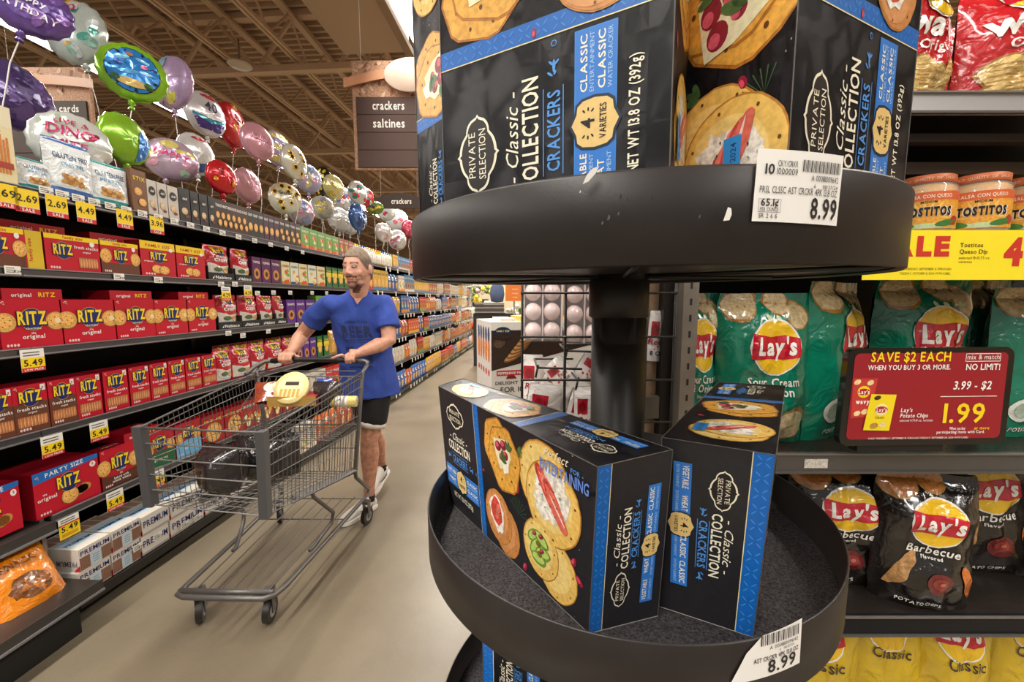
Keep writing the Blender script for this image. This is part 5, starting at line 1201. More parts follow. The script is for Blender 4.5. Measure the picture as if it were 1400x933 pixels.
tx('3.99 - $2', 1325, 532, 11, WH, w=52, sh=.15); m.rect(133, 66, 211, 66.8, WH, L0 + 1); tx('1.99', 1318, 577, 26, YEL, w=57)
tx("Lay's", 1230, 562, 5.5, WH, 'l', 16, 'b', .15); tx('Potato Chips', 1230, 569.5, 5.5, WH, 'l', 38, 'b', .15); tx('selected 4.75-8 oz. varieties', 1230, 575, 3.2, WH, 'l', 46, 'r')
tx('When you buy', 1300, 587, 4, WH, 'l', 22); tx('or more', 1334, 587, 4, YEL, 'l', 21); tx('participating items with Card.', 1283, 592, 4, WH, 'l', 66)
tx('VALID WEDNESDAY, SEPTEMBER 18 THROUGH TUESDAY, SEPTEMBER 24, 2024 WITH CARD', 1258, 599, 2.6, WH, w=138, st='r')
m.pg([(12, 38), (38, 41), (44, 92), (10, 92)], c('#c43a34'), L0 + 1); m.ell(26, 74, 9, 8, YEL, L0 + 2, n=14); m.ell(26, 74, 8.6, 4.5, c('#b51c28'), L0 + 3, n=14); m.text("Lay's", 26, 71.5, 5, WH, L0 + 4, 'm', width=15)
m.text('wavy', 26, 58, 5.5, WH, L0 + 2, 'f', width=19); 
for u, v in ((16, 87), (34, 86), (20, 45), (30, 47)): m.ell(u, v, 5, 3.5, c('#ecd29a', .2), L0 + 2, .4, 9)
m.pg([(30, 22), (66, 21), (71, 70), (36, 71)], c('#f2d81f'), L0 + 5); m.ell(52, 50, 9, 8.4, c('#f7e9a0'), L0 + 6, n=14); m.ell(52, 50, 8.6, 4.5, c('#b51c28'), L0 + 7, n=14); m.text("Lay's", 52, 47.5, 5, WH, L0 + 8, 'm', width=14); m.text('Classic', 51, 38, 3, c('#6a4a1c'), L0 + 6)
m.ell(44, 28, 6, 4, c('#b98a45', .2), L0 + 6, .2, 10); m.ell(56, 29, 5, 4, c('#e6cf8c', .2), L0 + 6, .5, 10); m.ell(45, 66, 5, 3, c('#4a2a18', .2), L0 + 6, .2, 8)
m.obj('offer_card', sg)
m = nb('plastic'); m.box(.04, .2, .0, .02, -.012, .002, c('#1a1817')); m.obj('sign_foot', sg)
# ================================================================ foil balloons over the left run
NB_ = [0]
def balloon(px, py, w, h, col, art, label, X=None, lean=0, back=None, side=1, rib=True):
    NB_[0] += 1; X = 2.28 + .26 * (NB_[0] % 4) if NB_[0] > 2 else 2.3 + .3 * NB_[0]
    s, z = LX(px, py, X); P = A(-X, s, z)
    zc = P.y * cos(PIT) - (P.z - EYE) * sin(PIT)
    asp = min(w, h) / max(w, h); r = max(w, h) / 2 * zc / FPX * .93
    yaw = math.acos(max(.35, asp)) * side if w < h else 0
    head = -atan2(P.x, P.y)                       # facing the camera
    t = empty('foil_balloon', P); t.rotation_euler = (0, lean, head + yaw); tag(t, label, 'balloon', 'foil balloons floating over the left shelving')
    zs = 1 if w < h or abs(w - h) < 6 else asp
    sd = int(px * 7 + py)
    def f(u, v, k, bk=1):
        ro = min(1, sqrt(u * u + v * v) / r); th = atan2(v, u)
        T = .36 * r * sqrt(max(0, 1 - ro ** 2.2)) * (1 + .10 * cos(17 * th + sd) * ro ** 3) + .012 * r * noise.noise(Vector((u * 9 / r, v * 9 / r, sd * .37))) * 3 * (1 - ro)
        q = 1 + .025 * cos(17 * th + sd + 1) * ro ** 5
        return Vector((u * q, -(T + k) * bk, v * q * zs))
    m = nb('balloon'); rn, tn = 9, 34
    ros = [0.02, .2, .4, .58, .74, .86, .94, .985, 1.0]
    def pol(bk): return lambda a, b_: f(b_ * r * cos(a), b_ * r * sin(a), 0, bk)
    ths = [2 * pi * i / tn for i in range(tn + 1)]
    m.grid(pol(1), ths, ros, c(col, .05), True, None, True); m.grid(pol(-1), ths, ros, c(back or col, .05), True)
    m.face([f(.02 * r * cos(a), .02 * r * sin(a), 0) for a in ths[:-1:2]], c(col)); 
    m.fn = f; m.eps = .0022; m.seg = r * .22
    art(m, r)
    m.obj('envelope', t)
    m = nb('balloon'); zb = -r * zs; m.lathe([(.012, 0), (.02, -.03), (.006, -.035), (.018, -.06)], 8, c(col), (0, 0, zb + .01)); m.obj('neck', t)
    if rib:
        m = nb('plastic'); n = 7; L_ = P.z + zb - .05 - 1.98
        if L_ > .03:
            ox = -.02 * R.random(); pts = [(ox * sin(i * 1.7), .015 * sin(i * 2.1), zb - .05 - L_ * i / (n - 1)) for i in range(n)]
            m.tube(pts, .0028, c('#efe6e6'), 4); m.obj('ribbon', t)
            m = nb('plastic'); m.lathe([(0, 0), (.02, 0), (.022, .012), (.008, .02), (0, .02)], 10, c('#d9c6d6'), (pts[-1][0], pts[-1][1], zb - .05 - L_)); m.obj('weight', t)
    return t
def a_text(lines, hx, bg=None):
    def g(m, r):
        if bg: bg(m, r)
        for (s, v, hg, w) in lines: m.text(s, 0, v * r, hg * r, c(hx), 3, 'b', width=w * r)
    return g
def blobs(cols, n, seed, sz=.18):
    def g(m, r):
        q = random.Random(seed)
        for i in range(n):
            a = q.random() * 6.28; d = sqrt(q.random()) * .8; m.ell(d * r * cos(a), d * r * sin(a), r * sz * (.6 + .7 * q.random()), r * sz * (.5 + .5 * q.random()), c(cols[i % len(cols)]), 1 + (i % 3) * .4, q.random() * 3, 9, .2)
    return g
def sunfl(n, seed):
    def g(m, r):
        q = random.Random(seed)
        for i in range(n):
            a = i * 2.4 + q.random(); d = (.3 + .55 * q.random()); u, v = d * r * cos(a), d * r * sin(a); s = r * (.16 + .07 * q.random())
            for k in range(8): t = k * pi / 4; m.ell(u + s * .7 * cos(t), v + s * .7 * sin(t), s * .45, s * .2, c('#efc32a'), 1, t, 6)
            m.ell(u, v, s * .5, s * .5, c('#3a2114'), 2, n=8)
    return g
def dots(hx, n=19, sz=.13):
    def g(m, r):
        for i in range(n): a = i * 2.4; d = sqrt(i / n) * .88; m.ell(d * r * cos(a), d * r * sin(a), r * sz, r * sz, c(hx), 1, n=9)
    return g
def bands(cols):
    def g(m, r):
        n = len(cols)
        for i, hx in enumerate(cols):
            y0, y1 = -.8 + 1.6 * i / n, -.8 + 1.6 * (i + 1) / n; x0, x1 = sqrt(max(.02, 1 - y0 * y0)) * .93, sqrt(max(.02, 1 - y1 * y1)) * .93
            m.pg([(-x0 * r, y0 * r), (x0 * r, y0 * r), (x1 * r, y1 * r), (-x1 * r, y1 * r)], c(hx), 1)
    return g
def disc(hx, rr_=.78, more=None):
    def g(m, r):
        m.ell(0, 0, r * rr_, r * rr_, c('#1a2a55'), .6, n=24); m.ell(0, 0, r * rr_ * .96, r * rr_ * .96, c(hx), 1, n=24)
        if more: more(m, r)
    return g
def both(*fs):
    def g(m, r):
        for f_ in fs: f_(m, r)
    return g
reef = lambda m, r: [m.ell(x * r, y * r, a * r, b_ * r, c(h), 2 + .2 * i, q, 10) for i, (x, y, a, b_, q, h) in enumerate([(-.3, .35, .22, .08, .3, '#7fc4ee'), (.25, .4, .2, .06, -.2, '#8fd0f2'), (-.1, -.1, .3, .07, .2, '#5fb0e4'), (.35, 0, .18, .05, 0, '#9ad6f4'), (.0, -.45, .45, .14, 0, '#e8c77a'), (-.45, -.4, .14, .1, 0, '#3c6a3a'), (.45, -.42, .14, .12, 0, '#3c6a3a'), (.3, .2, .1, .07, 0, '#e06a9a'), (-.4, .1, .12, .08, 0, '#2c4aa0'), (-.1, .5, .1, .06, 0, '#d88a4a')])]
balloon(40, 8, 92, 84, '#6c4f9c', both(blobs(['#7d5fb0', '#5a3f88', '#8f6ab8'], 9, 1, .25), a_text([('Happy', -.02, .2, .7), ('BIRTHDAY', -.42, .22, 1.35)], '#f2e6f6')), 'big purple foil balloon reading happy birthday at the top left', lean=.25)
balloon(105, 46, 62, 88, '#b9c2bd', both(blobs(['#4e9c8e', '#8fb8a8', '#d9a24a', '#c9cfd0', '#3d8a80'], 14, 2, .2), a_text([('DINO', .45, .24, .9)], '#c24a6a')), 'silver and teal foil balloon with green shapes beside the purple one', lean=-.2, side=-1)
balloon(14, 130, 88, 98, '#5e4a86', blobs(['#4e3a76', '#7a62a8'], 8, 3, .3), 'big plain purple foil balloon at the left edge', X=2.45, lean=.2)
balloon(97, 197, 88, 84, '#cfd2cc', both(blobs(['#e9e6e0', '#b9c4b0', '#8a2f4a'], 8, 4, .14), a_text([('LIVE A', .52, .16, .8), ('DINO', .15, .3, 1.1), ('MITE', -.2, .2, .8)], '#c2386a')), 'silver foil balloon with pink lettering behind the gluten free bags', lean=.1)
balloon(182, 101, 80, 80, '#8bc42a', disc('#2f86d6', .76, reef), 'lime green foil balloon with a round blue picture', lean=.1)
balloon(236, 114, 44, 74, '#b59ac0', blobs(['#c9a8cc', '#d8cf5a', '#8fb8d0', '#a98ac0'], 9, 6, .3), 'pastel lilac and yellow foil balloon behind the lime one', X=2.6, side=-1)
balloon(281, 157, 48, 62, '#d6d4d6', both(lambda m, r: m.pg([(-.8 * r, -.25 * r), (0, -.45 * r), (.8 * r, -.2 * r), (.5 * r, -.75 * r), (-.5 * r, -.75 * r)], c('#4c3a8c'), 1), lambda m, r: m.pg([(-.8 * r, -.15 * r), (0, -.35 * r), (.8 * r, -.1 * r), (.8 * r, -.2 * r), (0, -.45 * r), (-.8 * r, -.25 * r)], c('#2f9aa8'), 1.5), lambda m, r: m.ell(0, .75 * r, .4 * r, .1 * r, c('#c23a3a'), 1, 0, 10), a_text([('40', .1, .4, .6)], '#3a3a5a')), 'silver foil balloon with purple lower band, upper of the striped pair', X=2.55)
balloon(170, 191, 54, 72, '#86b82c', both(lambda m, r: m.pg([(.15 * r, -.85 * r), (.6 * r, -.6 * r), (.85 * r, 0), (.6 * r, .6 * r), (.3 * r, .3 * r), (.25 * r, -.3 * r)], c('#2f78c8'), 1)), 'lime green foil balloon turned sideways with a blue edge', X=2.6)
balloon(234, 219, 66, 60, '#b9a0b4', both(blobs(['#e4a8b8', '#e6d67a', '#c9a8cc', '#a8c8b0'], 11, 9, .28), a_text([('HAPPY', .05, .28, 1.2)], '#d84a86')), 'pastel foil balloon with pink lettering above the dark boxes', lean=.25)
balloon(268, 211, 44, 58, '#dadada', both(lambda m, r: m.pg([(-.5 * r, -.6 * r), (.7 * r, -.3 * r), (.5 * r, -.75 * r), (0, -.9 * r)], c('#2a5a9a'), 1), lambda m, r: m.ell(0, .7 * r, .4 * r, .08 * r, c('#c23a3a'), 1, 0, 10)), 'silver foil balloon with blue tip, lower of the striped pair', X=2.65)
balloon(317, 172, 33, 63, '#b81e26', blobs(['#c9272e', '#d8942a', '#8f1218'], 12, 11, .16), 'red and gold foil balloon, upper of the red pair')
balloon(303, 243, 37, 48, '#c01f28', blobs(['#d13038', '#8f1218', '#d8942a'], 8, 12, .18), 'red foil balloon, lower of the red pair')
balloon(352, 194, 42, 52, '#d49aa8', a_text([('ABUELA', .0, .3, 1.2)], '#b87a8c'), 'pink foil balloon with faint lettering, upper of the pink pair')
balloon(338, 254, 34, 50, '#d49aa8', blobs(['#dca8b4'], 4, 14, .3), 'plain pink foil balloon, lower of the pink pair')
balloon(379, 204, 36, 50, '#b4a6b8', bands(['#c9b86a', '#a89ac0', '#d0c48a', '#9a8cb4', '#d6c77a']), 'lilac and yellow striped foil balloon right of the pink one')
balloon(402, 222, 32, 50, '#d8d4c4', sunfl(7, 16), 'white foil balloon with sunflowers, upper one')
balloon(390, 272, 44, 46, '#dcd9ca', both(sunfl(9, 17), a_text([('Grandma', .2, .2, .9)], '#4a4038')), 'white foil balloon with sunflowers, lower one with lettering')
balloon(421, 244, 36, 42, '#a9a8c0', blobs(['#c98aa8', '#8aa8c9', '#d8d0a0'], 10, 18, .22), 'small pastel speckled foil balloon right of the sunflower one')
balloon(440, 248, 24, 42, '#1c1a16', dots('#e6c92a'), 'black foil balloon with yellow dots', side=-1)
balloon(456, 256, 28, 36, '#cfc88a', blobs(['#e8e4c8', '#b8a84a'], 8, 20, .2), 'pale yellow foil balloon beside the black dotted one')
sm = [(412, 290, 34, 40, '#b9a9b8', ['#d08aa0', '#8a9ac0'], 'small mauve foil balloon under the speckled one'), (440, 284, 34, 34, '#c6c3b4', ['#e0d06a', '#9aa0a8'], 'small silver and yellow foil balloon above the box tops'),
      (467, 272, 34, 36, '#c8ccd0', ['#d84a4a', '#eeeeee', '#5a7ac0'], 'clear silver foil balloon with red specks'), (489, 264, 26, 34, '#cfd4d4', ['#2f8a80', '#d8404a'], 'silver foil balloon with teal patch left of the arched sign'), (501, 269, 20, 26, '#c03038', ['#dfe3e3', '#2f9a8a'], 'small red-topped foil balloon by the arched sign'),
      (463, 300, 30, 36, '#c4c6c4', ['#e8e8e6', '#a0a4a8'], 'plain silver foil balloon over the man head, left one'), (478, 305, 26, 34, '#cfd1ce', ['#efefee', '#b0b4b8'], 'plain silver foil balloon over the man head, right one'), (489, 297, 22, 40, '#3a5f9c', ['#27487f', '#5a80bc'], 'blue foil balloon over the man head'),
      (512, 284, 26, 20, '#6a8a3a', ['#e0c840', '#2c3a6a'], 'small green and navy foil balloon'), (528, 290, 26, 22, '#c9cbc8', ['#e8e4e0', '#c04a5a'], 'small silver foil balloon, first past the green one'), (543, 301, 32, 30, '#d0d2d0', ['#b0c0d0', '#c86a7a', '#e8e8e8'], 'larger silver speckled foil balloon near the round tray'),
      (524, 318, 24, 28, '#d2d0cc', ['#c9a0a8', '#efefef'], 'small white foil balloon above the bottles'), (543, 328, 26, 30, '#c8c6c4', ['#e0e0e0', '#b06a7a'], 'small grey foil balloon above the orange bags'), (559, 313, 20, 26, '#9c2f44', ['#b84a5e', '#d8a0a8'], 'dark red foil balloon beside the round tray')]
for i, (x, y, w, h, col, cs, lb) in enumerate(sm): balloon(x, y, w, h, col, blobs(cs, 9, 30 + i, .24), lb, X=2.4, rib=i not in (4,))

# ================================================================ hanging signs
COP = c('#b98e70', .45); SLT = c('#4c352d', .06)
def wires(m, xs, z0, z1):
    for x in xs: m.tube([(x, 0, z0), (x, 0, z1)], .004, c('#c9c2b8'), 4)
Yv = 4.4; a = PD(480, 83, Yv); b_ = PD(489, 232, Yv)
sgn = empty('aisle_sign', (a.x, Yv, b_.z)); tag(sgn, 'hanging copper and brown aisle sign reading crackers and saltines', 'sign'); H = a.z - b_.z; W = 1.05
m = nb('matte'); m.box(0, W, 0, .04, 0, H, COP)
m.fn = lambda u, v, k: Vector((u, -k, v)); m.eps = .002
q = random.Random(8)
for i in range(70): m.ell(.03 + q.random() * (W - .06), H * (.68 + .3 * q.random()), .02 + .03 * q.random(), .008 + .014 * q.random(), c(q.choice(['#8a5a3c', '#d9b49a', '#a06a48']), .3), 1 + .1 * (i % 5), q.random() * 3, 7, .4)
m.obj('panel', sgn)
for i, t_ in enumerate(['crackers', 'saltines', '', '']):
    m = nb('matte'); z1 = H * (.665 - .163 * i); m.box(.04, W - .04, -.018, -.001, z1 - H * .158, z1, SLT); m.fn = lambda u, v, k: Vector((u, -.018 - k, v)); m.eps = .001
    m.text(t_, .375, z1 - H * .115, .085, c('#f2ece2'), 1, 'b', width=.33) if t_ else None; m.obj('slat', sgn)
m = nb('plastic'); P = []
for i in range(14): u = -.07 + i * .05; P.append((u, H * .735 + .11 * sin(min(1, max(0, (u + .07) / .7)) * pi / 2)))
for i in range(13): 
    (u0, v0), (u1, v1) = P[i], P[i + 1]; pts = [(u0, -.05, v0), (u1, -.05, v1), (u1, -.05, v1 + .09), (u0, -.05, v0 + .09)]; m.face(pts, c('#d2946c')); m.face([(x, y + .02, z) for x, y, z in pts][::-1], c('#b07a56')); m.face([pts[3], pts[2], (pts[2][0], -.03, pts[2][2]), (pts[3][0], -.03, pts[3][2])], c('#d2946c')); m.face([pts[1], pts[0], (pts[0][0], -.03, pts[0][2]), (pts[1][0], -.03, pts[1][2])], c('#9a6a48'))
m.obj('curved_band', sgn)
m = nb('plastic'); m.lathe([(0, 0), (.26, 0), (.27, .008), (.26, .016), (0, .016)], 28, c('#e2c8b4'), (0, 0, 0), sy=.62); 
o = m.obj('oval_disc', sgn); o.rotation_euler = (pi / 2, 0, 0); o.location = (.62, -.06, H * .84)
for q_ in (.1, W - .1): m = nb('matte'); wires(m, (q_,), H, 5.40 - b_.z); m.obj('hanger', sgn)
Yv = 7.0; a = PD(512, 264, Yv); b_ = PD(512, 285, Yv)
s2 = empty('arched_sign', (a.x, Yv, b_.z)); tag(s2, 'small dark arched sign reading crackers above the far left shelving', 'sign'); H = a.z - b_.z; W = .82
m = nb('matte'); P = [(0, 0), (W, 0)] + [(W - W * i / 12, H * (.62 + .38 * sin(pi * i / 12))) for i in range(13)]
m.face([(x, 0, z) for x, z in P], c('#3a2c28')); m.face([(x, .03, z) for x, z in P][::-1], c('#3a2c28'))
for i in range(len(P)): (x0, z0), (x1, z1) = P[i], P[(i + 1) % len(P)]; m.face([(x0, 0, z0), (x0, .03, z0), (x1, .03, z1), (x1, 0, z1)], c('#2a201c'))
m.fn = lambda u, v, k: Vector((u, -k, v)); m.eps = .003; m.text('crackers', W * .55, H * .3, .085, c('#f2ece2'), 1, 'b', width=.34); m.obj('panel', s2)
m = nb('matte'); m.tube([(.1, .015, H * .8), (.1, .015, 2.1)], .006, c('#6a5a4c'), 4); m.obj('hanger', s2); m = nb('matte'); m.tube([(W - .1, .015, H * .8), (W - .1, .015, 2.1)], .006, c('#6a5a4c'), 4); m.obj('hanger', s2); m = nb('matte'); m.tube([(.0, .015, .05), (-.35, .1, -.12), (-.6, .2, -.5), (-.7, .25, -1.1)], .008, c('#2a211c'), 5); m.obj('cable', s2)
Yv = 5.0; a = PD(18, 92, Yv); b_ = PD(24, 245, Yv); xr = PD(119, 92, Yv).x
s3 = empty('aisle_sign', (a.x - .25, Yv, b_.z)); tag(s3, 'hanging brown aisle sign reading greeting cards behind the balloons', 'sign'); H = a.z - b_.z; W = xr - a.x + .25
m = nb('matte'); m.box(0, W, 0, .04, 0, H, COP); m.fn = lambda u, v, k: Vector((u, -k, v)); m.eps = .002
for i in range(50): m.ell(.03 + q.random() * (W - .06), H * (.72 + .26 * q.random()), .02 + .03 * q.random(), .01 + .014 * q.random(), c(q.choice(['#8a5a3c', '#d9b49a', '#a06a48']), .3), 1 + .1 * (i % 5), q.random() * 3, 7, .4)
m.obj('panel', s3)
for i, t_ in enumerate(['greeting cards', '', 'thank you']):
    m = nb('matte'); z1 = H * (.70 - .235 * i); m.box(.04, W - .04, -.018, -.001, z1 - H * .228, z1, c('#453831')); m.fn = lambda u, v, k: Vector((u, -.018 - k, v)); m.eps = .001
    if t_: m.text(t_, W - .45, z1 - H * (.10 if i == 0 else .08), .08, c('#f2ece2'), 1, 'b', width=.64 if i == 0 else .42)
    m.obj('slat', s3)
m = nb('plastic')
for i in range(10):
    u0, u1 = .2 + i * (W - .1) / 10, .2 + (i + 1) * (W - .1) / 10; v = lambda u: H * .76 + .1 * sin(pi * (u / W * .5 + .3)); m.face([(u0, -.05, v(u0)), (u1, -.05, v(u1)), (u1, -.05, v(u1) + .1), (u0, -.05, v(u0) + .1)], c('#c08a5e'))
m.obj('curved_band', s3)
for q_ in (.2, W - .1): m = nb('matte'); wires(m, (q_,), H, 5.40 - b_.z); m.obj('hanger', s3)

# ================================================================ cookie display carton beyond the grid
FLc = Vector((-.078, 1.5)); dr = Vector((.281, .078)).normalized(); bk = Vector((-.078, .281)).normalized()
zt_ = PD(672, 441, 1.5).z; Wc, Dc = .44, .30
T = Matrix.Translation((FLc.x, FLc.y, 0)) @ Matrix.Rotation(atan2(dr.y, dr.x), 4, 'Z')
ck = empty('cookie_display', mw=T); tag(ck, 'freestanding white and brown cookie display carton beside the aisle', 'display carton')
WHc = c('#d6cfc6', .04)
m = nb('carton'); m.box(0, Wc, 0, Dc, 0, zt_, WHc); m.fn = lambda u, v, k: Vector((u, -k, v)); m.eps = .0006
m.pg([(0, zt_ - .185), (Wc, zt_ - .09), (Wc, zt_ - .03), (0, zt_ - .03)], c('#33241b', .5), 1)
m.pg([(0, zt_ - .032), (Wc, zt_ - .032), (Wc, zt_), (0, zt_)], c('#e9e4da', .1), 1)
for cx in (.045, .155, .265, .375): m.ell(cx, zt_ - .04, .034, .022, c('#1d2a4c'), 2, n=18); m.text('FAMILY SIZE', cx, zt_ - .037, .007, c('#e9d98a'), 3, 'b', width=.05); m.ell(cx, zt_ - .055, .03, .015, c('#33241b', .4), 4, n=16)
for i in range(6): m.ell(.085 + .012 * i, zt_ - .135 + .015 * i, .040, .012, c('#7a4f2a', .3), 5 + i, .45, 18, .06); m.ell(.084 + .012 * i, zt_ - .131 + .015 * i, .037, .0095, c('#c08c54', .35), 5.5 + i, .45, 18, .06)
m.ell(.03, zt_ - .08, .024, .018, c('#5a4632', .6), 2, .3, 12, .2)
m.pg([(.02, zt_ - .205), (.14, zt_ - .205), (.135, zt_ - .185), (.02, zt_ - .185)], c('#b4262c'), 2); m.text('PEPPERIDGE FARM', .08, zt_ - .2, .009, WH, 3, 'b', width=.11); m.pg([(.055, zt_ - .218), (.1, zt_ - .218), (.09, zt_ - .205), (.065, zt_ - .205)], c('#7a1c20'), 2)
m.text('DELIGHT', .06, zt_ - .24, .013, c('#3a322c'), 2, 'b', width=.09); m.text('FOR 10', .08, zt_ - .27, .02, c('#2a241f'), 2, 'b', width=.09)
m.fn = lambda u, v, k: Vector((-k, -u, v))
for i in range(5):
    u = -.045 - .05 * i; m.ell(u, zt_ - .11, .02, .05, c('#d9772a', .2), 1, 0, 12); m.ell(u, zt_ - .05, .018, .03, c('#39486a', .1), 1.5, 0, 10); m.ell(u, zt_ - .2, .014, .014, c('#c23a30'), 1, 0, 8); m.ell(u, zt_ - .33, .02, .045, c('#4a5a8a', .3), 1, .2, 10); m.ell(u, zt_ - .42, .02, .03, c('#8a9a4a', .3), 1, .2, 10)
m.obj('carton_body', ck)
m = nb('carton')
for i in range(5):
    t_ = .05 + .08 * i; m.box(t_, t_ + .06, .05, .2, zt_, zt_ + .012 + .006 * (i % 2), c(['#e9e0d0', '#d9b23a', '#e4dccf', '#c9542c', '#e9e0d0'][i], .1))
m.obj('packs', ck)
oc = PD(691, 391, 4.2); o_ = empty('orange_card', (oc.x, 4.2, 0)); tag(o_, 'small orange sign card on a thin post beyond the cookie display', 'sign')
m = nb('matte'); z0 = PD(691, 412, 4.2).z; m.box(0, .18, 0, .006, z0, oc.z + .02, c('#d9762c')); m.fn = lambda u, v, k: Vector((u, -k, v)); m.eps = .002
for i in range(3): m.text(['FRESH', 'savings', 'today'][i], .1, z0 + .115 - .04 * i, .015, c('#f4dcc0'), 1, 'r')
m.obj('card', o_); m = nb('matte'); m.tube([(.09, .01, z0), (.09, .01, 0)], .01, c('#6a625a'), 6); m.lathe([(0, 0), (.12, 0), (.12, .01), (0, .012)], 16, c('#4a443e'), (.09, .01, 0)); m.obj('post', o_)

# ================================================================ flower department at the end of the aisle
def bouquet(px, py, Y, r, cols, label, base=0):
    p = PD(px, py, Y); t = empty('flower_bouquet', (p.x, Y, base)); tag(t, label, 'flowers', 'flower displays at the end of the aisle')
    q = random.Random(int(px * 3 + py)); m = nb('leaf'); m2 = nb('leaf'); hz = p.z - base
    for i in range(26):
        a = q.random() * 6.28; d = r * sqrt(q.random()); e = q.random() * .8 * r; s = r * (.16 + .12 * q.random()); x, y, z = d * cos(a), d * sin(a), hz - r * .3 + e
        mm = m if i % 3 else m2; col = c(q.choice(cols) if i % 3 else '#4c6a34', .2)
        mm.lathe([(0, -s), (s * .8, -s * .5), (s, 0), (s * .8, s * .5), (0, s)], 6, col, (x, y, z))
    m.obj('blooms', t); m2.obj('foliage', t)
    m = nb('plastic'); m.lathe([(0, 0), (r * .55, 0), (r * .8, hz * .75), (r * .7, hz * .8), (0, hz * .8)], 12, c(q.choice(['#2c2a28', '#d9d4c8', '#8a8478']))); m.obj('vase', t)
FL = [(625, 400, 14, .36, ['#e8d24a', '#f2e9c8', '#e9e4dc'], 'yellow and cream'), (642, 408, 13.6, .36, ['#e9c832', '#f4e07a'], 'bright yellow'), (657, 396, 15.2, .42, ['#e4b8c8', '#f0e4e0', '#d8c84a'], 'pink and cream'), (672, 398, 14.4, .36, ['#d9c03a', '#c9d86a'], 'yellow-green'), (636, 393, 16, .4, ['#efe9dc', '#d98aa0'], 'white and pink'),
      (646, 446, 13.2, .24, ['#e8702a', '#f09a2a', '#d94a2a'], 'orange'), (656, 443, 13.5, .2, ['#f0a02a', '#e8c02a'], 'amber'), (638, 448, 13.6, .16, ['#d93a3a', '#e8702a'], 'red-orange'), (676, 430, 11.4, .22, ['#d9d4c8', '#b8c49a'], 'pale green'), (705, 425, 12, .3, ['#c9708a', '#e4d8c8'], 'rose pink'), (618, 425, 15.2, .22, ['#e9e2d4', '#d9c8a0'], 'cream')]
for x, y, Y, r, cs, lb in FL: bouquet(x, y, Y, r, cs, '%s flower display in the flower department at the aisle end' % lb)
T = Matrix.Translation((0, 0, 0))
m = nb('matte'); m.box(-3.4, 2.8, 16.5, 16.7, 0, 2.5, c('#d9c8a8', .1)); o = m.obj('flower_stall_back'); tag(o, 'cream partition behind the flower department', 'partition')
p = PD(676, 432, 8.5); m = nb('matte'); m.box(-.45, .45, 0, .6, 0, p.z + .05, c('#2b2724')); 
for i in range(5): m.box(-.42, .2, -.03, .5, p.z + .06 + .045 * i, p.z + .095 + .045 * i, c('#4c4744' if i % 2 else '#8a837b'))
o = m.obj('basket_stack', loc=(p.x, 8.5, 0)); tag(o, 'dark stand with a stack of flat grey baskets before the flowers', 'baskets')
m = nb('cloth'); m.lathe([(.0, 0), (.13, .02), (.16, .18), (.14, .34), (.06, .44), (0, .45)], 14, c('#4c5a78', .2), sy=.6); o = m.obj('blue_jacket', loc=(p.x + .05, 8.72, p.z + .277)); tag(o, 'blue-grey jacket hung over the dark basket stand', 'jacket')
# ================================================================ shopping cart
CW = c('#8f8a86'); cart = empty('shopping_cart', (-1.2, 2.0, 0)); tag(cart, 'grey wire shopping cart pushed by the man in the blue shirt', 'shopping cart')
CO = Vector((-1.2, 2.0, 0))
def cobj(m, name, par=None):
    m.v = [tuple(Vector(v) - CO) for v in m.v] if par is None else m.v
    return m.obj(name, par or cart)
FTL, FTR, FBL, FBR = PD(190, 585, 1.5), PD(358, 592, 1.5), PD(206, 690, 1.5), PD(363, 706, 1.5)
RTR, RBR = Vector((-.875, 2.3, 1.0)), Vector((-.935, 2.3, .40)); RTL, RBL = Vector((-1.49, 2.3, 1.0)), Vector((-1.43, 2.3, .40))
L2 = lambda a, b_, t: a.lerp(b_, t)
def wirequad(m, a, b_, c_, d, nu, nv, r, r2=None):
    """a-b bottom edge, d-c top edge"""
    for i in range(nu + 1): t = i / nu; m.tube([L2(a, b_, t), L2(d, c_, t)], r, CW, 4, caps=False)
    for j in range(nv + 1): t = j / nv; m.tube([L2(a, d, t), L2(b_, c_, t)], r2 or r, CW, 4, caps=False)
W_ = 'chrome'
m = nb(W_); wirequad(m, FBL, FBR, FTR, FTL, 1, 5, .0024, .0032)
for q in (.2, .4, .6, .8): m.tube([L2(FBL, FBR, q), L2(FTL, FTR, q) * .12 + L2(FBL, FBR, q) * .88], .0022, CW, 4)
cobj(m, 'basket_front')['kind'] = 'stuff'
for nm, a, b_, c_, d in (('right', FBR, RBR, RTR, FTR), ('left', FBL, RBL, RTL, FTL)):
    m = nb(W_); wirequad(m, a, b_, c_, d, 28, 7, .0017, .0024); cobj(m, 'basket_side')['kind'] = 'stuff'
m = nb(W_); wirequad(m, FBL, FBR, RBR, RBL, 14, 12, .0022, .0022); cobj(m, 'basket_bottom')['kind'] = 'stuff'
m = nb(W_); wirequad(m, RBL, RBR, L2(RBR, RTR, .96), L2(RBL, RTL, .96), 16, 4, .0022, .003); cobj(m, 'rear_gate')['kind'] = 'stuff'
m = nb(W_); m.tube([RTL, FTL, FTR, RTR], .0048, CW, 8)
for p, q in ((RTL, FTL), (RTR, FTR)): o3 = Vector((0, 0, -.028)); m.tube([p + o3, q + o3], .003, CW, 6)
cobj(m, 'top_rail')
m = nb('plastic'); 
for t_, b_ in ((FTR, FBR), (FTL, FBL)):
    d = (b_ - t_); 
    P = [t_ + Vector((x, y, .006)) for x, y in ((-.018, -.014), (.016, -.014), (.016, .02), (-.018, .02))]; Q = [v + d * 1.04 for v in P]
    for i in range(4): j = (i + 1) % 4; m.face([P[i], Q[i], Q[j], P[j]], c('#4b4a4b'))
    m.face(P, c('#555')); m.face(Q[::-1], c('#333')); cobj(m, 'corner_bumper'); m = nb('plastic')
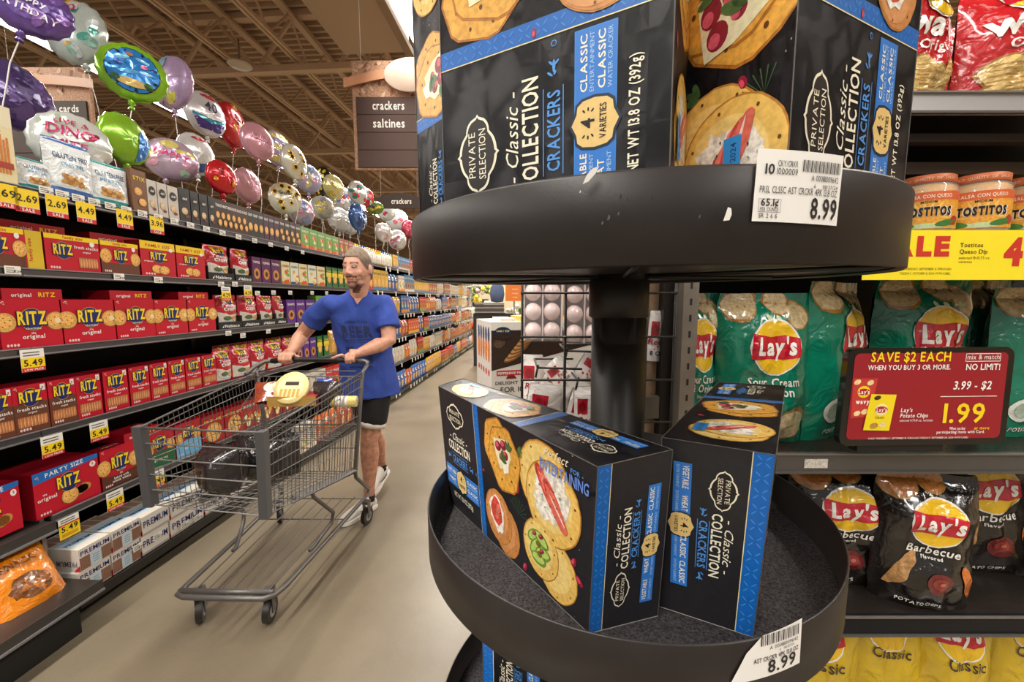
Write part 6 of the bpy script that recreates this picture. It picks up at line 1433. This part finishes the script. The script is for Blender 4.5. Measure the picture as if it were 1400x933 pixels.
# rear posts, chassis, platform
GR = c('#7f7b78')
FL_, FR_ = Vector((-1.432, 1.585, .16)), Vector((-1.01, 1.575, .16)); RR_, RL_ = Vector((-.937, 2.49, .16)), Vector((-1.49, 2.47, .16))
for nm, pts in (('r', [(-.862, 2.36, 1.035), (-.872, 2.31, 1.0), tuple(RBR), (-.937, 2.31, .36), tuple(RR_ + Vector((0, .015, .03))), tuple(RR_), (-.975, 2.05, .155), (-1.005, 1.66, .155), (-1.02, 1.60, .157), (-1.05, 1.575, .16), (-1.40, 1.585, .16), (-1.435, 1.60, .16), (-1.445, 1.66, .158), (-1.465, 2.05, .155), tuple(RL_), tuple(RL_ + Vector((0, .015, .03))), (-1.432, 2.31, .36), tuple(RBL), (-1.492, 2.31, 1.0), (-1.50, 2.36, 1.02)]),):
    m = nb(W_); m.tube(pts, .0115, GR, 8); cobj(m, 'chassis_tube')
for x, s_ in ((-1.0, 1), (-1.425, -1)):
    m = nb(W_); m.tube([(x, 1.90, .49), (x, 1.93, .43), (x + .03 * s_, 2.07, .27), (x + .025 * s_, 2.05, .22), (x - .015 * s_, 1.93, .163), (x - .02 * s_, 1.90, .163)], .010, GR, 8); cobj(m, 'support_leg')
m = nb(W_)
for x0, x1 in ((-1.005, -.940), (-1.42, -1.428)):
    m.tube([(x0, 1.75, .51), (x1, 2.31, .405)], .02, c('#6c6866'), 4); cobj(m, 'chassis_beam'); m = nb(W_)
m = nb(W_)
for i in range(1, 8): t = i / 8; m.tube([L2(FL_, FR_, t) + Vector((0, .01, .0)), L2(Vector((-1.49, 2.44, .16)), Vector((-.94, 2.46, .16)), t)], .0032, GR, 5)
for y in (2.44, 2.2): m.tube([(-1.48, y, .157), (-.95, y, .157)], .0035, GR, 5)
m.tube([(-1.44, 1.615, .165), (-1.03, 1.605, .165)], .012, GR, 6); cobj(m, 'lower_rack')['kind'] = 'stuff'
m = nb('post'); m.tube([(-1.44, 2.375, 1.055), (-1.3, 2.385, 1.062), (-1.1, 2.385, 1.062), (-.92, 2.375, 1.055)], .0155, c('#222'), 12); cobj(m, 'handle')
m = nb(W_); m.tube([(-.862, 2.355, 1.03), (-.868, 2.375, 1.05), (-.89, 2.378, 1.056), (-.93, 2.376, 1.056)], .0125, GR, 8); cobj(m, 'handle_bracket'); m = nb(W_); m.tube([(-1.43, 2.376, 1.056), (-1.475, 2.37, 1.053), (-1.51, 2.33, 1.03), (-1.52, 2.26, .995)], .0125, GR, 8); cobj(m, 'handle_bracket')
m = nb(W_)
for i in range(12): x = -1.44 + i * .046; m.tube([(x, 2.27, .98), (x, 2.02, .80), (x, 2.0, .72)], .002, CW, 4)
for y, z in ((2.27, .98), (2.14, .885), (2.02, .8)): m.tube([(-1.45, y, z), (-.92, y, z)], .003, CW, 5)
for i in range(10): y = 2.0 + i * .03; m.tube([(-1.45, y, .70), (-.92, y, .70)], .0022, CW, 4)
m.tube([(-1.46, 2.28, 1.01), (-.9, 2.28, 1.01)], .004, CW, 6); cobj(m, 'child_seat')['kind'] = 'stuff'
for i, (x, y, yw) in enumerate([(-1.379, 1.645, .5), (-1.073, 1.645, .15), (-1.484, 2.44, .4), (-.922, 2.42, -.2)]):
    w = empty('caster'); w.parent = cart; w.location = Vector((x, y, .054)) - CO; w.rotation_euler = (0, 0, yw)
    m = nb('post'); r = .052
    m.mesh([(sx * .013, r * cos(t), r * sin(t)) for sx in (-1, 1) for t in [2 * pi * k / 20 for k in range(20)]], [(k, (k + 1) % 20, 20 + (k + 1) % 20, 20 + k) for k in range(20)] , c('#222'), True)
    for sx in (-1, 1): m.face([(sx * .013, r * cos(t), r * sin(t)) for t in [2 * pi * k / 20 * sx for k in range(20)]], c('#222'))
    o = m.obj('tyre', w)
    m = nb('plastic'); 
    for sx in (-1, 1): m.face([(sx * .0135, .03 * cos(t), .03 * sin(t)) for t in [2 * pi * k / 16 * sx for k in range(16)]], c('#9a9794')); m.face([(sx * .0138, .01 * cos(t), .01 * sin(t)) for t in [2 * pi * k / 10 * sx for k in range(10)]], c('#4a4745'))
    m.obj('hub', w)
    m = nb(W_)
    for sx in (-1, 1): m.box(sx * .017 - .0015, sx * .017 + .0015, -.014, .014, -.01, .085, GR)
    m.box(-.02, .02, -.02, .02, .082, .1, GR); m.obj('fork', w)
# goods in the cart
def gthing(m, name, p, label, cat, rx=0, ry=0, rz=0):
    o = m.obj(name, loc=p); o.rotation_euler = (rx, ry, rz); tag(o, label, cat); return o
m = bag(.32, .22, .22, c('#1c191b'), 61, .02, nu=12, nv=12); m.seg = 0; gthing(m, 'shopping_bag', (-1.27, 1.93, .50), 'large black shopping bag standing in the cart basket', 'bag', rz=.2)
m = bag(.22, .2, .2, c('#241f21'), 62, .02, nu=12, nv=12); gthing(m, 'shopping_bag', (-1.38, 1.70, .555), 'small black bag near the front of the cart basket', 'bag', rz=-.3)
m = bag(.17, .14, .05, c('#8a3a24', .3), 63, .01, nu=10, nv=10); m.seg = .03; m.ell(.0, .08, .05, .04, c('#e6d8c2', .4), 1); m.ell(.02, .05, .03, .02, c('#c98a4a', .4), 2); gthing(m, 'snack_bag', tuple(PD(374, 545, 2.02)), 'orange and brown snack bag lying in the child seat', 'bag', rx=-.9, rz=.5)
m = nb('carton'); m.lathe([(0, 0), (.085, 0), (.09, .03), (.086, .036), (0, .036)], 26, c('#e3cf8e', .1)); m.fn = lambda u, v, k: Vector((u, v, .036 + k)); m.eps = .001; m.ell(0, 0, .07, .07, c('#ead9a8', .1), 1)
for i in range(5): m.rect(-.05 + i * .022, -.055, -.036 + i * .022, -.01, c('#caa24a', .2), 2)
m.rect(-.03, .01, .04, .03, c('#3a2c24'), 2); gthing(m, 'round_tray', tuple(PD(402, 533, 2.08)), 'round pale yellow food tray tilted in the child seat', 'food tray', rx=1.0)
m = carton(.24, .05, .12, c('#a8843f', .3), c('#8a2a2c', .2)); m.rect(-.03, .01, .0, .03, c('#3a2a1c'), 1); topfn(m, .05); m.rect(-.12, 0, .12, .12, c('#b03a3e', .4), 1); gthing(m, 'food_pack', tuple(PD(399, 556, 2.02)), 'long red and tan food pack under the yellow tray', 'food pack', rz=.1)
m = bag(.15, .12, .12, c('#2a2527'), 64, .015, nu=10, nv=10); gthing(m, 'shopping_bag', tuple(PD(441, 556, 2.06)), 'small crumpled black bag in the child seat', 'bag')
m = nb('gloss'); m.lathe([(0, 0), (.03, 0), (.03, .13), (.0, .13)], 14, c('#d9c87a', .2)); m.lathe([(.0302, .03), (.0302, .09)], 14, c('#e9e4da')); gthing(m, 'sausage_roll', tuple(PD(454, 549, 2.1)), 'yellow and white roll of food by the rear cart post', 'food pack', rx=0, ry=pi / 2, rz=0)
m = bag(.09, .06, .04, c('#2a4c9a', .2), 65, .01, nu=8, nv=8); gthing(m, 'snack_bag', tuple(PD(440, 531, 2.18)), 'little blue packet in the child seat', 'bag', rx=-.4)
# ================================================================ the man pushing the cart
MC = Vector((-.96, 2.6, 0)); man = empty('person', MC); tag(man, 'man in blue t-shirt and black shorts leaning on the cart handle', 'person')
def remesh(m, name, mt, vox, colfn=None, smooth=2, disp=None, par=None):
    o = m.obj(name); md = o.modifiers.new('r', 'REMESH'); md.mode = 'VOXEL'; md.voxel_size = vox; md.use_smooth_shade = True
    sm_ = o.modifiers.new('s', 'SMOOTH'); sm_.iterations = smooth; sm_.factor = .5
    dg = bpy.context.evaluated_depsgraph_get(); dg.update(); me = bpy.data.meshes.new_from_object(o.evaluated_get(dg)); bpy.data.objects.remove(o)
    if disp:
        for v, nrm in zip(me.vertices, [Vector(v.normal) for v in me.vertices]): v.co = v.co + nrm * disp(v.co)
    me.materials.clear(); me.materials.append(M[mt])
    for a in list(me.color_attributes): me.color_attributes.remove(a)
    at = me.color_attributes.new('Col', 'FLOAT_COLOR', 'CORNER'); buf = []
    for p in me.polygons: buf += list(colfn(p.center)) * p.loop_total
    at.data.foreach_set('color', buf); me.polygons.foreach_set('use_smooth', [True] * len(me.polygons))
    tree = BVHTree.FromPolygons([v.co.copy() for v in me.vertices], [tuple(p.vertices) for p in me.polygons])
    me.transform(Matrix.Translation(-MC))
    o = bpy.data.objects.new(name, me); COL.objects.link(o); o.parent = par or man; return o, tree
HC = Vector((-.928, 2.45, 1.604)); hy = radians(14); FW = Vector((-sin(hy), -cos(hy), -.10)).normalized(); RT = Vector((-cos(hy), sin(hy), 0)); UPh = RT.cross(FW) * -1
if UPh.z < 0: UPh = -UPh
def hl(x, y, z): return HC + RT * x + FW * y + UPh * z          # head frame: x to his right, y forward, z up
def hinv(p): d = p - HC; return d.dot(RT), d.dot(FW), d.dot(UPh)
def headpt(th, ph, k=1.0):
    """th around, 0 = front; ph from -pi/2 to pi/2"""
    x = sin(th) * cos(ph); y = cos(th) * cos(ph); z = sin(ph)
    w = .077 * (1 - .26 * max(0, -z) ** 1.3); d = .098 * (1 - .10 * max(0, -z)); h = .122
    X, Y, Z = x * w, y * d - (.012 if z < -.3 and y < 0 else 0) * (-z), z * h
    if y > 0: Y = Y * (1 + .0) + .010 * max(0, -z) * y; 
    Y -= .006 * math.exp(-((Z - .012) / .016) ** 2) * (y > .6) * 1.0
    return hl(X * k, Y * k, Z * k)
m = nb('skin'); S_ = c('#c98f78')
ths = [2 * pi * i / 32 for i in range(33)]; phs = [-pi / 2 + pi * j / 20 for j in range(21)]
m.grid(headpt, ths, phs, S_)
def blob(p, a, b_, c_):
    vs = []; fs = []; n = 10
    for j in range(n + 1):
        ph = -pi / 2 + pi * j / n
        for i in range(n): th = 2 * pi * i / n; vs.append(hl(p[0] + a * cos(ph) * sin(th), p[1] + b_ * cos(ph) * cos(th), p[2] + c_ * sin(ph)))
    for j in range(n):
        for i in range(n): k = (i + 1) % n; fs.append((j * n + i, j * n + k, (j + 1) * n + k, (j + 1) * n + i))
    m.mesh(vs, fs, S_, True)
m.tube([hl(0, .088, .022), hl(0, .103, .0), hl(0, .107, -.016), hl(0, .102, -.026)], [.007, .008, .0115, .007], S_, 10)
blob((.012, .098, -.024), .009, .011, .008); blob((-.012, .098, -.024), .009, .011, .008)
blob((.028, .082, .03), .022, .009, .007); blob((-.028, .082, .03), .022, .009, .007)
blob((0, .087, -.052), .024, .009, .006); blob((0, .085, -.063), .02, .009, .006); blob((0, .078, -.095), .026, .022, .018)
for s_ in (-1, 1): blob((s_ * .08, -.004, -.005), .011, .02, .031); blob((s_ * .045, .06, -.02), .02, .02, .02); blob((s_ * .036, .036, -.08), .02, .035, .018)
m.tube([hl(0, -.02, -.06), (-.945, 2.49, 1.47), (-.955, 2.53, 1.40)], [.054, .054, .06], S_, 16)
SR, EL_R, WR_R = Vector((-1.135, 2.485, 1.40)), Vector((-1.345, 2.575, 1.205)), Vector((-1.345, 2.415, 1.10))
SL, EL_L, WR_L = Vector((-.805, 2.56, 1.41)), Vector((-.768, 2.49, 1.165)), Vector((-.935, 2.41, 1.095))
def limb(pts, rs): m.tube(pts, rs, S_, 12)
limb([SR, SR.lerp(EL_R, .5), EL_R, EL_R.lerp(WR_R, .3), EL_R.lerp(WR_R, .7), WR_R], [.044, .049, .044, .047, .036, .026])
limb([SL, SL.lerp(EL_L, .5), EL_L, EL_L.lerp(WR_L, .3), EL_L.lerp(WR_L, .7), WR_L], [.044, .050, .045, .048, .037, .027])
def hand(wr, kx, dx, point=False):
    """hand draped over the handle bar (y 2.385, z 1.062, r .0155); kx = x of the middle knuckle"""
    kn = Vector((kx, 2.378, 1.092))
    m.tube([wr, wr.lerp(kn, .55), kn + Vector((0, .004, .0))], [.026, .033, .034], S_, 12)
    for i, (o, ln) in enumerate(((-.033, .9), (-.011, 1.0), (.011, .96), (.033, .8))):
        a = Vector((kx + o, 2.372, 1.094)); r = .0098
        if point and i == 0:
            m.tube([a, a + Vector((-.03, -.012, -.006)), a + Vector((-.052, -.016, -.016)), a + Vector((-.068, -.016, -.022))], [.0105, .0095, .009, .0075], S_, 8); continue
        m.tube([a + Vector((0, .012, 0)), a + Vector((0, -.016, -.002)), a + Vector((0, -.026, -.028)), a + Vector((0, -.016, -.048 * ln)), a + Vector((0, -.002, -.054 * ln))], [.0115, .0105, .0098, .009, .0075], S_, 8)
    t0 = Vector((kx + dx * .025, 2.40, 1.085)); m.tube([t0, t0 + Vector((dx * .022, .008, -.012)), t0 + Vector((dx * .03, .004, -.032)), t0 + Vector((dx * .022, -.008, -.044))], [.014, .0115, .0105, .0085], S_, 8)
hand(WR_R, -1.345, 1); hand(WR_L, -.972, -1, True)
# torso core and legs under the clothes
m.tube([(-.955, 2.535, 1.40), (-.965, 2.575, 1.25), (-.957, 2.625, 1.0), (-.95, 2.64, .85)], [.07, .09, .10, .10], S_, 16)
m.tube([SR + Vector((.01, 0, -.02)), (-.96, 2.54, 1.37), SL + Vector((0, 0, -.02))], [.038, .045, .038], S_, 12)
HL, HR = Vector((-.875, 2.62, .88)), Vector((-1.02, 2.64, .88)); KL, KR = Vector((-.945, 2.57, .50)), Vector((-.975, 2.74, .48)); AL_, AR_ = Vector((-.968, 2.60, .10)), Vector((-.985, 2.925, .165))
def leg(H_, K_, A_):
    d = (K_ - A_).normalized(); bkw = Vector((0, .012, 0))
    m.tube([H_, H_.lerp(K_, .5), K_, K_.lerp(A_, .28) + bkw, K_.lerp(A_, .6) + bkw * .5, K_.lerp(A_, .85), A_], [.088, .075, .056, .062, .047, .036, .037], S_, 14)
leg(HL, KL, AL_); leg(HR, KR, AR_)
def skincol(p):
    x, y, z = hinv(p)
    if abs(x) < .1 and abs(y) < .14 and -.14 < z < .14:
        if y > .02 and z < -.035 and (abs(x) > .03 or z < -.07 or z > -.046):
            if abs(x) < .032 and z < -.062: return c('#6f4c3c', .3)
            if z < -.055 and (z > -.118): return c('#a0745f', .25)
            if -.05 < z < -.036 and abs(x) < .036: return c('#6a4638', .25)
            if abs(x) > .05 and z < -.02: return c('#b8866f', .2)
        if -.063 < z < -.050 and abs(x) < .02 and y > .06: return c('#a8655a', .1)
        if abs(z - .038) < .0055 and .012 < abs(x) < .05 and y > .05: return c('#6e4c3c', .1)
        if abs(z - .014) < .006 and .016 < abs(x) < .044 and y > .05: return c('#8a5a4a', .1)
        return c('#d09a84', .08)
    if p.z < .6: return c('#b9836a', .3)
    return c('#cc967c', .16)
body, _t = remesh(m, 'body', 'skin', .0062, skincol, 2)
for s_ in (-1, 1):
    m = nb('gloss'); e = hl(s_ * .030, .082, .014); m.lathe([(0, -.006), (.009, -.003), (.011, 0), (.009, .003), (0, .006)], 10, c('#a89890'), tuple(e - MC)); f = hl(s_ * .029, .092, .013) - MC; m.lathe([(0, -.004), (.0062, 0), (0, .004)], 8, c('#1c120e'), tuple(f)); m.obj('eye', man)
# hair: a close cap over crown and back
m = nb('matte')
def hp(th, ph): return headpt(th, ph, 1.055) - MC
n1, n2 = 40, 22; vs = []; fs = []; 
for j in range(n2 + 1):
    for i in range(n1 + 1):
        th = -pi + 2 * pi * i / n1; a = abs(th); low = .62 if a < .75 else (.62 - (a - .75) * 1.15 if a < 1.35 else (-.05 - (a - 1.35) * .2 if a < 1.6 else -.35 if a < 2.0 else -.55))
        ph = low + (pi / 2 - low) * j / n2; p = hp(th, ph); q = noise.noise(Vector(p) * 60) * .0015; vs.append(p + UPh * (.004 + q) * max(0, sin(ph)))
for j in range(n2):
    for i in range(n1): a0 = j * (n1 + 1) + i; fs.append((a0, a0 + 1, a0 + n1 + 2, a0 + n1 + 1))
cc = []
for f in fs:
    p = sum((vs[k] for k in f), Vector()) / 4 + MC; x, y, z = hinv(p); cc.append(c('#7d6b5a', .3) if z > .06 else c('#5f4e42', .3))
m.mesh(vs, fs, c('#6d5b4c'), True, cc); m.obj('hair', man)
# t-shirt
m = nb('cloth'); BLc = c('#2d4699', .12); by = radians(14)
def ring(z, cx, cy, rx, ry, n=28): return [Vector((cx + rx * cos(t) * cos(by) - ry * sin(t) * sin(by), cy + rx * cos(t) * sin(by) + ry * sin(t) * cos(by), z)) for t in [2 * pi * k / n for k in range(n)]]
secs = [(.79, -.945, 2.645, .190, .150), (.82, -.948, 2.645, .188, .148), (.92, -.955, 2.635, .178, .136), (1.06, -.962, 2.615, .168, .120), (1.2, -.968, 2.585, .170, .118), (1.31, -.968, 2.56, .178, .112), (1.37, -.967, 2.545, .180, .098), (1.41, -.965, 2.535, .165, .088), (1.438, -.962, 2.53, .125, .074), (1.455, -.956, 2.525, .082, .064), (1.478, -.953, 2.52, .064, .058)]
rs_ = [ring(*s) for s in secs]; vs = [v for r_ in rs_ for v in r_]; n = 28; fs = [(i * n + k, i * n + (k + 1) % n, (i + 1) * n + (k + 1) % n, (i + 1) * n + k) for i in range(len(secs) - 1) for k in range(n)]; fs += [tuple(reversed(range(n))), tuple(range((len(secs) - 1) * n, len(secs) * n))]
m.mesh(vs, fs, BLc)
m.tube([SR + Vector((.075, .02, -.015)), SR + Vector((0.01, 0, -.012)), SR.lerp(EL_R, .35), SR.lerp(EL_R, .62)], [.062, .062, .066, .072], BLc, 16)
m.tube([SL + Vector((-.075, -.02, -.015)), SL + Vector((-.008, 0, -.012)), SL.lerp(EL_L, .35), SL.lerp(EL_L, .68) + Vector((.004, 0, 0))], [.062, .062, .068, .076], BLc, 16)
def wr(p):
    a = noise.noise(Vector((p.x * 9 + p.z * 5, p.y * 9, p.z * 7 - p.x * 6))); b2 = noise.noise(Vector((p.x * 22 + p.z * 9, p.y * 20, p.z * 12)))
    return .009 * (1 - abs(a) * 3) * .6 + .004 * b2
shirt, stree = remesh(m, 'shirt', 'cloth', .0085, lambda p: BLc, 3, wr)
# chest print and v-neck, laid on the cloth
org = Vector((-.985, 2.2, 1.22)); fdir = Vector((sin(by), cos(by), 0)) * 1; rdir = Vector((cos(by), sin(by), 0))
m = nb('cloth')
def sp(u, v, k):
    q = org + rdir * u + Vector((0, 0, v)); h, nn, i, d = stree.ray_cast(q, Vector((0.10, 1, 0)).normalized())
    if h is None: return None
    return h - Vector((0.1, 1, 0)).normalized() * (.0016 + k) - MC
m.fn = sp; m.eps = .0005; m.seg = .02; DKB = c('#23305f', .5)
m.text('AMERICAN', .0, .055, .018, DKB, 1, 'b', width=.14); m.text('BEER', .0, -.03, .068, DKB, 1, 'f', width=.19); m.rect(-.09, -.052, .09, -.046, DKB, 1); m.rect(-.08, -.066, .08, -.063, DKB, 1)
m.pg([(-.09, -.115), (-.02, -.115), (-.03, -.09), (-.08, -.09)], DKB, 1); m.pg([(.03, -.12), (.09, -.12), (.06, -.075)], DKB, 1); m.text('BOTTOM', -.01, -.2, .055, DKB, 1, 'f', width=.17); m.rect(-.07, -.225, .08, -.218, DKB, 1)
m.obj('chest_print', shirt)
m = nb('skin'); m.fn = sp; m.eps = .0004; m.seg = .015; m.pg([(-.035, .262), (.07, .268), (.062, .232), (.022, .168), (-.012, .205)], c('#c68a72', .1), 1); m.obj('neck_opening', man)
m = nb('cloth'); m.fn = sp; m.eps = .0006; m.seg = .012
for a, b_ in (((-.04, .255), (.02, .163)), ((.024, .163), (.075, .25))):
    m.pg([(a[0] - .007, a[1]), (b_[0] - .004, b_[1] - .008), (b_[0] + .002, b_[1] + .008), (a[0] + .007, a[1] + .004)], c('#22388c', .1), 2)
m.obj('collar', shirt)
# shorts
m = nb('cloth'); BKc = c('#0d0c0e')
m.tube([(-.948, 2.65, .92), (-.948, 2.65, .86), (-.948, 2.65, .80)], [.08, .105, .12], BKc, 20)
for H_, K_, sx in ((HL, KL, 1), (HR, KR, -1)): m.tube([H_ + Vector((0, 0, .02)), H_.lerp(K_, .35), H_.lerp(K_, .70)], [.078, .092, .094], BKc, 18)
remesh(m, 'shorts', 'cloth', .01, lambda p: BKc, 2, lambda p: .006 * noise.noise(p * 12))
for H_, K_ in ((HL, KL), (HR, KR)):
    m = nb('cloth'); a, b_ = H_.lerp(K_, .68) - MC, H_.lerp(K_, .77) - MC; m.tube([a, b_], [.088, .086], c('#d9d0c8'), 18); m.obj('shorts_lining', man)
# shoes with black side marks and socks
def shoe(A_, toe, heel, up, name):
    t = empty('shoe'); t.parent = man; t.location = (0, 0, 0)
    toe = Vector(toe) - MC; heel = Vector(heel) - MC; f = (toe - heel); L = f.length; f.normalize(); s_ = Vector((f.y, -f.x, 0)).normalized(); u = s_.cross(f); u = u if u.z > 0 else -u
    def P(a, b_, c_): return heel + f * a * L + s_ * b_ + u * c_
    prof = [(-.04, .028, .05), (.05, .034, .075), (.2, .037, .095), (.38, .037, .085), (.55, .043, .062), (.75, .047, .048), (.92, .038, .036), (1.02, .016, .024)]
    m = nb('carton'); vs = []; n = 14
    for a, w, h in prof:
        for k in range(n): th = 2 * pi * k / n; vs.append(P(a, w * cos(th) * (1 if sin(th) < 0 else .86), .016 + h * .5 + h * .5 * sin(th)))
    fs = [(i * n + k, (i + 1) * n + k, (i + 1) * n + (k + 1) % n, i * n + (k + 1) % n) for i in range(len(prof) - 1) for k in range(n)] + [tuple(range(n)), tuple(reversed(range((len(prof) - 1) * n, len(prof) * n)))]
    m.mesh(vs, fs, c('#d6d0c8', .1), True); m.obj('upper', t)
    m = nb('carton'); vs = []
    for a, w, h in prof:
        for b_, c_ in ((-w * 1.1, 0), (w * 1.1, 0), (w * 1.1, .022), (-w * 1.1, .022)): vs.append(P(a, b_, c_))
    fs = [(i * 4 + k, (i + 1) * 4 + k, (i + 1) * 4 + (k + 1) % 4, i * 4 + (k + 1) % 4) for i in range(len(prof) - 1) for k in range(4)] + [(0, 1, 2, 3), (31, 30, 29, 28)]
    m.mesh(vs, fs, c('#e9e4dc'), False); m.obj('sole', t)
    m = nb('carton')
    for sd in (-1, 1):
        pts = [(.16, .052), (.3, .034), (.5, .046), (.62, .062), (.48, .036), (.3, .024), (.2, .03)]
        m.face([P(a, sd * (.0445 - .0 * a), c_) for a, c_ in pts][::sd], c('#151314'))
    m.box(0, 0, 0, 0, 0, 0, BKc) if False else None
    m.obj('side_mark', t)
    m = nb('cloth'); a = P(.12, 0, .085); m.tube([P(.14, 0, .06), a, A_ - MC + (A_ - MC - a) * .15], [.036, .037, .037], c('#1a1718'), 14); m.obj('sock', t)
shoe(AL_, (-1.075, 2.385, .004), (-.952, 2.625, .004), 0, 'l'); shoe(AR_, (-1.03, 2.74, .004), (-.965, 2.955, .105), 0, 'r')
